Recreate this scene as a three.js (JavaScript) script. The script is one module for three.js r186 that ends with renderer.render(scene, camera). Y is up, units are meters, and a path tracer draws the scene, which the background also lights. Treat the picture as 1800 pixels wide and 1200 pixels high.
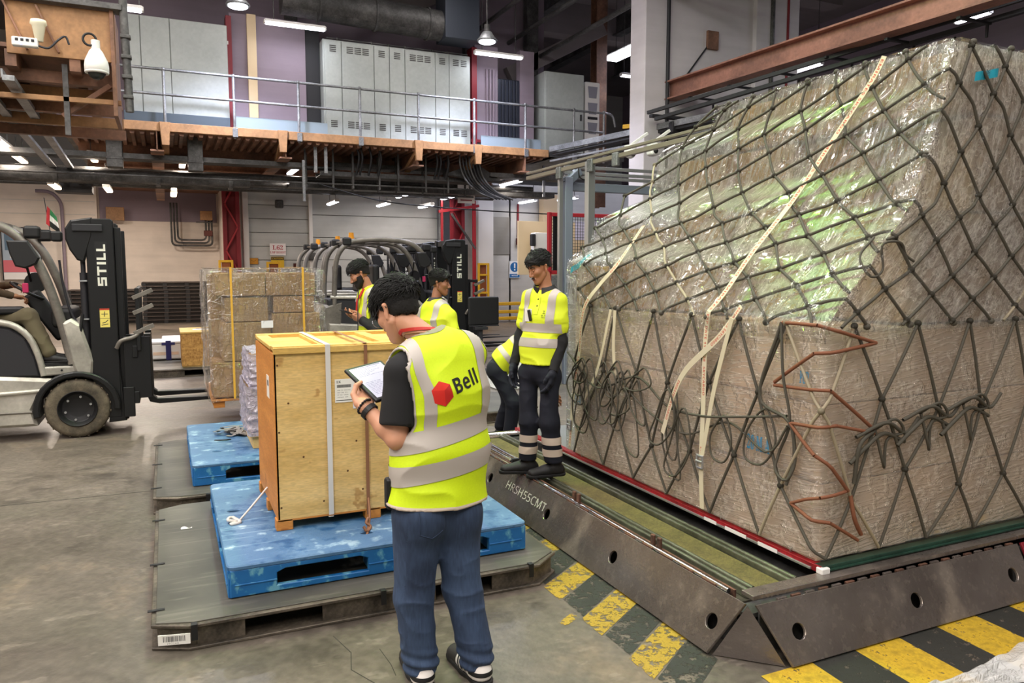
import * as THREE from 'three';
import { RoundedBoxGeometry } from 'three/addons/geometries/RoundedBoxGeometry.js';
import { mergeGeometries, mergeVertices, toCreasedNormals } from 'three/addons/utils/BufferGeometryUtils.js';
import { RectAreaLightUniformsLib } from 'three/addons/lights/RectAreaLightUniformsLib.js';

// ---------- camera, exposure, large lights ----------
const scene = new THREE.Scene();
scene.background = new THREE.Color(0x000000);
const camera = new THREE.PerspectiveCamera(2 * Math.atan(600 / 1330) * 180 / Math.PI, 1.5, 0.1, 120);
camera.position.set(0, 1.65, 0);
camera.rotation.order = 'YXZ';
camera.rotation.set(-Math.atan(130 / 1330), -24.5 * Math.PI / 180, 0);
const renderer = new THREE.WebGLRenderer({ antialias: true });
renderer.toneMapping = THREE.LinearToneMapping;
renderer.toneMappingExposure = 1.62;
renderer.shadowMap.enabled = true;
RectAreaLightUniformsLib.init();

const COOL = 0xf1f3ff, WARM = 0xffdcb4;
// ---------- helpers ----------
const V = (x, y, z) => new THREE.Vector3(x, y, z);
function rng(s) { return () => { s |= 0; s = s + 0x6D2B79F5 | 0; let t = Math.imul(s ^ s >>> 15, 1 | s); t = t + Math.imul(t ^ t >>> 7, 61 | t) ^ t; return ((t ^ t >>> 14) >>> 0) / 4294967296; }; }
const used = {};
function numbered(n) { const k = used[n] = (used[n] ?? -1) + 1; return k ? `${n}_${String(k).padStart(3, '0')}` : n; }
function thing(name, label, category, group, pos = [0, 0, 0], turn = 0) {
  const o = new THREE.Group(); o.name = numbered(name); scene.add(o);
  o.position.set(...pos); o.rotation.y = turn; o.userData = { label, category };
  if (group) o.userData.group = group;
  return o;
}
function boxUV(g) {
  const p = g.attributes.position, n = g.attributes.normal, uv = new Float32Array(p.count * 2);
  for (let i = 0; i < p.count; i += 3) {
    let a = 0, b = 0, c = 0;
    for (let k = 0; k < 3; k++) { a += n.getX(i + k); b += n.getY(i + k); c += n.getZ(i + k); }
    a = Math.abs(a); b = Math.abs(b); c = Math.abs(c);
    for (let k = 0; k < 3; k++) {
      const x = p.getX(i + k), y = p.getY(i + k), z = p.getZ(i + k), j = (i + k) * 2;
      if (b >= a && b >= c) { uv[j] = x; uv[j + 1] = -z; } else if (a >= c) { uv[j] = z; uv[j + 1] = y; } else { uv[j] = x; uv[j + 1] = y; }
    }
  }
  g.setAttribute('uv', new THREE.BufferAttribute(uv, 2));
}
function merge(list, keepUV) {
  const out = [];
  for (let g of [list].flat(3)) {
    const kept = keepUV || g.userData.keepUV;
    if (g.index) g = g.toNonIndexed();
    for (const k of Object.keys(g.attributes)) if (!['position', 'normal', 'uv'].includes(k)) g.deleteAttribute(k);
    if (!g.attributes.normal) g.computeVertexNormals();
    if (!kept || !g.attributes.uv) boxUV(g);
    g.morphAttributes = {}; g.groups = []; g.userData = {};
    out.push(g);
  }
  return out.length > 1 ? mergeGeometries(out) : out[0];
}
function put(parent, name, geos, mat, label) {
  const m = new THREE.Mesh(geos.isBufferGeometry && geos.userData.ready ? geos : merge(geos), mat);
  m.name = parent === scene ? numbered(name) : name; m.castShadow = m.receiveShadow = true;
  if (label) m.userData.label = label;
  parent.add(m);
  return m;
}
function struct(name, geos, mat, parent = scene) { const m = put(parent, name, geos, mat); if (parent === scene) m.userData.kind = 'structure'; return m; }
function one(name, label, category, geos, mat, group) { const m = put(scene, name, geos, mat, label); m.userData.category = category; if (group) m.userData.group = group; return m; }
function copy(o, label, pos, turn) {
  const c = o.clone(); c.name = numbered(o.name.replace(/_\d{3}$/, '')); scene.add(c);
  c.userData = { ...o.userData }; if (label) c.userData.label = label;
  if (pos) c.position.set(...pos); if (turn !== undefined) c.rotation.y = turn;
  return c;
}
// geometry makers: sizes, then the centre
function bx(w, h, d, x = 0, y = 0, z = 0, c = 0.004, r) {
  c = Math.min(c, w / 2.2, h / 2.2, d / 2.2);
  const g = c > 0 ? new RoundedBoxGeometry(w, h, d, 1, c) : new THREE.BoxGeometry(w, h, d);
  if (r) g.applyMatrix4(new THREE.Matrix4().makeRotationFromEuler(new THREE.Euler(...r)));
  return g.translate(x, y, z);
}
const sb = (w, h, d, x, y, z, r) => bx(w, h, d, x, y, z, 0, r);
const span = (x0, x1, y0, y1, z0, z1, c) => bx(Math.abs(x1 - x0), Math.abs(y1 - y0), Math.abs(z1 - z0), (x0 + x1) / 2, (y0 + y1) / 2, (z0 + z1) / 2, c);
function cyl(a, b, r0, r1 = r0, n = 12, open = false) {
  a = Array.isArray(a) ? V(...a) : a; b = Array.isArray(b) ? V(...b) : b;
  const d = b.clone().sub(a), g = new THREE.CylinderGeometry(r1, r0, d.length(), n, 1, open);
  g.applyQuaternion(new THREE.Quaternion().setFromUnitVectors(V(0, 1, 0), d.normalize()));
  return g.translate((a.x + b.x) / 2, (a.y + b.y) / 2, (a.z + b.z) / 2);
}
// a bar of rectangular section between two points
function bar(a, b, w, h, c = 0.003, up = V(0, 1, 0)) {
  a = Array.isArray(a) ? V(...a) : a; b = Array.isArray(b) ? V(...b) : b;
  const d = b.clone().sub(a), l = d.length(), m = new THREE.Matrix4();
  const z = d.normalize(); let x = up.clone().cross(z); if (x.length() < 1e-3) x = V(1, 0, 0); x.normalize();
  const y = z.clone().cross(x); m.makeBasis(x, y, z);
  return bx(w, h, l, 0, 0, 0, c).applyMatrix4(m).translate((a.x + b.x) / 2, (a.y + b.y) / 2, (a.z + b.z) / 2);
}
function tube(pts, r, n = 8, seg = 0, closed = false, straight = false) {
  const v = pts.map((p) => Array.isArray(p) ? V(...p) : p);
  const c = straight ? new THREE.CurvePath() : new THREE.CatmullRomCurve3(v, closed, 'centripetal');
  if (straight) for (let i = 1; i < v.length; i++) c.add(new THREE.LineCurve3(v[i - 1], v[i]));
  return new THREE.TubeGeometry(c, seg || (v.length - 1) * 6, r, n, closed);
}
// pipe with rounded corners
function pipe(pts, r, bend = 0.08, n = 8) {
  const v = pts.map((p) => V(...p)), o = [v[0]];
  for (let i = 1; i < v.length - 1; i++) {
    const a = v[i - 1].clone().sub(v[i]), b = v[i + 1].clone().sub(v[i]), k = Math.min(bend, a.length() / 2, b.length() / 2);
    a.setLength(k); b.setLength(k);
    for (let t = 0; t <= 4; t++) { const u = t / 4; o.push(v[i].clone().addScaledVector(a, (1 - u) * (1 - u)).addScaledVector(b, u * u)); }
  }
  o.push(v[v.length - 1]);
  const g = [];
  for (let i = 1; i < o.length; i++) if (o[i].distanceTo(o[i - 1]) > 1e-4) g.push(cyl(o[i - 1], o[i], r, r, n, i > 1 && i < o.length - 1));
  return g;
}
// extrusion of an outline given in (x, y), from z0 to z1
function ext(pts, z0, z1, bevel = 0.004, holes = []) {
  const s = new THREE.Shape(pts.map((p) => new THREE.Vector2(...p)));
  for (const h of holes) s.holes.push(new THREE.Path(h.map((p) => new THREE.Vector2(...p))));
  const g = new THREE.ExtrudeGeometry(s, { depth: z1 - z0 - 2 * bevel, bevelEnabled: bevel > 0, bevelThickness: bevel, bevelSize: bevel, bevelOffset: -bevel, bevelSegments: 1, curveSegments: 12 });
  return g.translate(0, 0, z0 + bevel);
}
const circle = (x, y, r, n = 20) => Array.from({ length: n }, (_, i) => [x + r * Math.cos(i / n * 2 * Math.PI), y + r * Math.sin(i / n * 2 * Math.PI)]);
// a grid surface from a function (u, v) -> point
function surf(nu, nv, f, uvf) {
  const p = [], uv = [], ix = [];
  for (let j = 0; j <= nv; j++) for (let i = 0; i <= nu; i++) { const q = f(i / nu, j / nv); p.push(q.x, q.y, q.z); const t = uvf ? uvf(i / nu, j / nv) : [i / nu, j / nv]; uv.push(t[0], t[1]); }
  for (let j = 0; j < nv; j++) for (let i = 0; i < nu; i++) { const a = j * (nu + 1) + i, b = a + 1, c = a + nu + 1, d = c + 1; ix.push(a, b, d, a, d, c); }
  const g = new THREE.BufferGeometry();
  g.setAttribute('position', new THREE.Float32BufferAttribute(p, 3)); g.setAttribute('uv', new THREE.Float32BufferAttribute(uv, 2)); g.setIndex(ix); g.computeVertexNormals();
  g.userData.keepUV = true; return g;
}
const smooth = (g, a = 0.6) => toCreasedNormals(g, a);
const lerp = (a, b, t) => a + (b - a) * t, clamp = (x, a = 0, b = 1) => Math.min(b, Math.max(a, x));
const sstep = (a, b, x) => { const t = clamp((x - a) / (b - a)); return t * t * (3 - 2 * t); };

// ---------- procedural textures ----------
function noise(n, bxn, byn, oct, seed, gain = 0.55) {
  const out = new Float32Array(n * n); let amp = 1, tot = 0;
  for (let o = 0; o < oct; o++) {
    const fx = Math.min(n, bxn << o), fy = Math.min(n, byn << o), r = rng(seed * 97 + o * 13), L = new Float32Array(fx * fy).map(() => r());
    for (let y = 0; y < n; y++) {
      const gy = y / n * fy, y0 = gy | 0; let ty = gy - y0; ty = ty * ty * (3 - 2 * ty);
      const r0 = y0 * fx, r1 = (y0 + 1) % fy * fx;
      for (let x = 0; x < n; x++) {
        const gx = x / n * fx, x0 = gx | 0; let tx = gx - x0; tx = tx * tx * (3 - 2 * tx); const x1 = (x0 + 1) % fx;
        const a = L[r0 + x0], b = L[r0 + x1], c = L[r1 + x0], d = L[r1 + x1];
        out[y * n + x] += amp * (a + (b - a) * tx + (c - a + (a - b - c + d) * tx) * ty);
      }
    }
    tot += amp; amp *= gain;
  }
  for (let i = 0; i < out.length; i++) out[i] = clamp((out[i] / tot - 0.5) * 1.7 + 0.5);
  return out;
}
function tex(n, f, metres, srgb = true) {
  const d = new Uint8Array(n * n * 4);
  for (let i = 0; i < n * n; i++) { const c = f(i, i % n, i / n | 0); if (typeof c === 'number') d[i * 4] = d[i * 4 + 1] = d[i * 4 + 2] = clamp(c, 0, 255); else { d[i * 4] = clamp(c[0], 0, 255); d[i * 4 + 1] = clamp(c[1], 0, 255); d[i * 4 + 2] = clamp(c[2], 0, 255); } d[i * 4 + 3] = c.length > 3 ? c[3] : 255; }
  const t = new THREE.DataTexture(d, n, n); t.magFilter = THREE.LinearFilter; t.minFilter = THREE.LinearFilter; t.wrapS = t.wrapT = THREE.RepeatWrapping;
  t.repeat.set(1 / metres, 1 / metres); if (srgb) t.colorSpace = THREE.SRGBColorSpace; t.needsUpdate = true; return t;
}
const mix3 = (a, b, t) => [a[0] + (b[0] - a[0]) * t, a[1] + (b[1] - a[1]) * t, a[2] + (b[2] - a[2]) * t];
const std = (color, roughness = 0.6, metalness = 0, o = {}) => new THREE.MeshStandardMaterial({ color, roughness, metalness, ...o });
const phys = (color, roughness, o = {}) => new THREE.MeshPhysicalMaterial({ color, roughness, ...o });
function print(w, h, draw, px) {
  const c = document.createElement('canvas'); c.width = w; c.height = h; draw(c.getContext('2d'), w, h);
  const t = new THREE.CanvasTexture(c); t.colorSpace = THREE.SRGBColorSpace; t.anisotropy = 4; return t;
}
// a thin printed plate facing +z with its picture on the front
function plate(w, h, d = 0.004) {
  const g = new THREE.BoxGeometry(w, h, d); g.userData.keepUV = true; return g;
}
const N1 = noise(512, 4, 4, 6, 1), N2 = noise(512, 8, 8, 5, 2), N3 = noise(512, 64, 64, 3, 3), NG = noise(512, 4, 128, 4, 4), NS = noise(512, 3, 40, 5, 5), NC = noise(512, 16, 16, 5, 6);
const grime = (base, spread, metres, amt = 0.5) => tex(512, (i) => { const k = (N1[i] - 0.5) * amt + (N2[i] - 0.5) * amt * 0.5 + (N3[i] - 0.5) * spread; return base.map((v) => v * (1 + k)); }, metres);
const M = {
  steelPlate: std(0xffffff, 0.42, 0.55, { map: tex(512, (i) => mix3(mix3([94, 86, 82], [134, 125, 120], N1[i]), [166, 154, 142], Math.max(0, N2[i] - 0.62) * 1.8 + (N3[i] > 0.8 ? 0.22 : 0)), 1.4), roughnessMap: tex(512, (i) => 110 + 110 * N2[i], 1.4, false), bumpMap: tex(512, (i) => 255 * N3[i], 0.5, false), bumpScale: 0.0006 }),
  galv: std(0xffffff, 0.45, 0.6, { map: grime([142, 144, 146], 0.2, 1.2, 0.4) }),
  galvDark: std(0xffffff, 0.55, 0.4, { map: grime([84, 83, 82], 0.25, 1.5, 0.6) }),
  dark: std(0x26262a, 0.6, 0.1), black: std(0x101012, 0.55), rubber: std(0x1a1a1b, 0.8),
  chrome: std(0xdddde0, 0.12, 1), alu: std(0xb9bbbd, 0.35, 0.8),
  tan: std(0xffffff, 0.6, 0.05, { map: grime([160, 120, 82], 0.12, 2, 0.25) }),
  brown: std(0xffffff, 0.6, 0.05, { map: grime([128, 92, 72], 0.15, 2, 0.5) }),
  rust: std(0xffffff, 0.75, 0.2, { map: grime([96, 66, 52], 0.3, 0.6, 0.7) }),
  crane: std(0xffffff, 0.5, 0.1, { map: grime([150, 104, 90], 0.12, 2, 0.35) }),
  red: std(0xa3222c, 0.5), darkRed: std(0x7c1220, 0.55), yellow: std(0xd9a820, 0.55), white: std(0xe6e4e0, 0.5), cream: std(0xd8c09a, 0.6),
  cabinet: std(0xffffff, 0.45, 0.05, { map: grime([176, 182, 178], 0.04, 3, 0.08) }),
};
// ---------- setting ----------
{
  const n = 1024, A = noise(n, 3, 3, 6, 11), B = noise(n, 10, 10, 6, 12, 0.62), C = noise(n, 5, 9, 5, 13), D = noise(n, 200, 200, 2, 14), S = noise(n, 30, 70, 4, 15);
  M.floor = std(0xffffff, 0.55, 0, {
    map: tex(n, (i) => {
      let c = mix3([110, 106, 96], [140, 134, 122], clamp((A[i] - 0.5) * 1.2 + (B[i] - 0.5) * 1.1 + 0.5));
      c = mix3(c, [116, 118, 102], clamp((C[i] - 0.55) * 2.2) * 0.45);
      c = mix3(c, [168, 150, 122], clamp((B[i] - 0.66) * 4) * 0.45);
      c = mix3(c, [70, 66, 60], clamp((0.3 - B[i]) * 4) * 0.55);
      c = mix3(c, [182, 176, 162], S[i] > 0.86 ? 0.3 : 0);
      const k = 0.92 + D[i] * 0.16; return [c[0] * k * 0.79, c[1] * k * 0.755, c[2] * k * 0.75];
    }, 5.3),
    roughnessMap: tex(n, (i) => 120 + 100 * clamp(B[i] * 0.7 + A[i] * 0.4), 5.3, false),
    bumpMap: tex(512, (i) => 255 * (0.5 * N3[i] + 0.5 * NC[i]), 1.1, false), bumpScale: 0.0012,
  });
}
const fl = struct('floor', sb(34, 0.3, 42, 3, -0.15, -9), M.floor);
M.crack = std(0x37352f, 0.9);
{ // sawn joints and cracks: dark mortar lines proud by a hair
  const line = (pts, w) => pts.slice(1).map((p, i) => bar([pts[i][0], 0.0003, pts[i][1]], [p[0], 0.0003, p[1]], w, 0.0012, 0));
  put(fl, 'joint', line([[-4, -6.25], [-0.16, -6.1]], 0.008), M.crack);
  put(fl, 'crack', line([[0.62, -3.3], [0.66, -3.12], [0.63, -2.98], [0.71, -2.8], [0.74, -2.66], [0.72, -2.5]], 0.004), M.crack);
  put(fl, 'crack', line([[0.78, -3.1], [0.79, -2.95], [0.785, -2.86]], 0.003), M.crack);
  put(fl, 'joint', line([[-6, -13.5], [1, -13.4], [8, -13.3]], 0.01), M.crack);
  put(fl, 'joint', line([[-6, -18.4], [8, -18.3]], 0.012), M.crack);
}
const wallTex = (b, m = 4) => tex(512, (i) => { const k = 1 + (N1[i] - 0.5) * 0.12 + (NS[i] - 0.5) * 0.05; return b.map((v) => v * k); }, m);
M.wallCream = std(0xffffff, 0.75, 0, { map: wallTex([234, 222, 210]) });
M.wallGrey = std(0xffffff, 0.7, 0, { map: wallTex([196, 196, 192]) });
M.wallLilac = std(0xffffff, 0.7, 0, { map: wallTex([140, 126, 138]) });
M.concrete = std(0xffffff, 0.8, 0, { map: wallTex([206, 200, 204], 5) });
M.ceil = std(0xffffff, 0.85, 0, { map: wallTex([128, 120, 120], 5) });
M.shutter = std(0xffffff, 0.5, 0.1, { map: wallTex([188, 190, 188], 3) });
M.shutterDark = std(0xffffff, 0.5, 0.1, { map: wallTex([150, 148, 142], 3) });
const HC = 9.2;
const ceil = struct('ceiling', sb(34, 0.3, 42, 3, HC + 0.15, -9), M.ceil);
struct('wall_left', sb(0.3, HC, 42, -12, HC / 2, -9), M.wallCream);
struct('wall_right', sb(0.3, HC, 42, 19, HC / 2, -9), M.wallLilac);
struct('wall_front', sb(34, HC, 0.3, 3, HC / 2, 11), M.wallGrey);
struct('wall_far', sb(34, HC, 0.3, 3, HC / 2, -29.6), M.wallGrey);
// lower hall: the recessed cream wall, the return, then the wall with the hoist shutters
const wb = struct('wall_back', [sb(6, 4.2, 0.3, -4.85, 2.1, -26.85), sb(3.65, 4.2, 0.3, -0.1, 2.1, -27.2), sb(0.2, 4.2, 5.8, 1.75, 2.1, -24.3)], M.wallCream);
put(wb, 'panel', sb(3.4, 1.0, 0.04, -0.1, 3.62, -27.03), M.wallLilac);
for (const y of [2.9, 3.3]) put(wb, 'panel_seam', sb(2.8, 0.012, 0.02, -3.3, y + 0.35, -26.69), M.wallGrey);
struct('wall_hoist', [sb(0.42, 4.2, 0.3, 1.86, 2.1, -21.65), sb(1.7, 4.2, 0.3, 8.9, 2.1, -21.65), sb(9, 4.2, 0.3, 14.2, 2.1, -21.65), sb(7, 0.6, 0.3, 5.6, 3.95, -21.65)], M.wallGrey);
// hoist shutters of horizontal slats
function shutter(n, x0, x1, y0, y1, hy, mat) {
  const s = struct('door_' + n, sb(x1 - x0, y1 - y0, 0.06, (x0 + x1) / 2, (y0 + y1) / 2, -21.62), M.galvDark);
  const k = Math.round((y1 - y0) / hy);
  for (let i = 0; i < k; i++) put(s, 'slat', bx(x1 - x0 - 0.02, hy - 0.012, 0.05, (x0 + x1) / 2, y0 + (i + 0.5) * hy, -21.575, 0.012), mat(i, k));
}
shutter(1, 2.0, 3.66, 0, 3.7, 0.37, () => M.shutter);
shutter(2, 3.72, 7.4, 0, 3.7, 0.62, () => M.shutter);
shutter(3, 9.0, 11.2, 0, 3.7, 0.3, () => M.shutter);
one('ventilation_panel', 'plain dark grey rectangular panel mounted on the shutter beside sign L61', 'panel', [bx(0.82, 1.15, 0.05, 9.3, 2.62, -21.5, 0.01)], M.shutterDark);
struct('trim_1', bx(0.14, 4.1, 0.2, 1.98, 2.05, -21.45, 0.01), M.white);
struct('trim_2', bx(0.5, 4.1, 0.4, 8.8, 2.05, -21.4, 0.02), M.white);
struct('trim_3', bx(0.1, 3.9, 0.12, 3.69, 1.95, -21.5, 0.01), M.white);
struct('trim_4', bx(0.16, 3.9, 0.16, 7.45, 1.95, -21.4, 0.03), M.galv);
struct('trim_5', bx(0.5, 3.9, 0.3, 10.95, 1.95, -21.3, 0.01), M.cream);
// red steel lattice posts at the hoist openings
function latticePost(x, label) {
  const t = thing('steel_column', label, 'column', null, [x, 0, -21.1]);
  for (const dx of [-0.16, 0.16]) put(t, 'upright', [bx(0.1, 3.9, 0.02, dx, 1.95, 0.06, 0.004), bx(0.1, 3.9, 0.02, dx, 1.95, -0.06, 0.004), bx(0.02, 3.9, 0.12, dx, 1.95, 0, 0.004)], M.darkRed);
  for (let i = 0; i < 6; i++) put(t, 'brace', bar([-0.15 * (i % 2 ? 1 : -1), 0.3 + i * 0.6, 0.08], [0.15 * (i % 2 ? 1 : -1), 0.88 + i * 0.6, 0.08], 0.03, 0.04), M.red);
  put(t, 'web', bx(0.3, 3.9, 0.02, 0, 1.95, -0.05, 0.003), M.darkRed); put(t, 'base_plate', bx(0.5, 0.03, 0.3, 0, 0.015, 0), M.darkRed);
  return t;
}
latticePost(1.6, 'dark red lattice steel column beside the cream recessed wall');
latticePost(7.85, 'dark red steel column behind the tall black lift truck mast');
{ const t = thing('bracing_frame', 'bright red pipe bracing in front of the red column by the white pillar', 'bracing');
  put(t, 'rail', bar([7.2, 3.25, -20.9], [8.45, 3.45, -20.9], 0.08, 0.08), M.red);
  put(t, 'upright', bar([7.3, 2.3, -20.9], [7.3, 3.6, -20.9], 0.06, 0.06), M.red); put(t, 'upright', bar([8.3, 0, -20.9], [8.3, 3.6, -20.9], 0.1, 0.06), M.red);
  put(t, 'upright', bar([7.6, 0, -20.9], [7.6, 3.6, -20.9], 0.1, 0.06), M.darkRed);
  put(t, 'diagonal_brace', bar([7.55, 3.2, -20.8], [8.3, 2.2, -20.8], 0.04, 0.06), M.galvDark); }

// concrete column of the main hall and its pilaster
const col = struct('concrete_column', [bx(2.7, HC, 0.5, 9.5, HC / 2, -12.25, 0.02), bx(1.1, HC, 0.8, 11.2, HC / 2, -12.3, 0.02)], M.concrete);
put(col, 'downpipe', cyl([8.62, 3, -11.95], [8.62, HC, -11.95], 0.035), M.dark);
put(col, 'downpipe', cyl([11.05, 3, -11.9], [11.05, HC, -11.9], 0.05), M.galvDark);
put(col, 'fire_pipe', cyl([11.45, 3, -11.9], [11.45, HC, -11.9], 0.03), M.darkRed);

// ---------- mezzanine ----------
struct('mezzanine_deck', [sb(9.6, 0.12, 12, 3.2, 4.14, -21.06)], M.galvDark);
{ // ribbed soffit
  const t = struct('deck_soffit', sb(9.4, 0.02, 12, 3.2, 4.07, -21.05), M.brown), g = [];
  for (let x = -1.4; x < 7.7; x += 0.16) put(t, 'rib', ext([[-0.05, 0], [0.05, 0], [0.03, -0.07], [-0.03, -0.07]], -0, 5.4, 0).translate(x, 4.06, -20.45), M.brown);
  const sm = struct('mezzanine_beams', sb(0.02, 0.02, 0.02, 3.6, 4.05, -18), M.brown);
  for (const x of [-0.05, 2.15, 4.75, 7.15]) put(sm, 'beam', [sb(0.02, 0.34, 11, x, 3.88, -20.5), sb(0.22, 0.03, 11, x, 3.71, -20.5)], M.brown);
  for (const z of [-16.6, -18.4, -20.2]) put(sm, 'beam', [sb(9.2, 0.26, 0.02, 3.2, 3.92, z), sb(9.2, 0.025, 0.16, 3.2, 3.79, z)], M.brown);
}
{ const t = thing('edge_beam', 'long tan steel edge beam carrying the railing of the raised platform', 'beam');
  for (const [a, b] of [[-1.45, 0.02], [0.14, 2.1], [2.2, 4.68], [4.82, 5.98], [6.1, 7.7]]) put(t, 'channel', [bx(b - a, 0.15, 0.02, (a + b) / 2, 4.12, -14.98), bx(b - a, 0.02, 0.09, (a + b) / 2, 4.19, -15.03), bx(b - a, 0.02, 0.09, (a + b) / 2, 4.05, -15.03)], M.tan);
  for (const x of [0.09, 2.1, 4.75, 6.04]) { put(t, 'bracket', [ext([[-0.09, 0.1], [0.09, 0.1], [0.06, -0.3], [-0.06, -0.3]], -0.04, 0.04, 0.006).translate(x, 4.1, -14.97), bar([x, 4.0, -14.98], [x, 3.7, -15.8], 0.12, 0.1)], M.tan); } }
{ const t = thing('toe_board', 'blue-grey galvanised toe boards along the platform edge', 'toe board');
  for (const [a, b] of [[1.26, 2.98], [6.2, 7.62]]) put(t, 'board', bx(b - a, 0.24, 0.02, (a + b) / 2, 4.32, -15.2), std(0x8b9aa4, 0.5, 0.3));
  put(t, 'board', bx(1.75, 0.2, 0.02, 0.32, 4.3, -15.2), std(0x45505a, 0.5, 0.3)); }
{ const t = thing('platform_railing', 'grey two-rail tubular railing along the platform of cabinets', 'railing');
  for (const y of [4.69, 5.12]) put(t, 'rail', [cyl([-0.7, y, -15.02], [9.1, y - 0.02, -15.02], 0.024, 0.024, 10), ...(y > 5 ? pipe([[9.1, y - 0.02, -15.02], [9.35, y - 0.02, -15.02], [9.42, y - 0.3, -15.02]], 0.024, 0.15) : [])], M.galv);
  for (const x of [0.1, 1.26, 2.41, 3.58, 4.77, 5.98, 7.16, 8.35, 9.12]) put(t, 'post', [cyl([x, 4.0, -15.02], [x, 5.15, -15.02], 0.026, 0.026, 10), new THREE.SphereGeometry(0.036, 10, 8).translate(x, 5.12, -15.02), new THREE.SphereGeometry(0.036, 10, 8).translate(x, 4.69, -15.02), bx(0.09, 0.16, 0.05, x, 4.1, -14.97)], M.galv); }
// platform room behind the cabinets
struct('wall_platform', [sb(10.5, 5.0, 0.2, 3.4, 6.7, -17.2), sb(1.42, 2.3, 0.2, 2.0, 5.35, -16.0), sb(0.55, 2.3, 0.2, 6.62, 5.35, -16.0), sb(0.35, 2.3, 0.2, 7.62, 5.35, -16.0)], M.wallLilac);
struct('trim_6', bx(0.17, 2.2, 0.08, 1.69, 5.4, -15.86), M.cream);
struct('trim_7', bx(0.12, 2.2, 0.3, 6.28, 5.3, -15.9), M.darkRed);
struct('trim_8', bx(0.1, 2.2, 0.3, 1.27, 5.3, -15.9), M.darkRed);
struct('trim_9', bx(1.5, 0.06, 0.1, 6.95, 4.42, -15.82), M.darkRed);
struct('door_4', bx(0.3, 2.1, 0.1, 2.85, 5.35, -16.0), M.dark);
{ const w = struct('door_5', bx(0.55, 1.4, 0.06, 7.18, 5.15, -15.98), std(0x1c1f28, 0.4)); for (let i = 0; i < 6; i++) put(w, 'strip', bx(0.075, 1.36, 0.03, 6.95 + i * 0.09, 5.15, -15.93, 0.01), std(0x2c303c, 0.35)); }
{ const t = thing('conduit_run', 'three pale conduits beside the black strip curtain on the platform', 'conduit'); for (const x of [6.62, 6.7, 6.78]) put(t, 'conduit', cyl([x, 4.4, -15.86], [x, 6.0, -15.86], 0.025), M.wallLilac); }
function louver(t, x, y, w, z) { for (let i = 0; i < 4; i++) put(t, 'louvre', bx(w, 0.018, 0.012, x, y + i * 0.036, z, 0.003), M.galvDark); }
{ const t = thing('electrical_cabinet', 'tall plain grey cabinet of three doors on a dark plinth', 'cabinet', null, [0, 0, 0]);
  put(t, 'carcass', bx(1.78, 1.72, 0.6, 0.34, 5.32, -15.95, 0.01), M.cabinet); put(t, 'plinth', bx(1.78, 0.24, 0.6, 0.34, 4.33, -15.97), std(0x2e363c, 0.6));
  for (const [a, b] of [[-0.55, -0.25], [-0.25, 0.24], [0.24, 1.23]]) put(t, 'door', bx(b - a - 0.012, 1.7, 0.03, (a + b) / 2, 5.32, -15.63, 0.006), M.cabinet);
  put(t, 'hinge', bx(0.02, 0.06, 0.03, 1.235, 5.86, -15.62), M.white); }
{ const xs = [3.03, 3.37, 4.03, 4.35, 4.68, 5.34, 5.65, 6.13], t = thing('switchgear_cabinet', 'long grey switchgear cabinet of seven louvred doors on the platform', 'cabinet');
  put(t, 'carcass', bx(3.13, 1.88, 0.6, 4.57, 5.22, -15.95, 0.01), M.cabinet);
  for (let i = 0; i < 7; i++) { const a = xs[i], b = xs[i + 1], d = put(t, 'door', bx(b - a - 0.012, 1.84, 0.03, (a + b) / 2, 5.22, -15.63, 0.006), M.cabinet), m = (b - a) > 0.5 ? [-0.16, 0, 0.16] : i === 6 ? [-0.09, 0.09] : [0];
    for (const dx of m) for (const y of [4.47, 5.93]) louver(d, (a + b) / 2 + dx, y, 0.13, -15.612); } 
  put(t, 'plinth', bx(3.1, 0.1, 0.56, 4.57, 4.24, -15.95), M.galvDark);
  put(t, 'lifting_rail', [bar([3.1, 6.2, -15.7], [6.1, 6.2, -15.7], 0.02, 0.02), ...[3.3, 4, 4.35, 4.7, 5.3, 5.65].map((x) => bx(0.03, 0.06, 0.03, x, 6.19, -15.68))], M.galvDark); }
{ const t = thing('control_cabinet', 'white single cabinet standing next to the air conditioner on the platform', 'cabinet'); put(t, 'carcass', bx(1.02, 1.85, 0.75, 8.49, 5.15, -16.1, 0.01), M.cabinet); put(t, 'door', bx(0.98, 1.8, 0.03, 8.49, 5.16, -15.71, 0.006), M.cabinet); put(t, 'handle', bx(0.03, 0.14, 0.04, 8.9, 5.1, -15.68), M.dark); }
{ const t = thing('air_conditioner', 'tall white floor air conditioner with two grey grilles', 'air conditioner'); put(t, 'body', bx(0.4, 1.75, 0.4, 9.25, 5.08, -15.95, 0.03), M.white);
  for (const y of [5.72, 5.35, 4.9, 4.5]) put(t, 'grille', [ext([[-0.13, 0.13], [0.13, 0.13], [0.1, -0.13], [-0.1, -0.13]], 0, 0.02, 0.004).translate(9.25, y, -15.76)], std(0x8c8c96, 0.5)); put(t, 'display_panel', bx(0.26, 0.06, 0.02, 9.25, 5.13, -15.745), M.dark); }
// extension of the deck under the air conditioner, and small white boxes below it
struct('platform_landing', [sb(1.9, 0.12, 2.4, 8.7, 4.12, -16.2)], M.galvDark);

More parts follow.
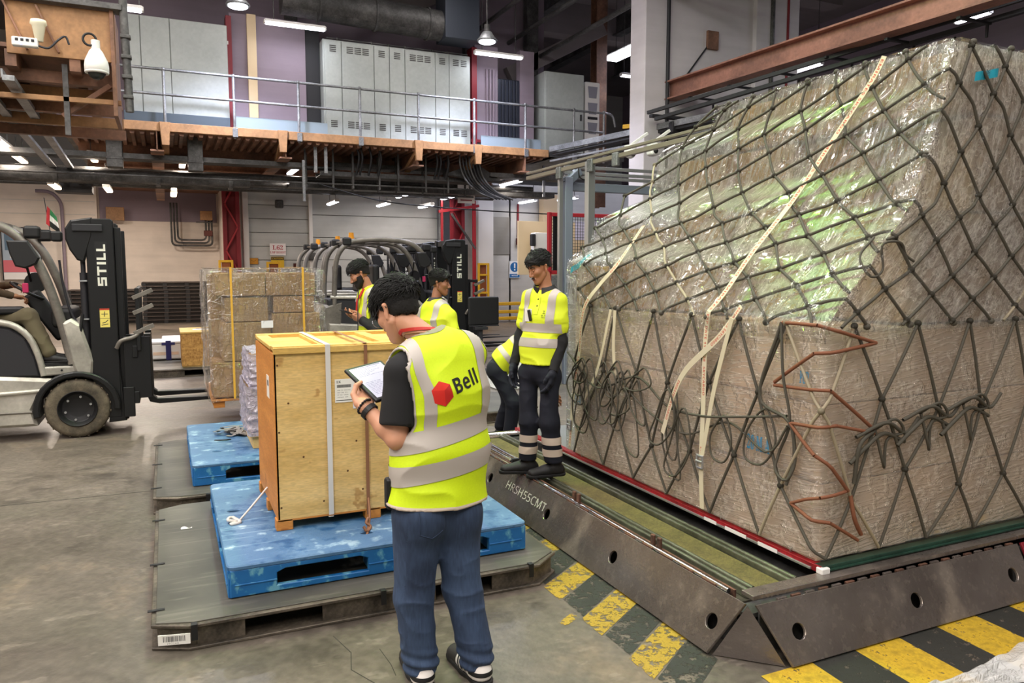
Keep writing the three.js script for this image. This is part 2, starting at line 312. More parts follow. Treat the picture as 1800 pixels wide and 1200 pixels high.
// high dark roof steel
{ const t = struct('roof_beams', sb(0.02, 0.02, 0.02, 3, 9.1, -10), M.galvDark);
  for (const x of [5.6, 7.4, 9.6, 12.4, 15]) put(t, 'beam', [sb(0.03, 0.6, 30, x, 8.75, -9), sb(0.3, 0.04, 30, x, 8.45, -9)], M.galvDark);
  for (const z of [-20, -15, -10]) put(t, 'beam', [sb(26, 0.9, 0.5, 3, 8.75, z)], M.ceil);
  for (const [x, y] of [[6.2, 7.6], [6.9, 7.2], [7.7, 7.0], [8.4, 6.7]]) put(t, 'service_pipe', cyl([x, y, -22], [x, y, -6], 0.05), M.galvDark);
  put(t, 'column', [sb(0.3, 6, 0.02, 10.3, 6.2, -17.4), sb(0.3, 6, 0.02, 10.3, 6.2, -17.1), sb(0.02, 6, 0.3, 10.3, 6.2, -17.25)], M.brown);
  put(t, 'column', [sb(0.24, 4, 0.2, 2.6, 7.6, -16.9), sb(0.24, 4, 0.2, 6.6, 7.6, -16.9), sb(0.3, 4, 0.2, 8.2, 7.6, -16.9)], M.galvDark);
  put(t, 'beam', [bar([4.2, 7.0, -16.5], [7.2, 8.4, -16.5], 0.3, 0.5)], M.ceil); put(t, 'beam', [bar([7.6, 6.2, -16.9], [10.2, 7.6, -16.9], 0.2, 0.35)], M.ceil); }
{ const t = thing('air_duct', 'large round grey air duct above the switchgear cabinets', 'duct'); put(t, 'duct', cyl([2.2, 6.75, -15.4], [5.5, 6.62, -15.4], 0.3, 0.3, 24), M.galvDark); for (const x of [2.9, 4, 5.1]) put(t, 'flange', cyl([x - 0.02, 6.75 - (x - 2.2) * 0.04, -15.4], [x + 0.02, 6.75 - (x - 2.2) * 0.04, -15.4], 0.325, 0.325, 24), M.galvDark);
  put(t, 'plenum', bx(0.75, 1.4, 0.6, 5.75, 7.02, -15.35, 0.01), std(0x3d434e, 0.5, 0.3)); }
// ---------- lamps: a glowing diffuser and a light of its size just below it ----------
function glow(color, k) { return new THREE.MeshStandardMaterial({ color: 0xffffff, emissive: color, emissiveIntensity: k, roughness: 0.5 }); }
const GLOW = { cool: glow(COOL, 5), warm: glow(WARM, 5), high: glow(0xeaf2ff, 5) };
function areaLight(parent, w, l, y, color, intensity) {
  const r = new THREE.RectAreaLight(color, intensity, w, l); r.position.set(0, y, 0); r.rotation.x = -Math.PI / 2; r.castShadow = true; parent.add(r);
}
// a batten lamp of length l along local z
function batten(label, group, p, turn, l, w, mat, color, intensity, tilt) {
  const t = thing('batten_lamp', label, 'lamp', group, p, turn), y = p[1];
  put(t, 'housing', [bx(w * 0.9, 0.05, l, 0, 0.045, 0, 0.01), ...[-1, 1].map((s) => bx(w, 0.07, 0.03, 0, 0.02, s * l / 2, 0.008))], M.white);
  put(t, 'lamp_diffuser', bx(w, 0.05, l - 0.02, 0, 0, 0, 0.02), mat);
  for (const k of [0.35, -0.35]) put(t, 'hanger', cyl([0, 0.07, l * k], [0, y > 5 ? 9.2 - y : 0.45, l * k], 0.008, 0.008, 6), M.galvDark);
  areaLight(t, w, l, -0.035, color, intensity);
  if (tilt) t.rotation.x = tilt;
  return t;
}
const H = Math.PI / 2;
batten('long white LED batten above the three-door grey cabinet end of the platform', null, [2.42, 6.19, -15.2], H, 1.12, 0.1, GLOW.cool, COOL, 24);
batten('long white LED batten just past the switchgear cabinets', null, [6.62, 6.12, -15.2], H, 1.1, 0.1, GLOW.cool, COOL, 24);
batten('short-looking white LED batten beside the concrete column, above the air conditioner', null, [10.8, 6.4, -16.5], H, 0.62, 0.1, GLOW.cool, COOL, 24);
batten('white LED batten under the brown crane rail beside the concrete column', null, [14.2, 6.4, -14.1], 0, 0.95, 0.1, GLOW.cool, COOL, 24);
batten('white LED batten high above the top of the netted load', null, [14.25, 6.4, -10.0], 0, 0.7, 0.1, GLOW.cool, COOL, 24);
batten('small white LED batten beside the vertical pipe of the camera gantry', null, [-0.3, 5.5, -13.1], H, 0.28, 0.1, GLOW.cool, COOL, 24);
function highBay(label, p) {
  const t = thing('high_bay_lamp', label, 'lamp', 'round high bay lamps', p);
  put(t, 'lamp_diffuser', new THREE.LatheGeometry([[0, 0], [0.14, 0], [0.16, 0.012], [0.16, 0.03], [0, 0.03]].map((q) => new THREE.Vector2(...q)), 28), GLOW.high);
  put(t, 'reflector', new THREE.LatheGeometry([[0.16, 0.03], [0.19, 0.02], [0.2, 0.05], [0.14, 0.12], [0.09, 0.2], [0, 0.2]].map((q) => new THREE.Vector2(...q)), 28), M.galv);
  put(t, 'driver', [cyl([0, 0.2, 0], [0, 0.34, 0], 0.06), cyl([0, 0.34, 0], [0, 2.6, 0], 0.012)], M.galvDark);
  const s = new THREE.SpotLight(0xe4e8ff, 55, 0, 1.25, 0.6); s.position.set(0, -0.03, 0); s.target.position.set(0, -3, 0); s.shadow.radius = 7; s.castShadow = true; t.add(s, s.target);
}
highBay('round white high bay lamp above the gap beside the grey cabinets', [1.29, 6.02, -14]);
highBay('round white high bay lamp below the blue-grey duct box', [5.85, 5.98, -14]);
// fluorescent lamps under the platform
[[-2.45, 3.75, -15.7, 'at the edge of the frame'], [-2.5, 3.75, -17.67, 'next to the crossing trays'], [-1.19, 3.75, -16.82, 'above the flag of the lift truck'], [0.4, 3.75, -17.07, 'in front of the grey round pipe'], [2.63, 3.75, -17.36, 'in line with the cable tray drop'],
  [-1.87, 3.2, -17.0, 'over the cream wall conduit'], [-0.98, 3.2, -17.2, 'beside the small tan box'], [0.22, 3.2, -17.7, 'above the bent wall conduits'], [4.05, 3.33, -20.2, 'first of three over the pale shutter'], [5.4, 3.33, -20.2, 'second of three over the pale shutter'], [6.6, 3.33, -20.2, 'third of three over the pale shutter'],
  [5.98, 3.6, -20.3, 'lower of the pair over the parked lift trucks'], [5.9, 3.6, -19.3, 'upper of the pair over the parked lift trucks'], [7.3, 3.6, -20.3, 'lower of the pair beside the hanging sign'], [7.2, 3.6, -19.4, 'upper of the pair beside the hanging sign'], [7.39, 3.6, -16.28, 'behind the galvanised gantry frame'], [-2.6, 3.85, -22.5, 'close to the cream wall'], [-0.6, 3.85, -22.5, 'close to the lilac panel'], [9.9, 3.6, -20.6, 'seen through the gantry over the cage'], [10.6, 3.6, -19.4, 'above the red frame of the cage']]
  .forEach(([x, y, z, w], i) => { const warm = x < 1.5; batten('fluorescent lamp under the platform, ' + w, 'fluorescent lamps under the platform', [x, y, z], 0, 1.1, 0.12, warm ? GLOW.warm : GLOW.cool, warm ? 0xffeedd : 0xfff0e0, warm ? (z < -20 ? 240 : 70) : (z < -19.8 ? 9 : 26)); });
// main hall lamps over and behind the camera
const HL = ['beside the camera platform', 'in front of the camera platform', 'above the netted load', 'beyond the netted load', 'behind the viewer beside the wall', 'straight over the viewer', 'behind the viewer beside the load', 'over the moving lift truck', 'over the gantry', 'over the strapped load', 'behind the concrete column', 'beyond the crane rail', 'in the far corner', 'over the back of the platform', 'past the camera platform', 'above the roller deck', 'past the gantry rail', 'before the platform railing', 'before the switchgear', 'before the grey cabinet', 'over the cargo skids', 'over the near end of the load', 'over the plywood crate', 'over the ridge of the load', 'above the open floor beside the lift truck', 'above the empty floor', 'in the corner behind the viewer', 'far behind the viewer']; let hi = 0;
for (const [x, z] of [[-4.5, -4], [-1.0, -4.5], [2.6, -4.8], [6.2, -5], [-3, 1.5], [1.2, 1.5], [5.2, 1.2], [-6, -10], [3.8, -10.5], [0.3, -10], [11.5, -17.5], [14.5, -8.5], [13.6, -18.5], [6.2, -19.5], [-2.6, -7.6], [2.2, -7.8], [5.4, -8.2], [1.6, -12.7], [5.2, -13.0], [-2.2, -12.8], [-0.9, -1.6], [3.4, -1.8], [0.9, -4.6], [4.6, -5.2], [-6.5, -6.5], [-6.5, -1.2], [-5, 4.5], [0, 5]])
  batten('hall lamp of the roof rows, ' + HL[hi++], 'hall lamps over the loading floor', [x, 7.4, z], 0, 2.4, 0.5, GLOW.cool, z < -15 || x > 10 ? 0xe2e4ff : z < -9 ? 0xfff0dd : 0xfff6ec, x > 13 ? 8 : z < -15 || x > 10 ? 18 : x < -2 && z > -9 ? 34 : z > 0 ? 26 : z < -9 ? 4.5 : 8.5);

{ // green signal lamp under the roof, whose glints show in the film of the load
  const t = batten('green signal lamp hung from the roof above the roller deck', null, [1.7, 7.2, -6.9], 0.3, 0.9, 0.12, glow(0x7dff2a, 5), 0x8dff3a, 300); t.quaternion.setFromUnitVectors(V(0, -1, 0), V(2.6, -5, 3.9).normalize());
  t.name = 'signal_lamp'; t.userData.category = 'lamp'; }
// ---------- floor markings: worn yellow and black hazard bars round the roller deck ----------
{
  const paint = (c, seed, wear) => { const W = noise(256, 14, 14, 5, seed, 0.85), t = tex(256, (i) => { const k = 0.8 + 0.35 * W[i]; return [c[0] * k, c[1] * k, c[2] * k, 255 * clamp((wear + 0.1 - W[i]) * 5)]; }, 0.5); return std(0xffffff, 0.6, 0, { map: t, transparent: true }); };
  const bar4 = (q) => { const g = new THREE.BufferGeometry(), p = [q[0], q[1], q[2], q[0], q[2], q[3]].flatMap(([x, z]) => [x, 0.0022, z]); g.setAttribute('position', new THREE.Float32BufferAttribute(p, 3)); g.computeVertexNormals(); return g; };
  const Y1 = paint([190, 156, 38], 31, 0.8), Y2 = paint([176, 146, 40], 32, 0.56), K = paint([44, 44, 40], 33, 0.78), K2 = paint([46, 48, 42], 34, 0.62);
  const t = thing('hazard_marking', 'worn yellow and black hazard bars painted on the floor round the roller deck', 'floor marking');
  for (let i = 0; i < 8; i++) { const z = -2.42 - i * 0.4; // along the side
    put(t, 'yellow_bar', bar4([[1.72, z + 0.02], [2.06, z - 0.2], [2.06, z - 0.38], [1.72, z - 0.16]]), i < 1 || i > 3 ? Y2 : Y2);
    put(t, 'black_bar', bar4([[1.74, z + 0.22], [2.06, z], [2.06, z - 0.2], [1.74, z + 0.02]]), K2); }
  for (let i = 0; i < 6; i++) { const x = 2.1 + i * 0.52; // along the front
    put(t, 'yellow_bar', bar4([[x, -1.66], [x + 0.27, -1.66], [x + 0.3, -2.24], [x + 0.03, -2.24]]), Y1);
    put(t, 'black_bar', bar4([[x + 0.27, -1.66], [x + 0.52, -1.66], [x + 0.55, -2.24], [x + 0.3, -2.24]]), K); }
  put(t, 'yellow_fleck', bar4([[1.62, -2.95], [1.72, -3.0], [1.7, -3.05], [1.6, -2.99]]), Y2);
}
// ---------- low steel cargo skids on the floor ----------
M.skid = std(0xffffff, 0.5, 0.15, { map: (() => { const A = noise(512, 5, 5, 6, 41), S = noise(512, 6, 90, 4, 42); return tex(512, (i) => { const c = mix3([66, 64, 58], [96, 93, 84], A[i]); return mix3(c, [128, 124, 112], clamp((S[i] - 0.7) * 3) * 0.5); }, 1.7); })() });
M.skidEdge = std(0xffffff, 0.55, 0.4, { map: grime([92, 84, 74], 0.25, 0.7, 0.6) });
function skid(label, x0, x1, z0, z1, o = {}) {
  const t = thing('cargo_skid', label, 'skid'), c = 0.15, P = (e) => [[x0 - e + c, -z0 + 0.02 - e], [x1 + e - c, -z0 - e], [x1 + e, -z0 + 0.12], [x1 + e, -z1 - 0.12], [x1 - c, -z1 + e], [x0 + c, -z1 + e], [x0 - e, -z1 - 0.08], [x0 - e, -z0 + 0.09]].map(([x, y]) => [x, y]);
  const flat = (e, y0, y1, b) => ext(P(e), y0, y1, b).rotateX(-Math.PI / 2);
  put(t, 'deck_panel', flat(-0.02, 0.108, 0.122, 0.002), M.skid);
  put(t, 'rim', flat(0, 0.098, 0.116, 0.004), M.skidEdge);
  { const q = P(-0.03), cuts = (o.slots || []).map(([a, b]) => [a, b]); for (let i = 0; i < q.length; i++) { const a = q[i], b = q[(i + 1) % q.length]; let segs = [[a, b]]; if (i === 0) { segs = []; let x = a[0]; const yy = (X) => lerp(a[1], b[1], (X - a[0]) / (b[0] - a[0])); for (const [u, v] of cuts) { segs.push([[x, yy(x)], [u, yy(u)]]); x = v; } segs.push([[x, yy(x)], b]); } for (const [m, n] of segs) put(t, 'side_web', bar([m[0], 0.056, -m[1]], [n[0], 0.056, -n[1]], 0.012, 0.088, 0.002), M.skidEdge); } }
  put(t, 'bottom_flange', flat(0, 0, 0.014, 0.003), M.skidEdge);
  for (const [x, z, side] of o.tape || []) put(t, 'tape', side ? bx(0.07, 0.004, 0.02, x, 0.124, z, 0.001) : [bx(0.026, 0.003, 0.03, x, 0.1235, z0 - 0.012, 0.001), bx(0.026, 0.07, 0.003, x, 0.09, z0 + 0.002, 0.001)], M.black);
  return t;
}
{ const t = skid('grey cargo skid carrying the blue pallet with the plywood crate', -0.12, 1.86, -3.4, -5.26, { slots: [[0.26, 0.6], [1.15, 1.45]], tape: [[0.05, 0], [0.88, 0], [1.66, 0], [-0.1, -3.62, 1], [-0.1, -4.2, 1], [-0.1, -4.95, 1]] });
  const w = 256; M.barcode = std(0xffffff, 0.5, 0, { map: print(256, 96, (c, a, b) => { c.fillStyle = '#e8e6e0'; c.fillRect(0, 0, a, b); c.fillStyle = '#333'; const r = rng(5); for (let x = 40; x < 216;) { const k = 2 + r() * 5; c.fillRect(x, 14, k, 52); x += k + 2 + r() * 5; } c.font = '20px sans-serif'; c.fillText('2 0 7 1 4 8', 70, 88); }) });
  put(t, 'barcode_label', plate(0.13, 0.045).rotateY(-0.24).translate(-0.03, 0.068, -3.415), M.barcode); }
skid('grey cargo skid carrying the blue pallet with the loose straps', -0.14, 1.86, -5.4, -7.28, { slots: [[0.3, 0.65]], tape: [[0.2, 0], [-0.12, -5.7, 1], [-0.12, -6.4, 1], [-0.12, -7.1, 1]] });
{ const t = thing('paper_scrap', 'small white paper scrap on the grey skid beside the blue pallet', 'paper scrap'); put(t, 'paper', surf(6, 3, (u, v) => V(0.02 + u * 0.06, 0.1235 + 0.006 * Math.sin(u * 6) * v + 0.001, -4.72 - v * 0.03)), M.white); }
// ---------- blue plastic pallets ----------
M.blue = std(0xffffff, 0.5, 0, { map: (() => { const A = noise(512, 4, 4, 5, 51), B = noise(512, 14, 14, 5, 52), S = noise(512, 4, 60, 4, 53); return tex(512, (i) => { let c = mix3([64, 104, 144], [92, 130, 166], A[i]); c = mix3(c, [36, 84, 130], clamp((0.36 - B[i]) * 3)); return mix3(c, [176, 202, 214], clamp((B[i] - 0.71) * 4) * 0.7 + clamp((S[i] - 0.74) * 3) * 0.5); }, 1.1); })(), bumpMap: tex(512, (i) => 255 * N3[i], 0.3, false), bumpScale: 0.0005 });
M.blueSide = std(0xffffff, 0.45, 0, { map: (() => { const A = noise(512, 4, 4, 5, 54), B = noise(512, 16, 12, 5, 55); return tex(512, (i) => { let c = mix3([18, 92, 156], [38, 116, 178], A[i]); return mix3(c, [130, 186, 200], clamp((B[i] - 0.66) * 4) * 0.75); }, 0.7); })() });
function bluePallet(label, x0, x1, z0, z1, y0, holes) {
  const t = thing('plastic_pallet', label, 'pallet', null), w = x1 - x0, d = Math.abs(z1 - z0), r = 0.035;
  const rr = (e) => { const o = []; for (const [cx, cy, a0] of [[x1 - r, -z1 - r, 0], [x0 + r, -z1 - r, 1], [x0 + r, -z0 + r, 2], [x1 - r, -z0 + r, 3]]) for (let k = 0; k <= 4; k++) { const a = (a0 + k / 4) * Math.PI / 2; o.push([cx + (r + e) * Math.cos(a), cy + (r + e) * Math.sin(a)]); } return o; };
  put(t, 'deck', ext(rr(0), y0 + 0.13, y0 + 0.155, 0.006, holes.map(([x, z]) => Array.from({ length: 14 }, (_, i) => [x + 0.034 * Math.cos(i / 7 * Math.PI), -z + 0.024 * Math.sin(i / 7 * Math.PI)]))).rotateX(-Math.PI / 2), M.blue);
  // ring wall with fork openings on all four sides, and the moulded line half way up
  const op = [[0.145, 0.43], [0.57, 0.855]], face = (W) => ext([[0.012, 0.004], [W - 0.012, 0.004], [W - 0.012, 0.134], [0.012, 0.134]], 0, 0.03, 0.004, op.map(([a, b]) => [[a * W, 0.034], [b * W, 0.03], [b * W, 0.094], [b * W - 0.04, 0.11], [a * W + 0.04, 0.11], [a * W, 0.094]]));
  const ring = (g, e) => [g(w).translate(x0, y0, z0 - 0.032 + e), g(w).translate(x0, y0, z1 + 0.002 - e), g(d).rotateY(Math.PI / 2).translate(x0 + 0.002 - e, y0, z0), g(d).rotateY(Math.PI / 2).translate(x1 - 0.032 + e, y0, z0)];
  ring(face, 0).forEach((g) => put(t, 'side_wall', g, M.blueSide));
  for (const k of [0, 1, 2]) ring((W) => { const e = [[0.02, 0.145], [0.43, 0.57], [0.855, 0.98]][k]; return bx((e[1] - e[0]) * W, 0.008, 0.034, (e[0] + e[1]) / 2 * W, 0.062, 0.015, 0.003); }, 0.002).forEach((g) => put(t, 'moulded_line', g, M.blueSide));
  for (const fx of [0.02, 0.44, 0.87]) for (const fz of [0.02, 0.44, 0.87]) put(t, 'foot_block', bx(w * 0.11, 0.128, d * 0.11, x0 + w * (fx + 0.055), y0 + 0.066, z0 - d * (fz + 0.055), 0.01), M.blueSide);
  return t;
}
bluePallet('blue plastic pallet under the plywood crate', 0.2, 1.73, -3.6, -5.08, 0.122, [[0.3, -4.46], [0.29, -4.24], [0.9, -3.8], [1.45, -3.8], [0.9, -4.96]]);
bluePallet('blue plastic pallet holding a heap of loose straps', 0.11, 1.64, -5.62, -7.12, 0.122, [[0.3, -6.0], [0.9, -5.8]]);
// ---------- plywood crate ----------
const PLY = (() => { const A = noise(512, 3, 14, 6, 61), K = noise(512, 9, 9, 4, 62), L = noise(512, 40, 200, 2, 63); return tex(512, (i) => { let c = mix3([204, 168, 100], [228, 196, 132], A[i]); c = mix3(c, [150, 104, 52], clamp((K[i] - 0.9) * 8) * 0.6); const k = 0.95 + 0.1 * L[i]; return c.map((v) => v * k); }, 0.9); })();
M.ply = std(0xffffff, 0.55, 0, { map: PLY }); M.plyPale = std(0xf4ecc8, 0.6, 0, { map: PLY }); M.plyEnd = std(0xe8b684, 0.6, 0, { map: PLY });
M.strapWhite = std(0xd6d4d0, 0.5); M.strapBrown = std(0x8a5f42, 0.6);
{
  const t = thing('plywood_crate', 'tall plywood crate with white and brown straps on blue pallet', 'crate'), x0 = 0.48, x1 = 1.53, z0 = -4.0, z1 = -4.82, y0 = 0.335, y1 = 1.23;
  put(t, 'front_panel', bx(x1 - x0 - 0.004, y1 - y0 - 0.02, 0.012, (x0 + x1) / 2, (y0 + y1) / 2 - 0.01, z0 - 0.006, 0.002), M.ply);
  put(t, 'front_panel', bx(x1 - x0 - 0.004, y1 - y0 - 0.02, 0.012, (x0 + x1) / 2, (y0 + y1) / 2 - 0.01, z1 + 0.006, 0.002), M.ply);
  put(t, 'side_panel', bx(0.014, y1 - y0 - 0.02, z0 - z1, x0 + 0.007, (y0 + y1) / 2 - 0.01, (z0 + z1) / 2, 0.002), M.plyEnd);
  put(t, 'side_panel', bx(0.014, y1 - y0 - 0.02, z0 - z1, x1 - 0.007, (y0 + y1) / 2 - 0.01, (z0 + z1) / 2, 0.002), M.plyEnd);
  put(t, 'base_panel', bx(x1 - x0 - 0.03, 0.02, 0.78, (x0 + x1) / 2, y0 + 0.012, (z0 + z1) / 2), M.ply);
  put(t, 'lid', bx(x1 - x0 - 0.02, 0.014, 0.8, (x0 + x1) / 2, y1 - 0.01, (z0 + z1) / 2, 0.003), M.plyPale);
  for (const [a, b, z] of [[x0, x1, z0 - 0.03], [x0, x1, z1 + 0.03]]) put(t, 'lid_batten', bx(b - a, 0.022, 0.075, (a + b) / 2, y1 + 0.006, z - 0.004, 0.003), M.plyPale);
  for (const x of [x0 + 0.03, 0.76, 1.1, x1 - 0.03]) put(t, 'lid_batten', bx(0.07, 0.02, 0.66, x, y1 + 0.005, (z0 + z1) / 2, 0.003), M.plyPale);
  put(t, 'front_rail', bx(x1 - x0, 0.034, 0.016, (x0 + x1) / 2, y1 - 0.006, z0 + 0.006, 0.003), M.plyPale);
  for (const x of [0.515, 0.985, 1.485]) for (const z of [-4.035, -4.41, -4.785]) put(t, 'skid_block', bx(0.085, 0.06, 0.07, x, 0.307, z, 0.004), M.plyEnd);
  for (const z of [-4.035, -4.41, -4.785]) put(t, 'skid_rail', bx(x1 - x0, 0.012, 0.07, (x0 + x1) / 2, 0.331, z, 0.002), M.plyEnd);
  for (const [x, y] of [[0.5, 0.4], [0.5, 0.8], [0.5, 1.15], [0.72, 0.41], [0.85, 0.56], [0.62, 0.66], [0.9, 0.72], [0.55, 0.95], [0.93, 0.45]]) put(t, 'knot', new THREE.CylinderGeometry(0.005, 0.006, 0.002, 8).rotateX(Math.PI / 2).translate(x, y, z0 + 0.0005), std(0x5d3d1e, 0.8));
  const strap = (x, m, n) => put(t, n, [bx(0.026, y1 - y0 + 0.02, 0.002, x, (y0 + y1) / 2 + 0.01, z0 + 0.0156, 0.0005), bx(0.026, 0.002, z0 - z1 + 0.03, x, y1 + 0.019, (z0 + z1) / 2, 0.0005), bx(0.026, 0.002, 0.06, x, y0 - 0.012, z0 - 0.02, 0.0005), bx(0.026, y1 - y0 + 0.02, 0.002, x, (y0 + y1) / 2 + 0.01, z1 - 0.004, 0.0005)], m);
  strap(0.755, M.strapWhite, 'white_strap');
  put(t, 'brown_strap', [bx(0.018, y1 - 0.3, 0.002, 0.955, (y1 + 0.3) / 2 + 0.01, z0 + 0.016, 0.0005), bx(0.02, 0.002, 0.84, 0.955, y1 + 0.019, (z0 + z1) / 2, 0.0005), tube([[0.955, 0.4, -3.983], [0.94, 0.33, -3.9], [0.9, 0.255, -3.8]], 0.007, 6), tube([[0.925, 0.33, -3.87], [0.91, 0.31, -3.85], [0.93, 0.29, -3.84], [0.905, 0.275, -3.82], [0.89, 0.3, -3.83]], 0.008, 6)], M.strapBrown);
  put(t, 'tie_cord', [tube([[0.478, 0.4, -4.42], [0.38, 0.33, -4.32], [0.3, 0.272, -4.25]], 0.006, 6), tube([[0.3, 0.285, -4.25], [0.27, 0.3, -4.27], [0.25, 0.295, -4.24], [0.29, 0.283, -4.24], [0.26, 0.284, -4.2], [0.31, 0.282, -4.22], [0.28, 0.29, -4.3]], 0.009, 6)], M.strapWhite);
  const lab = (w, h, title) => print(w, h, (c, a, b) => { c.fillStyle = '#ecebe4'; c.fillRect(0, 0, a, b); c.fillStyle = '#222'; if (title) { c.font = `bold ${b * 0.14}px serif`; c.fillText(title, a * 0.08, b * 0.17); } c.fillStyle = '#8d8d88'; c.fillRect(a * 0.1, b * 0.24, a * 0.72, b * 0.13); c.fillStyle = '#555'; const r = rng(8); for (let x = a * 0.12; x < a * 0.8;) { const k = 1 + r() * 4; c.fillRect(x, b * 0.25, k, b * 0.1); x += k + 2 + r() * 4; } c.font = `${b * 0.06}px sans-serif`; ['AWB 176  HANDLING', 'DEST  DXB   PCS 1', 'WT  KGS   ORIGIN', 'SHIPMENT  COPY'].forEach((s, i) => c.fillText(s, a * 0.12, b * (0.5 + i * 0.1))); c.fillStyle = '#111'; c.fillRect(a * 0.05, b * 0.9, a * 0.8, b * 0.03); });
  put(t, 'shipping_label', plate(0.105, 0.125, 0.002).translate(0.843, 0.998, z0 + 0.002), std(0xffffff, 0.4, 0, { map: lab(256, 300, 'EK') }));
  put(t, 'paper_label', plate(0.12, 0.075, 0.002).translate(0.945, 0.935, z0 + 0.002), std(0xdedee2, 0.5));
  put(t, 'side_label', bx(0.002, 0.12, 0.1, x0 - 0.001, 1.01, -4.24, 0), std(0xe9e4dc, 0.5));
  put(t, 'side_label_print', bx(0.001, 0.03, 0.05, x0 - 0.0022, 1.03, -4.23, 0), std(0x55504c, 0.6));
}
// loose webbing heap on the second pallet
{ const t = thing('strap_heap', 'heap of loose grey webbing straps on the blue pallet', 'straps'), r = rng(77), g = [];
  for (let i = 0; i < 5; i++) { const p = []; for (let k = 0; k < 7; k++) p.push(V(0.42 + (r() - 0.5) * 0.26 + 0.02 * k, 0.283 + r() * 0.05, -6.55 + (r() - 0.5) * 0.3)); g.push(ribbon(p, 0.028, 0.003)); }
  g.forEach((q) => put(t, 'strap', q, std(0x8d8a86, 0.75))); put(t, 'strap', ribbon([V(0.3, 0.281, -6.38), V(0.36, 0.285, -6.34), V(0.42, 0.281, -6.36)], 0.02, 0.003), M.black); }
// ribbon of webbing along a curve
function ribbon(pts, w, th, seg, up) {
  const v = pts.map((p) => Array.isArray(p) ? V(...p) : p), c = new THREE.CatmullRomCurve3(v, false, 'centripetal'), n = seg || (v.length - 1) * 6, out = [];
  const P = c.getPoints(n), S = [];
  for (let i = 0; i <= n; i++) { const tng = c.getTangent(i / n), u = typeof up === 'function' ? up(P[i], i / n) : up || V(0, 1, 0); let s = u.clone().cross(tng); if (s.length() < 0.05) s = V(1, 0, 0).cross(tng); s.normalize(); if (i && s.dot(S[i - 1]) < 0) s.negate(); S.push(s); }
  const pos = [], uv = [], ix = []; let L = 0;
  for (let i = 0; i <= n; i++) { if (i) L += P[i].distanceTo(P[i - 1]); const tng = c.getTangent(i / n), nn = tng.clone().cross(S[i]).normalize(); for (const [a, b] of [[-0.5, -0.5], [0.5, -0.5], [0.5, 0.5], [-0.5, 0.5]]) { const q = P[i].clone().addScaledVector(S[i], a * w).addScaledVector(nn, b * th); pos.push(q.x, q.y, q.z); uv.push(L, a + 0.5); } }
  for (let i = 0; i < n; i++) for (let k = 0; k < 4; k++) { const a = i * 4 + k, b = i * 4 + (k + 1) % 4; ix.push(a, b, b + 4, a, b + 4, a + 4); }
  ix.push(0, 2, 1, 0, 3, 2, n * 4, n * 4 + 1, n * 4 + 2, n * 4, n * 4 + 2, n * 4 + 3);
  const g = new THREE.BufferGeometry(); g.setAttribute('position', new THREE.Float32BufferAttribute(pos, 3)); g.setAttribute('uv', new THREE.Float32BufferAttribute(uv, 2)); g.setIndex(ix);
  const q = toCreasedNormals(g, 0.7); q.userData.keepUV = true; return q;
}
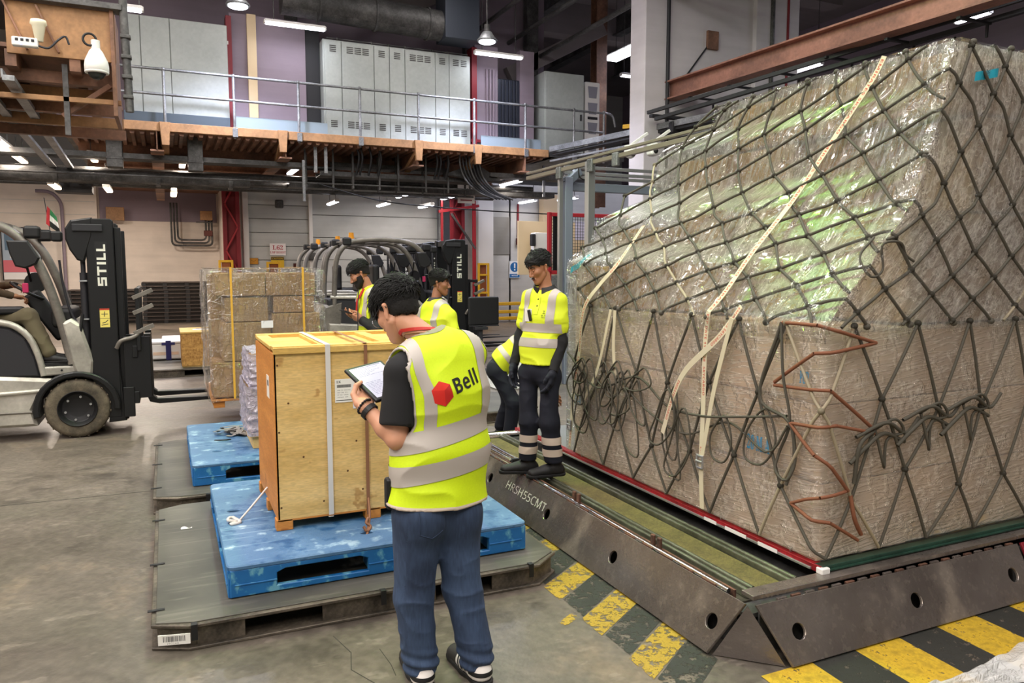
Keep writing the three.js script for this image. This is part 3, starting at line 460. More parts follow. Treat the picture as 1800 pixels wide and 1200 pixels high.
// ---------- roller deck with steel ramp edges ----------
const DK = { x: 2.65, z: -2.43 };
{
  const t = thing('roller_deck', 'low steel roller deck with sloping ramp plates under the netted load', 'cargo deck');
  // plates: an outline in (along, up the slope), laid on the slope
  const plateOn = (L, hs, w, a = 0, b = 0) => ext([[0, 0], [L, 0], [L + b, w], [-a, w]], 0, 0.014, 0.002, hs.map((s) => Array.from({ length: 20 }, (_, i) => [s + 0.034 * Math.cos(i / 10 * Math.PI), w * 0.48 + 0.034 * Math.sin(i / 10 * Math.PI)])));
  const lay = (g, o, du, dv) => { const u = V(...du).normalize(), v = V(...dv).normalize(), n = u.clone().cross(v); return g.applyMatrix4(new THREE.Matrix4().makeBasis(u, v, n).setPosition(...o)); };
  const SW = Math.hypot(0.12, 0.235);
  put(t, 'ramp_plate', lay(plateOn(3.45, [0.0, 0.8, 1.57, 2.47].map((s) => 3.41 - s), SW, 0, 0.095), [2.05, 0.004, -5.92], [0, 0, 1], [0.12, 0.235, 0]), M.steelPlate);
  put(t, 'ramp_plate', lay(plateOn(1.62, [0.08, 0.8, 1.5], SW, 0.1, 0), [2.29, 0.004, -2.235], [1, 0, 0], [0, 0.235, -0.12]), M.steelPlate);
  put(t, 'ramp_plate', lay(plateOn(1.6, [0.3, 1], SW), [3.94, 0.004, -2.235], [1, 0, 0], [0, 0.235, -0.12]), std(0x8a2430, 0.5, 0.2));
  { const a = V(2.06, 0.004, -2.455), b = V(2.272, 0.004, -2.25), c = V(2.168, 0.236, -2.37), g = new THREE.BufferGeometry(), d = V(2.17, 0.004, -2.37); g.setFromPoints([a, b, c, b, d, c, d, a, c, a, d, b]); g.computeVertexNormals(); put(t, 'corner_plate', g, M.steelPlate); }
  put(t, 'ramp_backing', [sb(0.01, 0.2, 3.45, 2.2, 0.1, -4.2), sb(3.3, 0.2, 0.01, 3.9, 0.1, -2.39)], M.galvDark);
  for (let i = 0; i < 20; i++) put(t, 'hinge', bx(0.012, 0.012, 0.09, 2.168, 0.245, -2.62 - i * 0.16, 0.002), M.rust);
  for (let i = 0; i < 20; i++) put(t, 'hinge', bx(0.05, 0.012, 0.014, 2.34 + i * 0.08, 0.243, -2.355, 0.002), i % 2 ? M.rust : M.steelPlate);
  put(t, 'top_bar', bx(1.75, 0.022, 0.075, 3.07, 0.262, -2.405, 0.004), M.steelPlate); put(t, 'top_bar', bx(1.6, 0.022, 0.075, 4.75, 0.262, -2.405, 0.004), M.steelPlate);
  put(t, 'hinge_rod', cyl([2.178, 0.248, -2.5], [2.178, 0.248, -5.85], 0.011, 0.011, 10), M.chrome);
  put(t, 'deck_frame', [sb(0.9, 0.02, 3.45, 2.65, 0.165, -4.13), sb(2.8, 0.02, 3.4, 4.4, 0.165, -4.12)], M.galvDark);
  put(t, 'channel_wall', [bx(0.012, 0.08, 3.4, 2.215, 0.205, -4.2, 0.002)], M.rust);
  put(t, 'channel_floor', bx(0.09, 0.01, 3.4, 2.27, 0.18, -4.2, 0.002), M.skidEdge);
  const olive = std(0xffffff, 0.35, 0.5, { map: grime([98, 100, 84], 0.15, 0.8, 0.5) });
  for (const x of [2.315, 2.57]) put(t, 'roller_rail', [bx(0.055, 0.05, 3.35, x, 0.205, -4.18, 0.012), cyl([x, 0.232, -2.5], [x, 0.232, -5.8], 0.012, 0.012, 10)], olive);
  put(t, 'roller', cyl([2.3, 0.235, -4.95], [2.3, 0.235, -5.8], 0.022, 0.022, 16), M.chrome); put(t, 'roller', cyl([2.235, 0.245, -4.9], [2.235, 0.245, -5.8], 0.02, 0.02, 16), M.chrome);
  put(t, 'roller_bracket', bx(0.06, 0.07, 0.03, 2.25, 0.24, -4.88, 0.006), M.dark);
  M.tread = std(0xffffff, 0.8, 0, { map: tex(512, (i) => { const k = N3[i] * 0.5 + N2[i] * 0.5; return mix3([80, 74, 40], [132, 120, 66], k); }, 0.5), bumpMap: tex(512, (i, x, y) => 255 * (((x >> 4) + (y >> 4)) % 2 ? N3[i] : 0.3), 0.25, false), bumpScale: 0.003 });
  put(t, 'tread_strip', bx(0.18, 0.012, 3.4, 2.445, 0.196, -4.2, 0.003), M.tread);
  for (const z of [-3.05, -3.87]) for (const k of [0, 1]) put(t, 'stop_lug', bx(0.022, 0.07, 0.028, 2.205, 0.265, z - k * 0.055, 0.008), M.rust);
  const chalk = print(512, 128, (c, w, h) => { c.clearRect(0, 0, w, h); c.strokeStyle = c.fillStyle = 'rgba(212,208,200,0.85)'; c.font = '92px sans-serif'; c.fillText('HRSH55CMT', 6, 96); const r = rng(3); c.fillStyle = '#000'; c.globalCompositeOperation = 'destination-out'; for (let i = 0; i < 900; i++) c.fillRect(r() * w, r() * h, 3 + r() * 5, 2); });
  const cg = new THREE.PlaneGeometry(0.6, 0.105); cg.userData.keepUV = true;
  put(t, 'chalk_writing', lay(cg, [2.117, 0.143, -4.42], [0, 0, 1], [0.12, 0.235, 0]).translate(-0.012, 0.006, 0), std(0xffffff, 0.9, 0, { map: chalk, transparent: true, alphaTest: 0.3 }));
  put(t, 'end_roller', cyl([2.1, 0.2, -5.87], [2.9, 0.2, -5.87], 0.05, 0.05, 20), M.chrome);
}
// aluminium cargo sheet with red and green edge rails
{
  const t = thing('cargo_sheet', 'flat aluminium cargo sheet with red and green edge rails under the netted load', 'cargo sheet');
  put(t, 'sheet', bx(3.0, 0.012, 3.3, DK.x + 1.5, 0.276, DK.z - 1.65, 0.002), M.alu);
  const rr = std(0xffffff, 0.4, 0.2, { map: grime([158, 30, 40], 0.2, 0.5, 0.4) }), gr = std(0xffffff, 0.35, 0.3, { map: grime([44, 74, 62], 0.2, 0.5, 0.3) });
  put(t, 'edge_rail', [bx(0.05, 0.02, 3.3, DK.x + 0.02, 0.292, DK.z - 1.65, 0.004), bx(0.012, 0.032, 3.3, DK.x - 0.006, 0.288, DK.z - 1.65, 0.003)], rr);
  put(t, 'edge_rail', [bx(3.0, 0.024, 0.05, DK.x + 1.5, 0.292, DK.z - 0.02, 0.004), bx(3, 0.01, 0.012, DK.x + 1.5, 0.283, DK.z + 0.008, 0.003)], gr);
  put(t, 'edge_plate', bx(0.012, 0.012, 3.2, DK.x - 0.014, 0.28, DK.z - 1.65, 0.002), M.alu);
  put(t, 'corner_cap', bx(0.05, 0.03, 0.04, DK.x + 0.005, 0.285, DK.z + 0.002, 0.006), M.white);
  for (const [a, b] of [[-2.75, 0.13], [-2.98, 0.16], [-3.18, 0.1]]) put(t, 'label_strip', bx(0.003, 0.018, b, DK.x - 0.0215, 0.286, a, 0), M.white);
  for (let i = 0; i < 7; i++) put(t, 'stud_ring', new THREE.TorusGeometry(0.014, 0.004, 6, 12).translate(DK.x + 0.02, 0.312, DK.z - 0.2 - i * 0.5), M.alu);
}
// ---------- the big load: cartons, film, net, straps ----------
const hsh = (x, y, z) => { let h = x * 374761393 + y * 668265263 + z * 2147483647 | 0; h = Math.imul(h ^ h >>> 13, 1274126177); return ((h ^ h >>> 16) >>> 0) / 4294967296; };
function vn(x, y, z = 0) {
  const X = Math.floor(x), Y = Math.floor(y), Z = Math.floor(z); let a = x - X, b = y - Y, c = z - Z;
  a = a * a * (3 - 2 * a); b = b * b * (3 - 2 * b); c = c * c * (3 - 2 * c);
  const L = (i, j, k) => hsh(X + i, Y + j, Z + k), m = (p, q, t) => p + (q - p) * t;
  return m(m(m(L(0, 0, 0), L(1, 0, 0), a), m(L(0, 1, 0), L(1, 1, 0), a), b), m(m(L(0, 0, 1), L(1, 0, 1), a), m(L(0, 1, 1), L(1, 1, 1), a), b), c);
}
const ridge = (n) => 1 - Math.abs(2 * n - 1);
const kraft = (b, seed) => { const A = noise(512, 4, 4, 5, seed), L = noise(512, 6, 128, 3, seed + 1); return tex(512, (i) => { const k = 0.9 + 0.14 * A[i] + 0.1 * (L[i] - 0.5); return b.map((v) => v * k); }, 0.8); };
M.kraft = [std(0xffffff, 0.75, 0, { map: kraft([226, 198, 172], 71) }), std(0xffffff, 0.75, 0, { map: kraft([218, 188, 160], 73) }), std(0xffffff, 0.75, 0, { map: kraft([230, 206, 182], 75) })];
M.kraftTan = [std(0xffffff, 0.75, 0, { map: kraft([176, 144, 98], 77) }), std(0xffffff, 0.75, 0, { map: kraft([164, 130, 86], 79) })];
M.tape = std(0xb9935c, 0.35);
function carton(label, group, x0, x1, y0, y1, z0, z1, k, o = {}) {
  const t = thing('cardboard_carton', label, 'carton', group), g = 0.004;
  put(t, 'box', bx(x1 - x0 - g, y1 - y0 - g, z1 - z0 - g, (x0 + x1) / 2, (y0 + y1) / 2, (z0 + z1) / 2, 0.008), o.tan ? M.kraftTan[k % 2] : M.kraft[k % 3]);
  const yc = (y0 + y1) / 2, zc = (z0 + z1) / 2, xc = (x0 + x1) / 2;
  put(t, 'packing_tape', [bx(x1 - x0 - 0.02, 0.002, 0.05, xc, y1 - 0.001, zc, 0), bx(0.003, 0.07, 0.05, x0 + 0.001, y1 - 0.04, zc, 0)], M.tape);
  if (o.flap !== false) put(t, 'seam', bx(0.003, 0.004, z1 - z0 - 0.02, x0 + 0.0012, y0 + 0.012, zc, 0), M.brown);
  return t;
}
{
  const ord = ['first', 'second', 'third', 'fourth', 'fifth', 'sixth', 'seventh'], tiers = ['bottom', 'second', 'third', 'fourth', 'top'];
  let k = 0; const R = rng(9);
  // left faces: x, then list of z cuts, from the near corner
  const rows = [[0.3, 0.665, 0, 2.665, 2.665, -2.48, -4.76, 4], [0.665, 1.03, 0, 2.665, 2.665, -2.48, -4.76, 4], [1.03, 1.37, 0, 2.665, 2.665, -2.48, -4.76, 5], [1.38, 1.66, 1, 2.9, 2.68, -3.5, -4.77, 3], [1.38, 1.92, 2, 3.22, 3.0, -2.52, -4.8, 4], [1.93, 2.4, 3, 3.64, 3.4, -2.53, -4.55, 4], [2.41, 2.69, 4, 3.47, 3.47, -2.53, -4.1, 4]];
  const names = ['bottom layer of the lowest block', 'middle layer of the lowest block', 'top layer of the lowest block', 'low step above the lowest block', 'tall tier above the lowest block', 'tier under the topmost cartons', 'topmost tier of the netted load'];
  rows.forEach(([y0, y1, , xa, xb, za, zb, n], ri) => {
    for (let i = 0; i < n; i++) {
      const a = za + (zb - za) * i / n, b = za + (zb - za) * (i + 1) / n, x = lerp(xa, xb, n > 1 ? i / (n - 1) : 0) + (ri > 3 ? R() * 0.02 : R() * 0.004);
      const W = ri === 3 ? 0.3 : i ? 0.5 : 0.6;
      carton(`brown film-wrapped carton, ${ord[i]} from the outer corner in the ${names[ri]}`, 'cartons of the netted load', x, x + W, y0, y1, b, a, k++, { tan: ri > 2 });
    }
    if (ri !== 3) for (let i = 1; i < 4; i++) { const W = [0.6, 0.6, 0.6, 0, 0.62, 0.6, 0.55][ri], x = xa + (i === 0 ? 0 : i * W) + 0.004; carton(`brown film-wrapped carton, ${ord[i]} along the green rail in the ${names[ri]}`, 'cartons of the netted load', x, x + W, y0, y1, za - 0.6, za - (i > 1 && ri > 4 ? 0.06 : 0.01) - R() * 0.01, k++, { tan: ri > 2 }); }
  });
}
// outer surface of the load: s 0..1 along the red-rail side to the corner, 1..2 along the green rail; t by tier
const HY = [0.315, 1.39, 1.68, 1.95, 2.43, 2.72], HC1 = [[2.635, -2.45], [2.635, -2.45], [2.93, -2.47], [3.19, -2.48], [3.36, -2.48], [3.42, -2.49]], HF = [[2.635, -4.8], [2.635, -4.8], [2.64, -4.8], [2.92, -4.9], [3.28, -4.62], [3.42, -4.15]];
function hull(s, t, taut) {
  const k = Math.min(t | 0, 4), u = t - k, y = lerp(HY[k], HY[k + 1], u), c = [0, 1].map((i) => lerp(HC1[k][i], HC1[k + 1][i], u)), f = [0, 1].map((i) => lerp(HF[k][i], HF[k + 1][i], k && !taut ? lerp(u, sstep(0, 0.45, u), 0.8) : u));
  return s <= 1 ? V(lerp(f[0], c[0], s), y, lerp(f[1], c[1], s)) : V(lerp(c[0], 5.65, s - 1), y, c[1]);
}
function hullN(s, t) {
  const e = 0.004, a = hull(Math.max(0, s - e), t), b = hull(s + e, t), c = hull(s, Math.max(0, t - 0.02)), d = hull(s, Math.min(5, t + 0.02));
  const n = b.sub(a).cross(d.sub(c)); return n.lengthSq() < 1e-14 ? V(-0.7, 0.2, 0.7).normalize() : n.normalize();
}
const out = (s, t, d, taut) => hull(s, t, taut).addScaledVector(hullN(s, t), d);
const upInv = (u) => { const L = [0, 1.075, 1.5, 1.87, 2.37, 2.67]; for (let k = 0; k < 5; k++) if (u <= L[k + 1] || k === 4) return k + (u - L[k]) / (L[k + 1] - L[k]); };
// (u) metres along, for patterns
const along = (s) => s <= 1 ? s * 2.3 : 2.3 + (s - 1) * 3, upT = (t) => { const L = [0, 1.075, 1.5, 1.87, 2.37, 2.67], k = Math.min(t | 0, 4); return lerp(L[k], L[k + 1], t - k); };
{
  const W1 = noise(1024, 26, 5, 5, 81, 0.6), W2 = noise(1024, 9, 150, 2, 82, 0.5), W3 = noise(1024, 14, 12, 5, 83, 0.6), W4 = noise(512, 6, 120, 4, 84);
  // folds: sparse sharp creases; where film lies folded it is milky
  const sharp = (v, a, k) => clamp((ridge(v) - a) * k) ** 1.5;
  // outer glossy sheet, creased; inner layers, milky where the film lies folded over itself
  const arr = (f) => new Float32Array(1024 * 1024).map((_, i) => f(i));
  const gloss = (F, bs, met, k, rot = 0) => { const b = tex(1024, (i) => 255 * F[i], met, false); b.rotation = rot; return phys(0xf6f6f4, 0.12, { transmission: k, thickness: 0, ior: 1.75, bumpMap: b, bumpScale: bs, side: THREE.DoubleSide }); };
  const milky = (F, met, k, milk, rot = 0) => { const m = tex(1024, (i) => 255 * (1 - milk * F[i]), met, false); m.rotation = rot; return phys(0xf4f2ee, 0.35, { transmission: k, transmissionMap: m, thickness: 0, side: THREE.DoubleSide }); };
  const fd = arr((i) => clamp(0.7 * sharp(W1[i], 0.56, 2.3) + 0.4 * sharp(W3[i], 0.68, 3.1))), fs = arr((i) => clamp(0.55 * sharp(W2[i], 0.72, 3.5) + 0.5 * sharp(W3[i], 0.86, 7))), fc = arr((i) => clamp(0.6 * sharp(W3[i], 0.62, 2.7) + 0.45 * sharp(W1[i], 0.62, 2.7)));
  M.drape = gloss(fd, 0.07, 1.5, 0.97); M.stretch = gloss(fs, 0.009, 1.3, 0.97, 0.1); M.crinkle = gloss(fc, 0.055, 0.9, 0.97);
  M.milkDrape = milky(fd, 1.5, 0.95, 0.25); M.milkStretch = milky(fs, 1.3, 0.84, 0.55, 0.1); M.milkCrinkle = milky(fc, 0.9, 0.82, 0.55);
  const t = thing('plastic_film', 'clear crumpled plastic film draped and wrapped over the netted load', 'plastic film');
  const smin = (a, b, k) => { const h = clamp(0.5 + 0.5 * (b - a) / k); return lerp(b, a, h) - k * h * (1 - h); };
  const sheet = (s0, s1, t0, t1, nu, nv, off, amp) => surf(nu, nv, (u, v) => {
    const s = lerp(s0, s1, u), tt = lerp(t0, t1, v), A = along(s), B = upT(tt), fold = ridge(vn(A * 9 + 2 * vn(A * 2, B * 2, 7), B * 1.3, 3)) ** 2, cr = vn(A * 16, B * 12, 9);
    return out(s, tt, off + amp * (fold * 0.8 + cr * 0.5 - 0.3));
  }, (u, v) => [along(lerp(s0, s1, u)), upT(lerp(t0, t1, v))]);
  put(t, 'stretch_wrap', sheet(0, 1.62, 0.01, 1.0, 210, 60, 0.008, 0.008), M.stretch); put(t, 'inner_wrap', sheet(0, 1.62, 0.01, 0.99, 40, 10, -0.002, 0), M.milkStretch); put(t, 'inner_sheet', sheet(0, 1, 0.97, 4.99, 60, 60, -0.003, 0), M.milkDrape); put(t, 'inner_sheet', sheet(1, 1.62, 0.97, 4.99, 30, 60, -0.003, 0), M.milkCrinkle);
  put(t, 'draped_sheet', sheet(0, 1.0, 0.93, 4.995, 130, 190, 0.014, 0.026), M.drape);
  put(t, 'draped_sheet', sheet(1.0, 1.62, 0.97, 4.995, 120, 190, 0.014, 0.022), M.crinkle);
  put(t, 'top_sheet', surf(60, 40, (u, v) => { const a = out(u * 1.6, 4.995, 0.014), b = V(lerp(3.9, 5.4, u), 2.735, lerp(-4.0, -3.2, u)), q = a.lerp(b, v); q.y += 0.012 * vn(q.x * 12, q.z * 12, 4) - (u > 0.66 ? 0.03 * Math.sin((u - 0.66) * 30) * (1 - v) : 0); return q; }, (u, v) => [u * 2, v]), M.crinkle);
  // the end of the load away from the camera
  put(t, 'draped_sheet', surf(20, 60, (u, v) => { const a = out(0, v * 4.995, 0.012), b = a.clone(); b.x = 4.2; b.z -= 0.1; return a.lerp(b, u); }, (u, v) => [u * 1.5, v * 2.6]), M.crinkle);
  // teal adhesive film scraps
  put(t, 'teal_scrap', surf(10, 6, (u, v) => out(0.02 + 0.07 * u, 1.72 + 0.3 * u + 0.14 * v, 0.022 + 0.01 * Math.sin(u * 9)), null), phys(0x3fb4c4, 0.3, { transmission: 0.4 }));
  put(t, 'teal_scrap', surf(10, 6, (u, v) => out(1.07 + 0.07 * u, 4.35 + 0.12 * u + 0.15 * v, 0.024 + 0.008 * Math.sin(u * 9)), null), phys(0x2fa0b8, 0.3, { transmission: 0.3 }));
  const ink = (txt, w, h) => print(w, h, (c) => { c.clearRect(0, 0, w, h); c.fillStyle = '#2f7fa8'; c.font = `bold ${h * 0.6}px serif`; c.fillText(txt, w * 0.06, h * 0.72); });
  const mark = (txt, s0, s1, t0, t1, wpx) => { const g = surf(12, 4, (u, v) => out(lerp(s0, s1, u), lerp(t0, t1, v) , 0.016)); put(t, 'ink_marking', g, std(0xffffff, 0.6, 0, { map: ink(txt, wpx, 128), transparent: true, alphaTest: 0.4, side: THREE.DoubleSide })); };
  mark('20 M.A', 0.8, 0.9, 0.36, 0.52, 384); mark('0 (40', 0.055, 0.12, 0.3, 0.46, 320); mark('PUR', 0.945, 0.975, 0.72, 0.84, 200);
}
// cargo net: long cords that run zigzag from knot to knot
M.cord = std(0x48443a, 0.75); M.cordRust = std(0x7a4a32, 0.75); M.cordPale = std(0x9a8f78, 0.7);
{
  const t = thing('cargo_net', 'dark olive knotted cargo net stretched over the netted load', 'cargo net');
  const T = [0.02, 0.3, 0.62, 1.0], ds = 0.36, J = (i, j, k) => hsh(i * 7 + 3, j * 13 + 5, k) - 0.5;
  const node = (i, j) => { // i counts half cells from the corner
    let A = 2.3 + (i * 0.5) * ds + J(i, j, 1) * 0.07; let tt = T[j] + (j > 0 && j < 3 ? J(i, j, 2) * 0.12 : 0);
    // the far end of the side narrows with height, so that cells stay square
    const s = A <= 2.3 ? clamp(1 + (A - 2.3) / (2.3 - 0.09 * Math.max(0, tt - 2)), 0, 1) : 1 + (A - 2.3) / 3; return [s, tt];
  };
  const chain = (pts, r, m, off = 0.02, name = 'cord', knots = true) => {
    const g = [];
    for (let k = 1; k < pts.length; k++) { const a = pts[k - 1], b = pts[k], P = []; const n = Math.max(3, Math.ceil(Math.hypot((a[0] - b[0]) * 2.3, (upT(a[1]) - upT(b[1]))) / 0.06)); for (let q = 0; q <= n; q++) { const u = q / n, s = lerp(a[0], b[0], u), tt = lerp(a[1], b[1], u); P.push(out(s, clamp(tt, 0, 4.999), off + 0.004 * Math.sin(u * 3.14), true)); }
      g.push(tube(P, r, 6, n * 2)); if (knots) g.push(new THREE.IcosahedronGeometry(r * 2.1, 1).translate(...P[n].toArray())); }
    return put(t, name, g, m);
  };
  for (let f = -40; f <= 30; f++) for (const dir of [1, -1]) { // both families of diagonals
    const pts = []; for (let j = 0; j < T.length; j++) { const i = f + dir * j; if ((i + j) % 2) break; const A = 2.3 + i * 0.5 * ds; if (A < 0.02 || A > 4.2) { if (pts.length > 1) break; pts.length = 0; continue; } pts.push(node(i, j)); }
    if (pts.length > 1) chain(pts, 0.0078, (f + dir * 2) % 7 ? M.cord : M.cordPale);
  }
  // upper part: rows fall away from the corner on both sides, columns lean towards it
  const UT = 2.665, UB = 1.07, side = (sg, k, c, step, n) => {
    const uRow = (j, a) => 1.02 + j * 0.215 - k * a, sOf = (a, u) => sg < 0 ? clamp(1 - a / (2.3 - 0.16 * Math.max(0, u - 1.5)), 0, 1) : 1 + a / 3, colA = (i) => 0.1 + i * step, at = (i, j) => { const a = (colA(i) + c * (1.02 + j * 0.215 - 1.1)) / (1 + c * k) + J(i, j, 4) * 0.03; return [a, uRow(j, a) + J(i, j, 5) * 0.03]; };
    const run = (P, m) => { const q = []; for (let x = 0; x < P.length; x++) { let [a, u] = P[x]; const inn = u <= UT && u >= UB && a >= 0 && a < n; if (inn) q.push([a, u]); else for (const y of [x - 1, x + 1]) { const o = P[y]; if (!o || o[1] > UT || o[1] < UB || o[0] < 0 || o[0] >= n) continue; const lim = u > UT ? (UT - o[1]) / (u - o[1]) : u < UB ? (UB - o[1]) / (u - o[1]) : a < 0 ? o[0] / (o[0] - a) : 0; if (lim > 0) { q.push([lerp(o[0], a, lim), lerp(o[1], u, lim)]); } break; } } if (q.length > 1) chain(q.map(([a, u]) => [sOf(a, u), clamp(upInv(u), 0.99, 4.998)]), 0.0078, m); };
    for (let j = -8; j < 20; j++) run(Array.from({ length: 24 }, (_, i) => at(i - 9, j)), M.cord);
    for (let i = -9; i < 14; i++) run(Array.from({ length: 29 }, (_, j) => at(i, j - 8)), i % 5 === 3 ? M.cordPale : M.cord);
  };
  side(-1, 0.5, 1.0, 0.27, 2.28); side(1, 0.75, 0.5, 0.36, 1.9);
  // cords over the top
  for (let i = -12; i <= 8; i += 2) { const s = i <= 0 ? clamp(1 + i * 0.085, 0, 1) : 1 + i * 0.06, a = out(s, 4.99, 0.02), b = a.clone(); b.x = Math.max(a.x + 0.5, 3.95); b.y += 0.03; b.z = Math.min(a.z, -2.9); put(t, 'cord', tube([a, a.clone().lerp(b, 0.2).add(V(0, 0.02, 0)), b], 0.006, 6), M.cord); }
  // rust-coloured cords pulled round the corner, and slack loops
  for (const p of [[[0.9, 1.0], [0.99, 1.0], [1.095, 0.925]], [[0.885, 0.738], [0.985, 0.888], [1.095, 0.925]], [[0.885, 0.725], [1.005, 0.738], [1.1, 0.55]], [[0.935, 0.575], [1.02, 0.588], [1.1, 0.537]], [[0.93, 0.575], [0.995, 0.463], [1.05, 0.3]], [[0.94, 0.225], [1.0, 0.288], [1.045, 0.3]], [[0.94, 0.225], [1.015, 0.175], [1.075, 0.075]]]) chain(p, 0.0085, M.cordRust, 0.026, 'cord', false);
  const curve = (p, r, m, off = 0.03) => put(t, 'slack_loop', tube(p.map(([s, q], k) => out(s, q, off + 0.012 * Math.sin(k * 1.7))), r, 6), m);
  curve([[0.9, 1.0], [0.855, 0.65], [0.93, 0.575], [0.94, 0.4], [0.93, 0.3]], 0.008, M.cord); curve([[0.9, 1.0], [0.915, 0.775], [0.93, 0.575], [0.9, 0.42], [0.9, 0.35], [0.93, 0.32], [0.945, 0.4], [0.935, 0.588]], 0.007, M.cord);
  curve([[0.98, 2.325], [0.985, 1.95], [1.01, 1.75], [1.03, 1.85], [1.0, 2.2], [1.02, 2.3], [1.06, 2.1], [1.09, 1.988]], 0.006, M.cord);
  const r = rng(21);
  for (let k = 0; k < 24; k++) { const near = k % 2, s0 = near ? 0.05 + r() * 0.3 : 0.03 + r() * 0.85, t0 = 0.7 - r() * 0.2 - 0.06 * s0, w = 0.03 + r() * 0.06, d = 0.12 + r() * 0.28, o = 0.026 + r() * 0.035, lean = (r() - 0.5) * 0.08; put(t, 'slack_loop', tube([[s0, t0], [s0 - w * 0.6, t0 - d * 0.5], [s0 - w * 0.4 + lean, t0 - d * 0.95], [s0 + w * 0.3 + lean, t0 - d], [s0 + w * 0.7, t0 - d * 0.5], [s0 + w * 0.3, t0 + 0.02]].map(([a, b]) => out(a, Math.max(0.06, b), o)), 0.0055, 6, 40, true), M.cord); }
  curve([[0.02, 0.68], [0.2, 0.5], [0.4, 0.62], [0.52, 0.5], [0.66, 0.5], [0.8, 0.55], [0.92, 0.6]], 0.007, M.cord); curve([[0.3, 0.6], [0.45, 0.45], [0.6, 0.38], [0.75, 0.5], [0.88, 0.42], [0.93, 0.56]], 0.006, M.cord);
  // gathered knots on the front
  for (const [s, q] of [[1.1, 0.55], [1.2, 0.6], [1.3, 0.62]]) { curve([[s, q], [s + 0.015, q - 0.14], [s + 0.025, q - 0.17], [s + 0.032, q - 0.05], [s + 0.06, q - 0.02], [s + 0.04, q + 0.04], [s, q]], 0.007, M.cord); curve([[s - 0.04, q - 0.02], [s + 0.02, q + 0.03], [s + 0.07, q - 0.03], [s + 0.1, q + 0.03]], 0.009, M.cord); curve([[s - 0.05, q - 0.13], [s - 0.02, q - 0.06], [s + 0.02, q - 0.02], [s + 0.07, q - 0.07]], 0.01, M.cord); }
  curve([[1.06, 0.33], [1.065, 0.5], [1.1, 0.55]], 0.01, M.cord); curve([[1.08, 0.1], [1.06, 0.18], [1.055, 0.28]], 0.01, M.cordRust);
}
{
  const t = thing('webbing_strap', 'long beige webbing strap with red lettering running down the netted load to a buckle', 'strap'), txt = (s, w) => print(1024, 64, (c, a, b) => { c.fillStyle = '#d2c8ae'; c.fillRect(0, 0, a, b); c.strokeStyle = 'rgba(120,105,80,0.35)'; for (let y = 4; y < b; y += 7) { c.beginPath(); c.moveTo(0, y); c.lineTo(a, y); c.stroke(); } c.fillStyle = '#b8503c'; c.font = 'bold 44px sans-serif'; c.fillText(s, 14, 48); });
  const mt = (s, len, off) => { const k = txt(s); k.wrapS = THREE.RepeatWrapping; k.repeat.set(1 / len, 1); k.offset.set(off || 0, 0); return std(0xffffff, 0.7, 0, { map: k }); };
  M.web = std(0xcabfa4, 0.7);
  const R = (p, m, n = 'webbing', w = 0.034, off = 0.036, T = t) => put(T, n, ribbon(p.map(([s, q]) => out(s, q, off)), w, 0.003, p.length * 8, (P, u) => { const a = p[Math.min(p.length - 1, Math.round(u * (p.length - 1)))]; return hullN(Math.min(a[0], 0.98), clamp(a[1], 0.05, 4.9)); }), m);
  R([[0.79, 4.99], [0.77, 4.7], [0.745, 3.825], [0.72, 3.088], [0.705, 2.113], [0.69, 1.3], [0.675, 1.02]], mt('EMIRATES SKYCARGO   EMIRATES SKYCARGO', 0.95, 0));
  R([[0.675, 1.02], [0.672, 0.875], [0.67, 0.537], [0.667, 0.3]], mt('EXP DATE 11 2028   SKYCARGO', 0.72, 0));
  R([[0.667, 0.26], [0.67, 0.15], [0.675, 0.03]], M.web);
  R([[0.77, 1.137], [0.73, 0.925], [0.605, 0.713], [0.565, 0.588], [0.52, 0.35]], mt('EMIRATES SKYCARGO', 0.62, 0), 'webbing', 0.034, 0.042);
  R([[0.76, 1.0], [0.71, 0.663], [0.685, 0.425], [0.672, 0.3]], M.web, 'webbing', 0.03, 0.04);
  const bk = (s, q, T) => { const o = out(s, q, 0.045); put(T, 'buckle', [bx(0.012, 0.012, 0.05, o.x, o.y + 0.03, o.z, 0.004), bx(0.012, 0.012, 0.05, o.x, o.y - 0.035, o.z, 0.004), bx(0.012, 0.075, 0.01, o.x, o.y, o.z + 0.024, 0.004), bx(0.012, 0.075, 0.01, o.x, o.y, o.z - 0.024, 0.004), cyl([o.x - 0.004, o.y, o.z - 0.026], [o.x - 0.004, o.y, o.z + 0.026], 0.007)], M.alu); };
  bk(0.667, 0.27, t);
  const t2 = thing('webbing_strap', 'short beige webbing strap hanging on the netted load next to the standing man', 'strap');
  R([[0.24, 2.875], [0.245, 1.9], [0.19, 1.5], [0.125, 0.988], [0.095, 0.688], [0.06, 0.375], [0.05, 0.2], [0.042, 0.05]], mt('EMIRATES SKYCARGO   SKYCARGO', 0.9, 0.2), 'webbing', 0.032, 0.036, t2);
  R([[0.29, 0.988], [0.285, 0.763], [0.295, 0.6]], M.web, 'webbing', 0.032, 0.036, t2); R([[0.27, 0.988], [0.2, 0.6], [0.13, 0.4]], M.web, 'webbing', 0.026, 0.038, t2);
  bk(0.045, 0.2, t2);
}
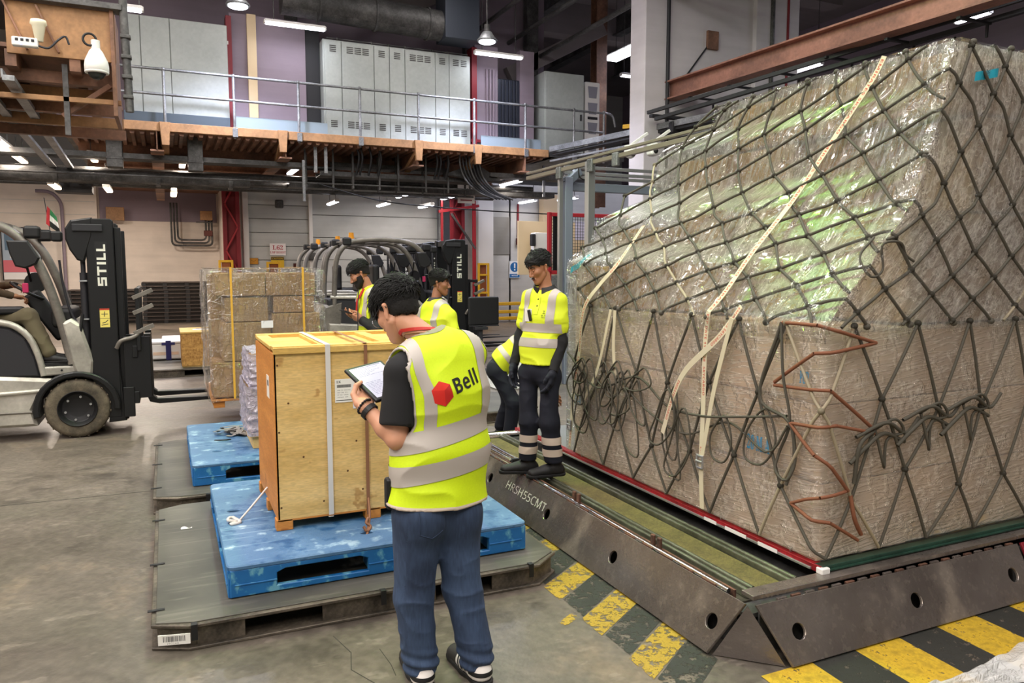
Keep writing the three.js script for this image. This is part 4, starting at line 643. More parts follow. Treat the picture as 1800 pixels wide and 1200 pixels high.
// crumpled film on the floor
{ const f = (u, v) => { const x = 2.46 + u * 1.5, w = 0.05 + 0.28 * sstep(0.05, 0.75, u); const n = vn(u * 9, v * 4, 2), m = vn(u * 20, v * 9, 5); return V(x + 0.03 * m, 0.006 + 0.05 * Math.sin(v * Math.PI) * (0.4 + n) + 0.025 * m, -1.84 - u * 0.06 + (v - 0.35) * w + 0.05 * (vn(u * 6, 3, 1) - 0.5)); };
  one('crumpled_film', 'crumpled whitish plastic film lying on the hazard bars of the floor', 'plastic film', surf(90, 40, f, (u, v) => [u * 1.5, v * 0.4]), M.bag = phys(0xf2f2f0, 0.25, { transmission: 0.45, thickness: 0, bumpMap: M.crinkle.bumpMap, bumpScale: 0.006, side: THREE.DoubleSide })); }
// ---------- figures: distance fields of tapered limbs, meshed as one surface ----------
const A3 = (v) => [v.x, v.y, v.z], P3 = (a) => Array.isArray(a) ? V(...a) : a.clone();
// a tapered limb a-b; w, e: widened e times along w; k: softness of its join
function cap(a, b, ra, rb = ra, k = 0.03, w = null, e = 1) { a = P3(a); b = P3(b); const d = b.clone().sub(a); return { a, d, l2: Math.max(1e-9, d.lengthSq()), ra, rb, k, w, e }; }
// ellipsoid with semi-axes along x, y, z directions X, Y, Z
function ell(c, r, X = V(1, 0, 0), Y = V(0, 1, 0), Z = V(0, 0, 1), k = 0.02) { return { c: P3(c), r, X, Y, Z, k, el: true }; }
function prim(p, x, y, z) {
  if (p.el) { const dx = x - p.c.x, dy = y - p.c.y, dz = z - p.c.z, u = (dx * p.X.x + dy * p.X.y + dz * p.X.z) / p.r[0], v = (dx * p.Y.x + dy * p.Y.y + dz * p.Y.z) / p.r[1], w = (dx * p.Z.x + dy * p.Z.y + dz * p.Z.z) / p.r[2]; const k0 = Math.sqrt(u * u + v * v + w * w), k1 = Math.sqrt((u / p.r[0]) ** 2 + (v / p.r[1]) ** 2 + (w / p.r[2]) ** 2); return k1 < 1e-6 ? -Math.min(...p.r) : k0 * (k0 - 1) / k1; }
  let dx = x - p.a.x, dy = y - p.a.y, dz = z - p.a.z; const t = clamp((dx * p.d.x + dy * p.d.y + dz * p.d.z) / p.l2); dx -= p.d.x * t; dy -= p.d.y * t; dz -= p.d.z * t;
  if (p.w) { const q = (dx * p.w.x + dy * p.w.y + dz * p.w.z) * (1 - 1 / p.e); dx -= p.w.x * q; dy -= p.w.y * q; dz -= p.w.z * q; }
  return Math.sqrt(dx * dx + dy * dy + dz * dz) - (p.ra + (p.rb - p.ra) * t);
}
const smin2 = (a, b, k) => { const h = Math.max(k - Math.abs(a - b), 0) / k; return Math.min(a, b) - h * h * k * 0.25; };
const smax2 = (a, b, k) => -smin2(-a, -b, k);
const field = (ps) => (x, y, z) => { let d = prim(ps[0], x, y, z); for (let i = 1; i < ps.length; i++) d = smin2(d, prim(ps[i], x, y, z), ps[i].k); return d; };
const planeF = (p, n) => { const q = P3(p), m = n.clone().normalize(), c = m.dot(q); return (x, y, z) => m.x * x + m.y * y + m.z * z - c; };
function bounds(ps, pad) { const b = new THREE.Box3(); for (const p of ps) { if (p.el) { const r = Math.max(...p.r); b.expandByPoint(p.c.clone().addScalar(r)); b.expandByPoint(p.c.clone().addScalar(-r)); } else for (const [q, r] of [[p.a, p.ra], [p.a.clone().add(p.d), p.rb]]) { const R = r * Math.max(1, p.e); b.expandByPoint(q.clone().addScalar(R)); b.expandByPoint(q.clone().addScalar(-R)); } } return b.expandByScalar(pad); }
// surface nets
function meshF(f, box, h, far = 0.06) {
  const lo = box.min, nx = Math.ceil((box.max.x - lo.x) / h) + 2, ny = Math.ceil((box.max.y - lo.y) / h) + 2, nz = Math.ceil((box.max.z - lo.z) / h) + 2, F = new Float32Array(nx * ny * nz).fill(1), B = 6, id = (i, j, k) => (k * ny + j) * nx + i, lim = B * h * 0.87 + far;
  for (let K = 0; K < nz; K += B) for (let Jj = 0; Jj < ny; Jj += B) for (let I = 0; I < nx; I += B) {
    const c = f(lo.x + (I + B / 2) * h, lo.y + (Jj + B / 2) * h, lo.z + (K + B / 2) * h), skip = Math.abs(c) > lim;
    for (let k = K; k < Math.min(nz, K + B); k++) for (let j = Jj; j < Math.min(ny, Jj + B); j++) for (let i = I; i < Math.min(nx, I + B); i++) F[id(i, j, k)] = skip ? c : f(lo.x + i * h, lo.y + j * h, lo.z + k * h);
  }
  const pos = [], vid = new Int32Array(nx * ny * nz).fill(-1), ix = [], E = [[0, 1], [2, 3], [4, 5], [6, 7], [0, 2], [1, 3], [4, 6], [5, 7], [0, 4], [1, 5], [2, 6], [3, 7]];
  const v = new Float64Array(8);
  for (let k = 0; k < nz - 1; k++) for (let j = 0; j < ny - 1; j++) for (let i = 0; i < nx - 1; i++) {
    let m = 0; for (let q = 0; q < 8; q++) { v[q] = F[id(i + (q & 1), j + (q >> 1 & 1), k + (q >> 2))]; if (v[q] < 0) m |= 1 << q; }
    if (m === 0 || m === 255) continue;
    let x = 0, y = 0, z = 0, n = 0;
    for (const [a, b] of E) if ((v[a] < 0) !== (v[b] < 0)) { const t = v[a] / (v[a] - v[b]); x += (a & 1) + ((b & 1) - (a & 1)) * t; y += (a >> 1 & 1) + ((b >> 1 & 1) - (a >> 1 & 1)) * t; z += (a >> 2) + ((b >> 2) - (a >> 2)) * t; n++; }
    vid[id(i, j, k)] = pos.length / 3; pos.push(lo.x + (i + x / n) * h, lo.y + (j + y / n) * h, lo.z + (k + z / n) * h);
  }
  const quad = (a, b, c, d, flip) => { if (a < 0 || b < 0 || c < 0 || d < 0) return; flip ? ix.push(a, c, b, a, d, c) : ix.push(a, b, c, a, c, d); };
  for (let k = 1; k < nz - 1; k++) for (let j = 1; j < ny - 1; j++) for (let i = 1; i < nx - 1; i++) {
    const s = F[id(i, j, k)] < 0;
    if (s !== F[id(i + 1, j, k)] < 0) quad(vid[id(i, j - 1, k - 1)], vid[id(i, j, k - 1)], vid[id(i, j, k)], vid[id(i, j - 1, k)], !s);
    if (s !== F[id(i, j + 1, k)] < 0) quad(vid[id(i - 1, j, k - 1)], vid[id(i - 1, j, k)], vid[id(i, j, k)], vid[id(i, j, k - 1)], !s);
    if (s !== F[id(i, j, k + 1)] < 0) quad(vid[id(i - 1, j - 1, k)], vid[id(i, j - 1, k)], vid[id(i, j, k)], vid[id(i - 1, j, k)], !s);
  }
  const nn = new Float32Array(pos.length), e = h * 0.5;
  for (let q = 0; q < pos.length; q += 3) { const [x, y, z] = [pos[q], pos[q + 1], pos[q + 2]]; let a = f(x + e, y, z) - f(x - e, y, z), b = f(x, y + e, z) - f(x, y - e, z), c = f(x, y, z + e) - f(x, y, z - e); const l = Math.hypot(a, b, c) || 1; nn[q] = a / l; nn[q + 1] = b / l; nn[q + 2] = c / l; }
  const g = new THREE.BufferGeometry(); g.setAttribute('position', new THREE.Float32BufferAttribute(pos, 3)); g.setAttribute('normal', new THREE.BufferAttribute(nn, 3)); g.setIndex(ix); return g;
}
// the pieces of a surface where every test is positive, cut cleanly and lifted off by d
function clip(g, tests, d = 0) {
  let tri = []; const p = g.attributes.position, n = g.attributes.normal, at = (i) => [p.getX(i), p.getY(i), p.getZ(i), n.getX(i), n.getY(i), n.getZ(i)], I = g.index ? g.index.array : [...Array(p.count).keys()];
  for (let i = 0; i < I.length; i += 3) tri.push([at(I[i]), at(I[i + 1]), at(I[i + 2])]);
  for (const f of tests) { const o = []; for (const t of tri) { const v = t.map((q) => f(q[0], q[1], q[2])); if (v.every((q) => q <= 0)) continue; if (v.every((q) => q > 0)) { o.push(t); continue; } const poly = []; for (let k = 0; k < 3; k++) { const a = t[k], b = t[(k + 1) % 3], va = v[k], vb = v[(k + 1) % 3]; if (va > 0) poly.push(a); if (va > 0 !== vb > 0) { const u = va / (va - vb); poly.push(a.map((q, m) => q + (b[m] - q) * u)); } } for (let k = 2; k < poly.length; k++) o.push([poly[0], poly[k - 1], poly[k]]); } tri = o; }
  const P = [], N = []; for (const t of tri) for (const q of t) { P.push(q[0] + q[3] * d, q[1] + q[4] * d, q[2] + q[5] * d); N.push(q[3], q[4], q[5]); }
  const r = new THREE.BufferGeometry(); r.setAttribute('position', new THREE.Float32BufferAttribute(P, 3)); r.setAttribute('normal', new THREE.Float32BufferAttribute(N, 3)); return r;
}
// a printed patch lying on a surface: marched from c along dir
function patch(f, c, ux, uy, dir, w, h, off = 0.002, nu = 24, nv = 10) {
  const g = surf(nu, nv, (u, v) => { const q = c.clone().addScaledVector(ux, (u - 0.5) * w).addScaledVector(uy, (v - 0.5) * h).addScaledVector(dir, -0.25); for (let i = 0; i < 80; i++) { const d = f(q.x, q.y, q.z); if (d < off) break; q.addScaledVector(dir, Math.max(0.0006, (d - off) * 0.7)); } return q; }, (u, v) => [u, v]);
  return g;
}
const SKIN = { light: std(0xc99274, 0.5), tan: std(0xab7656, 0.5), brown: std(0x9a694b, 0.5) };
M.hair = std(0x080707, 0.72); M.hiVis = std(0xffffff, 0.65, 0, { map: tex(256, (i) => { const k = 0.98 + 0.03 * N3[(i % 256) + (i / 256 | 0) * 512]; return [206 * k, 232 * k, 14 * k]; }, 0.12) }); M.hiVis2 = std(0xd8e826, 0.65);
M.reflect = std(0xb4aca4, 0.5, 0.1); M.reflectPale = std(0xd8c8b8, 0.45, 0.1); M.navy = std(0x0a0f1e, 0.85); M.blackCloth = std(0x0e0e10, 0.85);
M.denim = std(0xffffff, 0.85, 0, { map: (() => { const A = noise(512, 5, 3, 5, 91), L = noise(512, 128, 24, 2, 92); return tex(512, (i) => { let c = mix3([34, 48, 72], [66, 86, 116], clamp(A[i] * 0.8 + (L[i] - 0.5) * 0.25 + 0.05)); return c; }, 0.7); })() });
M.eyeWhite = std(0xe8e2da, 0.3); M.iris = std(0x120b08, 0.25); M.lip = std(0x8a5046, 0.5);
// head: pale field in its own frame (f forward, u up, l to the person's left), size m
function headPrims(c, F, U, m, o = {}) {
  const L = U.clone().cross(F).normalize(), at = (l, u, f) => c.clone().addScaledVector(L, l * m).addScaledVector(U, u * m).addScaledVector(F, f * m), E = (l, u, f, a, b, d, k = 0.02) => ell(at(l, u, f), [a * m, b * m, d * m], L, U, F, k * m), C = (p, q, a, b = a, k = 0.015) => cap(at(...p), at(...q), a * m, b * m, k * m);
  const j = o.jaw || 1;
  const ps = [E(0, 0.045, -0.012, 0.074, 0.084, 0.094), E(0, -0.025, 0.028, 0.057 * j, 0.08, 0.062, 0.03), E(0, -0.09, 0.06, 0.024, 0.022, 0.024, 0.03), C([0.052 * j, -0.045, 0], [0.014, -0.095, 0.06], 0.019, 0.018, 0.025), C([-0.052 * j, -0.045, 0], [-0.014, -0.095, 0.06], 0.019, 0.018, 0.025),
    E(0.043, -0.012, 0.06, 0.021, 0.02, 0.022, 0.03), E(-0.043, -0.012, 0.06, 0.021, 0.02, 0.022, 0.03), C([-0.034, 0.031, 0.079], [0.034, 0.031, 0.079], 0.011, 0.011, 0.02), C([0, 0.016, 0.087], [0, -0.026, 0.107], 0.008, 0.0125, 0.012), E(0.012, -0.032, 0.095, 0.009, 0.008, 0.011, 0.01), E(-0.012, -0.032, 0.095, 0.009, 0.008, 0.011, 0.01),
    C([-0.02, -0.06, 0.084], [0.02, -0.06, 0.084], 0.0075, 0.0075, 0.008), C([-0.017, -0.071, 0.082], [0.017, -0.071, 0.082], 0.008, 0.008, 0.008),
    C([0.079, 0.022, -0.016], [0.075, -0.03, -0.004], 0.013, 0.0085, 0.008), C([-0.079, 0.022, -0.016], [-0.075, -0.03, -0.004], 0.013, 0.0085, 0.008)];
  const cuts = [E(0.031, 0.013, 0.098, 0.019, 0.0125, 0.02), E(-0.031, 0.013, 0.098, 0.019, 0.0125, 0.02), E(0.09, 0.006, -0.006, 0.009, 0.017, 0.01), E(-0.09, 0.006, -0.006, 0.009, 0.017, 0.01), C([-0.02, -0.0655, 0.094], [0.02, -0.0655, 0.094], 0.0022)];
  return { ps, cuts, at, L, E, C, f: (x, y, z) => { let d = prim(ps[0], x, y, z); for (let i = 1; i < ps.length; i++) d = smin2(d, prim(ps[i], x, y, z), ps[i].k); for (const q of cuts) d = smax2(d, -prim(q, x, y, z), 0.008 * m); return d; } };
}
// hand: wrist, direction of the fingers, palm normal (the way the palm faces), side of the thumb
function handPrims(w, d, n, s, m, o = {}) {
  d = d.clone().normalize(); n = n.clone().addScaledVector(d, -n.dot(d)).normalize(); s = d.clone().cross(n).multiplyScalar(s).normalize();
  const at = (a, b, c) => w.clone().addScaledVector(d, a * m).addScaledVector(s, b * m).addScaledVector(n, c * m), ps = [];
  ps.push(cap(at(-0.008, 0, 0), at(0.02, 0, 0), 0.025 * m, 0.026 * m, 0.02, s, 1.15)); ps.push(cap(at(0.015, 0.012, 0), at(0.085, 0.026, 0), 0.016 * m, 0.012 * m, 0.012)); ps.push(cap(at(0.015, 0.002, 0), at(0.09, 0.006, 0), 0.017 * m, 0.012 * m, 0.012)); ps.push(cap(at(0.015, -0.01, 0), at(0.086, -0.013, 0), 0.016 * m, 0.012 * m, 0.012)); ps.push(cap(at(0.012, -0.02, 0), at(0.078, -0.03, 0), 0.015 * m, 0.011 * m, 0.012));
  const len = [[0.045, 0.026, 0.021], [0.05, 0.03, 0.022], [0.046, 0.028, 0.021], [0.036, 0.021, 0.018]], bs = [0.027, 0.0075, -0.012, -0.03], st = [0.086, 0.092, 0.088, 0.08], cu = o.curl || [0.3, 0.35, 0.4, 0.45];
  for (let i = 0; i < 4; i++) { let p = at(st[i] - 0.006, bs[i], 0), a = cu[i] * 0.8; const fan = (o.fan ?? 0.08) * (1.5 - i); for (let q = 0; q < 3; q++) { const e = p.clone().addScaledVector(d, Math.cos(a) * len[i][q] * m).addScaledVector(n, Math.sin(a) * len[i][q] * m).addScaledVector(s, fan * len[i][q] * m); ps.push(cap(p, e, (0.0098 - q * 0.0011) * m, (0.0092 - q * 0.0013) * m, q ? 0.004 : 0.006)); p = e; a += cu[i] * (q ? 0.8 : 1.1); } }
  const th = o.thumb || [[0.02, 0.03, 0.008], [0.05, 0.05, 0.02], [0.078, 0.054, 0.024], [0.098, 0.05, 0.022]];
  for (let q = 0; q < 3; q++) ps.push(cap(at(...th[q]), at(...th[q + 1]), [0.0165, 0.012, 0.0105][q] * m, [0.012, 0.0105, 0.0085][q] * m, q ? 0.004 : 0.015));
  return ps;
}
// shoe pointing along d from the heel under the ankle; returns upper and sole
function shoe(an, d, gy, m, tall = 0.09) {
  d = V(d.x, 0, d.z).normalize(); const s = V(0, 1, 0).cross(d), base = V(an.x, gy, an.z), at = (a, b, c) => base.clone().addScaledVector(d, a * m).addScaledVector(s, b * m).add(V(0, c * m, 0));
  const up = [cap(at(-0.045, 0, 0.045), at(0.06, 0, 0.045), 0.042 * m, 0.042 * m, 0.03), cap(at(0.06, 0, 0.05), at(0.185, 0.006, 0.034), 0.043 * m, 0.037 * m, 0.03, s, 1.15), cap(at(-0.02, 0, 0.05), at(-0.005, 0, tall), 0.043 * m, 0.046 * m, 0.03)];
  const F = field(up), cutB = (x, y, z) => gy + 0.026 * m - y, cutT = (x, y, z) => y - (gy + tall * m);
  const upper = meshF((x, y, z) => smax2(smax2(F(x, y, z), cutB(x, y, z), 0.004), cutT(x, y, z), 0.008), bounds(up, 0.02), 0.006);
  const so = [cap(at(-0.05, 0, 0.02), at(0.06, 0, 0.02), 0.046 * m, 0.044 * m, 0.02), cap(at(0.06, 0.002, 0.02), at(0.19, 0.006, 0.02), 0.05 * m, 0.044 * m, 0.02)], G = field(so);
  const sole = meshF((x, y, z) => smax2(smax2(G(x, y, z), y - (gy + 0.025 * m + 0.006 * m * clamp(((x - an.x) * d.x + (z - an.z) * d.z) / 0.2)), 0.004), gy + 0.001 - y, 0.003), bounds(so, 0.02), 0.006);
  return { upper, sole, at, s, d };
}
// the whole body as one surface; j: joints
function bodyPrims(j, U, F, m = 1) {
  const L = U.clone().cross(F).normalize(), g = (k) => P3(j[k]), off = (p, l, u, f) => p.clone().addScaledVector(L, l).addScaledVector(U, u).addScaledVector(F, f), ps = [];
  const neck = g('neck'), chest = g('chest'), waist = g('waist'), pel = g('pelvis');
  ps.push(cap(neck.clone().lerp(chest, 0.45), chest.clone().lerp(waist, 0.5), 0.092 * m, 0.09 * m, 0.05, L, 1.5)); ps.push(cap(waist, pel, 0.086 * m, 0.092 * m, 0.06, L, 1.36)); ps.push(cap(chest, waist, 0.095 * m, 0.088 * m, 0.05, L, 1.45));
  for (const q of ['L', 'R']) {
    const s = g('sh' + q), e = g('el' + q), w = g('wr' + q), h = g('hip' + q), k = g('kn' + q), a = g('an' + q);
    ps.push(cap(neck.clone().lerp(s, 0.25), s, 0.05 * m, 0.05 * m, 0.05)); ps.push(cap(s, e, 0.05 * m, 0.04 * m, 0.03)); ps.push(cap(e, e.clone().lerp(w, 0.35), 0.04 * m, 0.04 * m, 0.02)); ps.push(cap(e.clone().lerp(w, 0.35), w, 0.04 * m, 0.026 * m, 0.02));
    ps.push(cap(h, k, 0.066 * m, 0.05 * m, 0.05)); ps.push(cap(k, k.clone().lerp(a, 0.35), 0.052 * m, 0.053 * m, 0.03)); ps.push(cap(k.clone().lerp(a, 0.35), a, 0.053 * m, 0.034 * m, 0.03)); ps.push(ell(off(h, 0, 0.01, -0.03 * m), [0.068 * m, 0.08 * m, 0.068 * m], L, U, F, 0.05));
  }
  ps.push(cap(neck, g('head').addScaledVector(P3(j.hu), -0.05).addScaledVector(P3(j.hf), -0.015), 0.056 * m, 0.053 * m, 0.035));
  return { ps, L, off };
}
function person(label, j, o) {
  const F = P3(o.face3 || j.bf), U = o.up || P3(j.neck).sub(P3(j.pelvis)).normalize(), fwd = F.clone().addScaledVector(U, -F.dot(U)).normalize();
  const root = thing('person', label, 'person', null, [(j.anL[0] + j.anR[0]) / 2, o.ground || 0, (j.anL[2] + j.anR[2]) / 2]), O = root.position.clone();
  const add = (name, g, m, parent = root, lab) => { const keep = g.userData.keepUV; g = g.index ? g.toNonIndexed() : g.clone(); g.userData = { keepUV: keep }; return put(parent, name, g.translate(-O.x, -O.y, -O.z), m, lab); };
  const m = o.m || 0.95, b = bodyPrims(j, U, fwd, m), hd = headPrims(P3(j.head), P3(j.hf).normalize(), P3(j.hu).addScaledVector(P3(j.hf).normalize(), -P3(j.hu).dot(P3(j.hf).normalize())).normalize(), o.hm || 0.95, o);
  const geos = [meshF(field(b.ps), bounds(b.ps, 0.03), o.cell || 0.012)];
  geos.push(meshF(hd.f, bounds(hd.ps, 0.012), o.hcell || 0.0034));
  for (const h of o.hands || []) geos.push(meshF(field(h), bounds(h, 0.01), o.handCell || 0.0032));
  const body = add('body', merge(geos), o.skin);
  const m2 = o.hm || 0.95, at = hd.at;
  for (const s of [-1, 1]) { const e = add('eye', new THREE.SphereGeometry(0.0118 * m2, 14, 10).translate(...A3(at(s * 0.031, 0.011, 0.0765))), M.eyeWhite); add('iris', new THREE.SphereGeometry(0.0062 * m2, 10, 8).translate(...A3(at(s * 0.031, 0.006, 0.0842))), M.iris, e); { const lid = new THREE.SphereGeometry(0.0127 * m2, 16, 10, 0, 6.2832, 0, 1.62).applyQuaternion(new THREE.Quaternion().setFromUnitVectors(V(0, 1, 0), at(0, 1, 0.8).sub(at(0, 0, 0)).normalize())).translate(...A3(at(s * 0.031, 0.011, 0.0768))); add('eyelid', lid, o.skin, e); }
    add('eyebrow', tube([at(s * 0.014, 0.034, 0.093), at(s * 0.032, 0.04, 0.09), at(s * 0.052, 0.033, 0.076)], 0.0042 * m2, 6), M.hair); }
  add('lips', merge([tube([at(-0.022, -0.064, 0.084), at(0, -0.0605, 0.0915), at(0.022, -0.064, 0.084)], 0.0042 * m2, 6), tube([at(-0.02, -0.067, 0.084), at(0, -0.072, 0.09), at(0.02, -0.067, 0.084)], 0.005 * m2, 6)]), M.lip);
  return { root, add, hd, b, U, F: fwd, L: b.L, at, O, body };
}
// hair: the skull swollen by t, kept above a hairline, roughened into tufts
function hairGeo(p, line, t, tuft, fr, cell = 0.004, rag = 0.012) {
  const { at, L } = p.hd, U = P3(p.hd.at(0, 1, 0)).sub(at(0, 0, 0)), m = U.length(); U.normalize(); const Fw = at(0, 0, 1).sub(at(0, 0, 0)).normalize(), c = at(0, 0, 0);
  const e = [ell(at(0, 0.046, -0.013), [0.0755 * m, 0.0855 * m, 0.0955 * m], L, U, Fw, 0.02), ell(at(0, -0.005, -0.04), [0.058 * m, 0.06 * m, 0.057 * m], L, U, Fw, 0.03 * m)], f0 = field(e);
  const f = (x, y, z) => { const dx = x - c.x, dy = y - c.y, dz = z - c.z, l = (dx * L.x + dy * L.y + dz * L.z) / m, u = (dx * U.x + dy * U.y + dz * U.z) / m, w = (dx * Fw.x + dy * Fw.y + dz * Fw.z) / m; const n = vn(l * fr + 9, u * fr * 0.8, w * fr) * 0.65 + vn(l * fr * 2.3, u * fr * 2 + 4, w * fr * 2.3) * 0.35, th = t(l, u, w) + tuft(l, u, w) * (n - 0.4); return smax2(f0(x, y, z) - th * m, (line(l, u, w) + (n - 0.5) * rag) * m, 0.006); };
  return meshF(f, bounds(e, 0.05 * m + 0.01), cell);
}

// locks of hair lying on the skull: tapered strands from root points, combed along dir(l, u, w)
function locks(p, n, accept, dir, len, seed, r0 = 0.0035, lift = 0.5, root = () => 0.004) {
  const { at, L } = p.hd, o = at(0, 0, 0), U = at(0, 1, 0).sub(o), m = U.length(); U.normalize(); const Fw = at(0, 0, 1).sub(o).normalize(), R = rng(seed), out = [];
  const dw = (q) => L.clone().multiplyScalar(q[0]).addScaledVector(U, q[1]).addScaledVector(Fw, q[2]);
  for (let k = 0, tries = 0; k < n && tries < n * 30; tries++) {
    const z = R() * 2 - 1, a = R() * 6.283, s = Math.sqrt(1 - z * z), q = [0.079 * s * Math.cos(a), 0.05 + 0.088 * z, -0.014 + 0.1 * s * Math.sin(a)];
    if (!accept(...q)) continue; k++;
    const nrm = [q[0] / 0.079 ** 2, (q[1] - 0.05) / 0.088 ** 2, (q[2] + 0.014) / 0.1 ** 2], nl = Math.hypot(...nrm), N = nrm.map((v) => v / nl); let d = dir(...q, R); const dn = d[0] * N[0] + d[1] * N[1] + d[2] * N[2]; d = d.map((v, i) => v - N[i] * dn); const dl = Math.hypot(...d) || 1; d = d.map((v) => v / dl);
    const ln = len(...q) * (0.7 + 0.6 * R()), sw = (R() - 0.5) * 0.7, up = lift * (0.5 + R()), S = [N[1] * d[2] - N[2] * d[1], N[2] * d[0] - N[0] * d[2], N[0] * d[1] - N[1] * d[0]], P = [];
    for (let i = 0; i <= 4; i++) { const t = i / 4, c = q.map((v, x) => v + N[x] * (root(...q) + ln * up * t * (1 - 0.75 * t)) + d[x] * ln * t + S[x] * ln * sw * t * t); P.push(at(...c)); }
    const pos = [], ix = []; for (let i = 0; i <= 4; i++) { const rr = r0 * m * (1 - (i / 4) ** 2 * 0.85), T = P[Math.min(4, i + 1)].clone().sub(P[Math.max(0, i - 1)]).normalize(), X = T.clone().cross(dw(N)).normalize(), Y = T.clone().cross(X); for (let b = 0; b < 4; b++) { const w = P[i].clone().addScaledVector(X, rr * Math.cos(b * 1.571)).addScaledVector(Y, rr * Math.sin(b * 1.571)); pos.push(w.x, w.y, w.z); } }
    for (let i = 0; i < 4; i++) for (let b = 0; b < 4; b++) { const e = i * 4 + b, f = i * 4 + (b + 1) % 4; ix.push(e, e + 4, f, f, e + 4, f + 4); }
    const g = new THREE.BufferGeometry(); g.setAttribute('position', new THREE.Float32BufferAttribute(pos, 3)); g.setIndex(ix); g.computeVertexNormals(); out.push(g.toNonIndexed());
  }
  return mergeGeometries(out);
}
// ---------- people: joints in metres ----------
const J_fg = {head: [0.844, 1.476, -2.972], neck: [0.965, 1.361, -2.86], chest: [0.954, 1.157, -2.821], waist: [0.952, 0.91, -2.795], pelvis: [0.94, 0.708, -2.779], shL: [0.806, 1.249, -2.788], shR: [1.137, 1.307, -2.864], elL: [0.77, 1.002, -2.745], wrL: [0.739, 1.106, -2.98], elR: [1.162, 0.996, -2.908], wrR: [1.004, 1.013, -3.158], hipL: [0.852, 0.691, -2.762], hipR: [1.023, 0.67, -2.792], knL: [0.836, 0.369, -2.768], knR: [1.039, 0.358, -2.763], anL: [0.862, 0.065, -2.768], anR: [1.077, 0.095, -2.706], hf: [-0.368, -0.5, -0.784], hu: [-0.168, 0.867, -0.469], bf: [-0.179, 0.0, -0.984]};
const J_st = {head: [2.291, 1.642, -4.575], neck: [2.34, 1.485, -4.569], chest: [2.319, 1.305, -4.56], waist: [2.287, 1.114, -4.554], pelvis: [2.27, 0.96, -4.545], shL: [2.395, 1.428, -4.428], shR: [2.267, 1.443, -4.709], elL: [2.404, 1.152, -4.416], wrL: [2.292, 0.961, -4.38], elR: [2.212, 1.17, -4.748], wrR: [2.142, 0.983, -4.672], hipL: [2.312, 0.922, -4.466], hipR: [2.224, 0.923, -4.617], knL: [2.295, 0.609, -4.43], knR: [2.205, 0.611, -4.559], anL: [2.329, 0.307, -4.426], anR: [2.203, 0.313, -4.572], hf: [-0.931, -0.353, 0.089], hu: [-0.339, 0.941, 0.012], bf: [-0.891, 0.0, 0.454]};
const J_ph = {head: [1.448, 1.585, -6.179], neck: [1.52, 1.45, -6.154], chest: [1.529, 1.279, -6.109], waist: [1.524, 1.047, -6.087], pelvis: [1.515, 0.838, -6.068], shL: [1.479, 1.393, -5.957], shR: [1.555, 1.402, -6.299], elL: [1.498, 1.158, -5.867], wrL: [1.423, 1.23, -6.042], elR: [1.547, 1.149, -6.286], wrR: [1.435, 1.25, -6.171], hipL: [1.495, 0.816, -5.987], hipR: [1.534, 0.795, -6.143], knL: [1.471, 0.436, -5.957], knR: [1.505, 0.401, -6.136], anL: [1.486, 0.065, -5.932], anR: [1.52, 0.043, -6.069], hf: [-0.896, -0.425, -0.131], hu: [-0.385, 0.906, -0.175], bf: [-0.975, 0.0, -0.222]};
const J_md = {head: [2.138, 1.509, -6.188], neck: [2.097, 1.368, -6.191], chest: [2.094, 1.188, -6.173], waist: [2.094, 0.969, -6.15], pelvis: [2.085, 0.75, -6.13], shL: [2.022, 1.28, -6.327], shR: [2.179, 1.276, -6.034], elL: [1.994, 1.003, -6.365], wrL: [2.133, 0.842, -6.394], elR: [2.204, 1.027, -5.996], wrR: [2.23, 0.823, -6.072], hipL: [2.042, 0.719, -6.202], hipR: [2.143, 0.733, -6.047], knL: [2.031, 0.351, -6.167], knR: [2.151, 0.365, -6.037], anL: [2.027, 0.033, -6.135], anR: [2.154, 0.045, -6.023], hf: [0.86, -0.052, 0.507], hu: [0.045, 0.999, 0.021], bf: [0.957, 0.0, -0.29]};
const J_bd = {head: [3.228, 1.035, -6.358], neck: [3.149, 0.95, -6.44], chest: [3.029, 0.896, -6.489], waist: [2.906, 0.799, -6.534], pelvis: [2.823, 0.691, -6.561], shL: [3.016, 0.941, -6.301], shR: [3.172, 0.932, -6.626], elL: [3.068, 0.655, -6.224], wrL: [3.181, 0.498, -6.156], elR: [3.243, 0.598, -6.58], wrR: [3.34, 0.44, -6.464], hipL: [2.796, 0.666, -6.471], hipR: [2.867, 0.641, -6.635], knL: [2.913, 0.389, -6.354], knR: [2.966, 0.394, -6.574], anL: [2.885, 0.116, -6.382], anR: [2.896, 0.123, -6.621], hf: [0.691, -0.651, 0.315], hu: [0.643, 0.707, 0.293], bf: [0.75, -0.567, 0.342]};
const J_dr = {head: [-1.651, 2.01, -8.962], neck: [-1.669, 1.816, -8.949], chest: [-1.688, 1.595, -8.934], waist: [-1.698, 1.345, -8.912], pelvis: [-1.686, 1.152, -8.886], shL: [-1.693, 1.718, -9.149], shR: [-1.613, 1.715, -8.714], elL: [-1.584, 1.451, -9.092], wrL: [-1.398, 1.48, -8.967], elR: [-1.492, 1.424, -8.606], wrR: [-1.348, 1.376, -8.668], hipL: [-1.697, 1.134, -8.988], hipR: [-1.656, 1.147, -8.772], knL: [-1.281, 1.144, -8.833], knR: [-1.219, 1.181, -8.544], anL: [-1.1, 0.795, -8.713], anR: [-1.057, 0.842, -8.455], hf: [0.86, -0.099, 0.501], hu: [0.0, 1.0, 0.0], bf: [0.888, 0.0, 0.46]};
const CR = V(0.90996, 0, 0.41469), CF = V(0.41469, 0, -0.90996), UPV = V(0, 1, 0);
const mixv = (r, u, f) => V(0, 0, 0).addScaledVector(CR, r).addScaledVector(UPV, u).addScaledVector(CF, f);
let KS = 1;
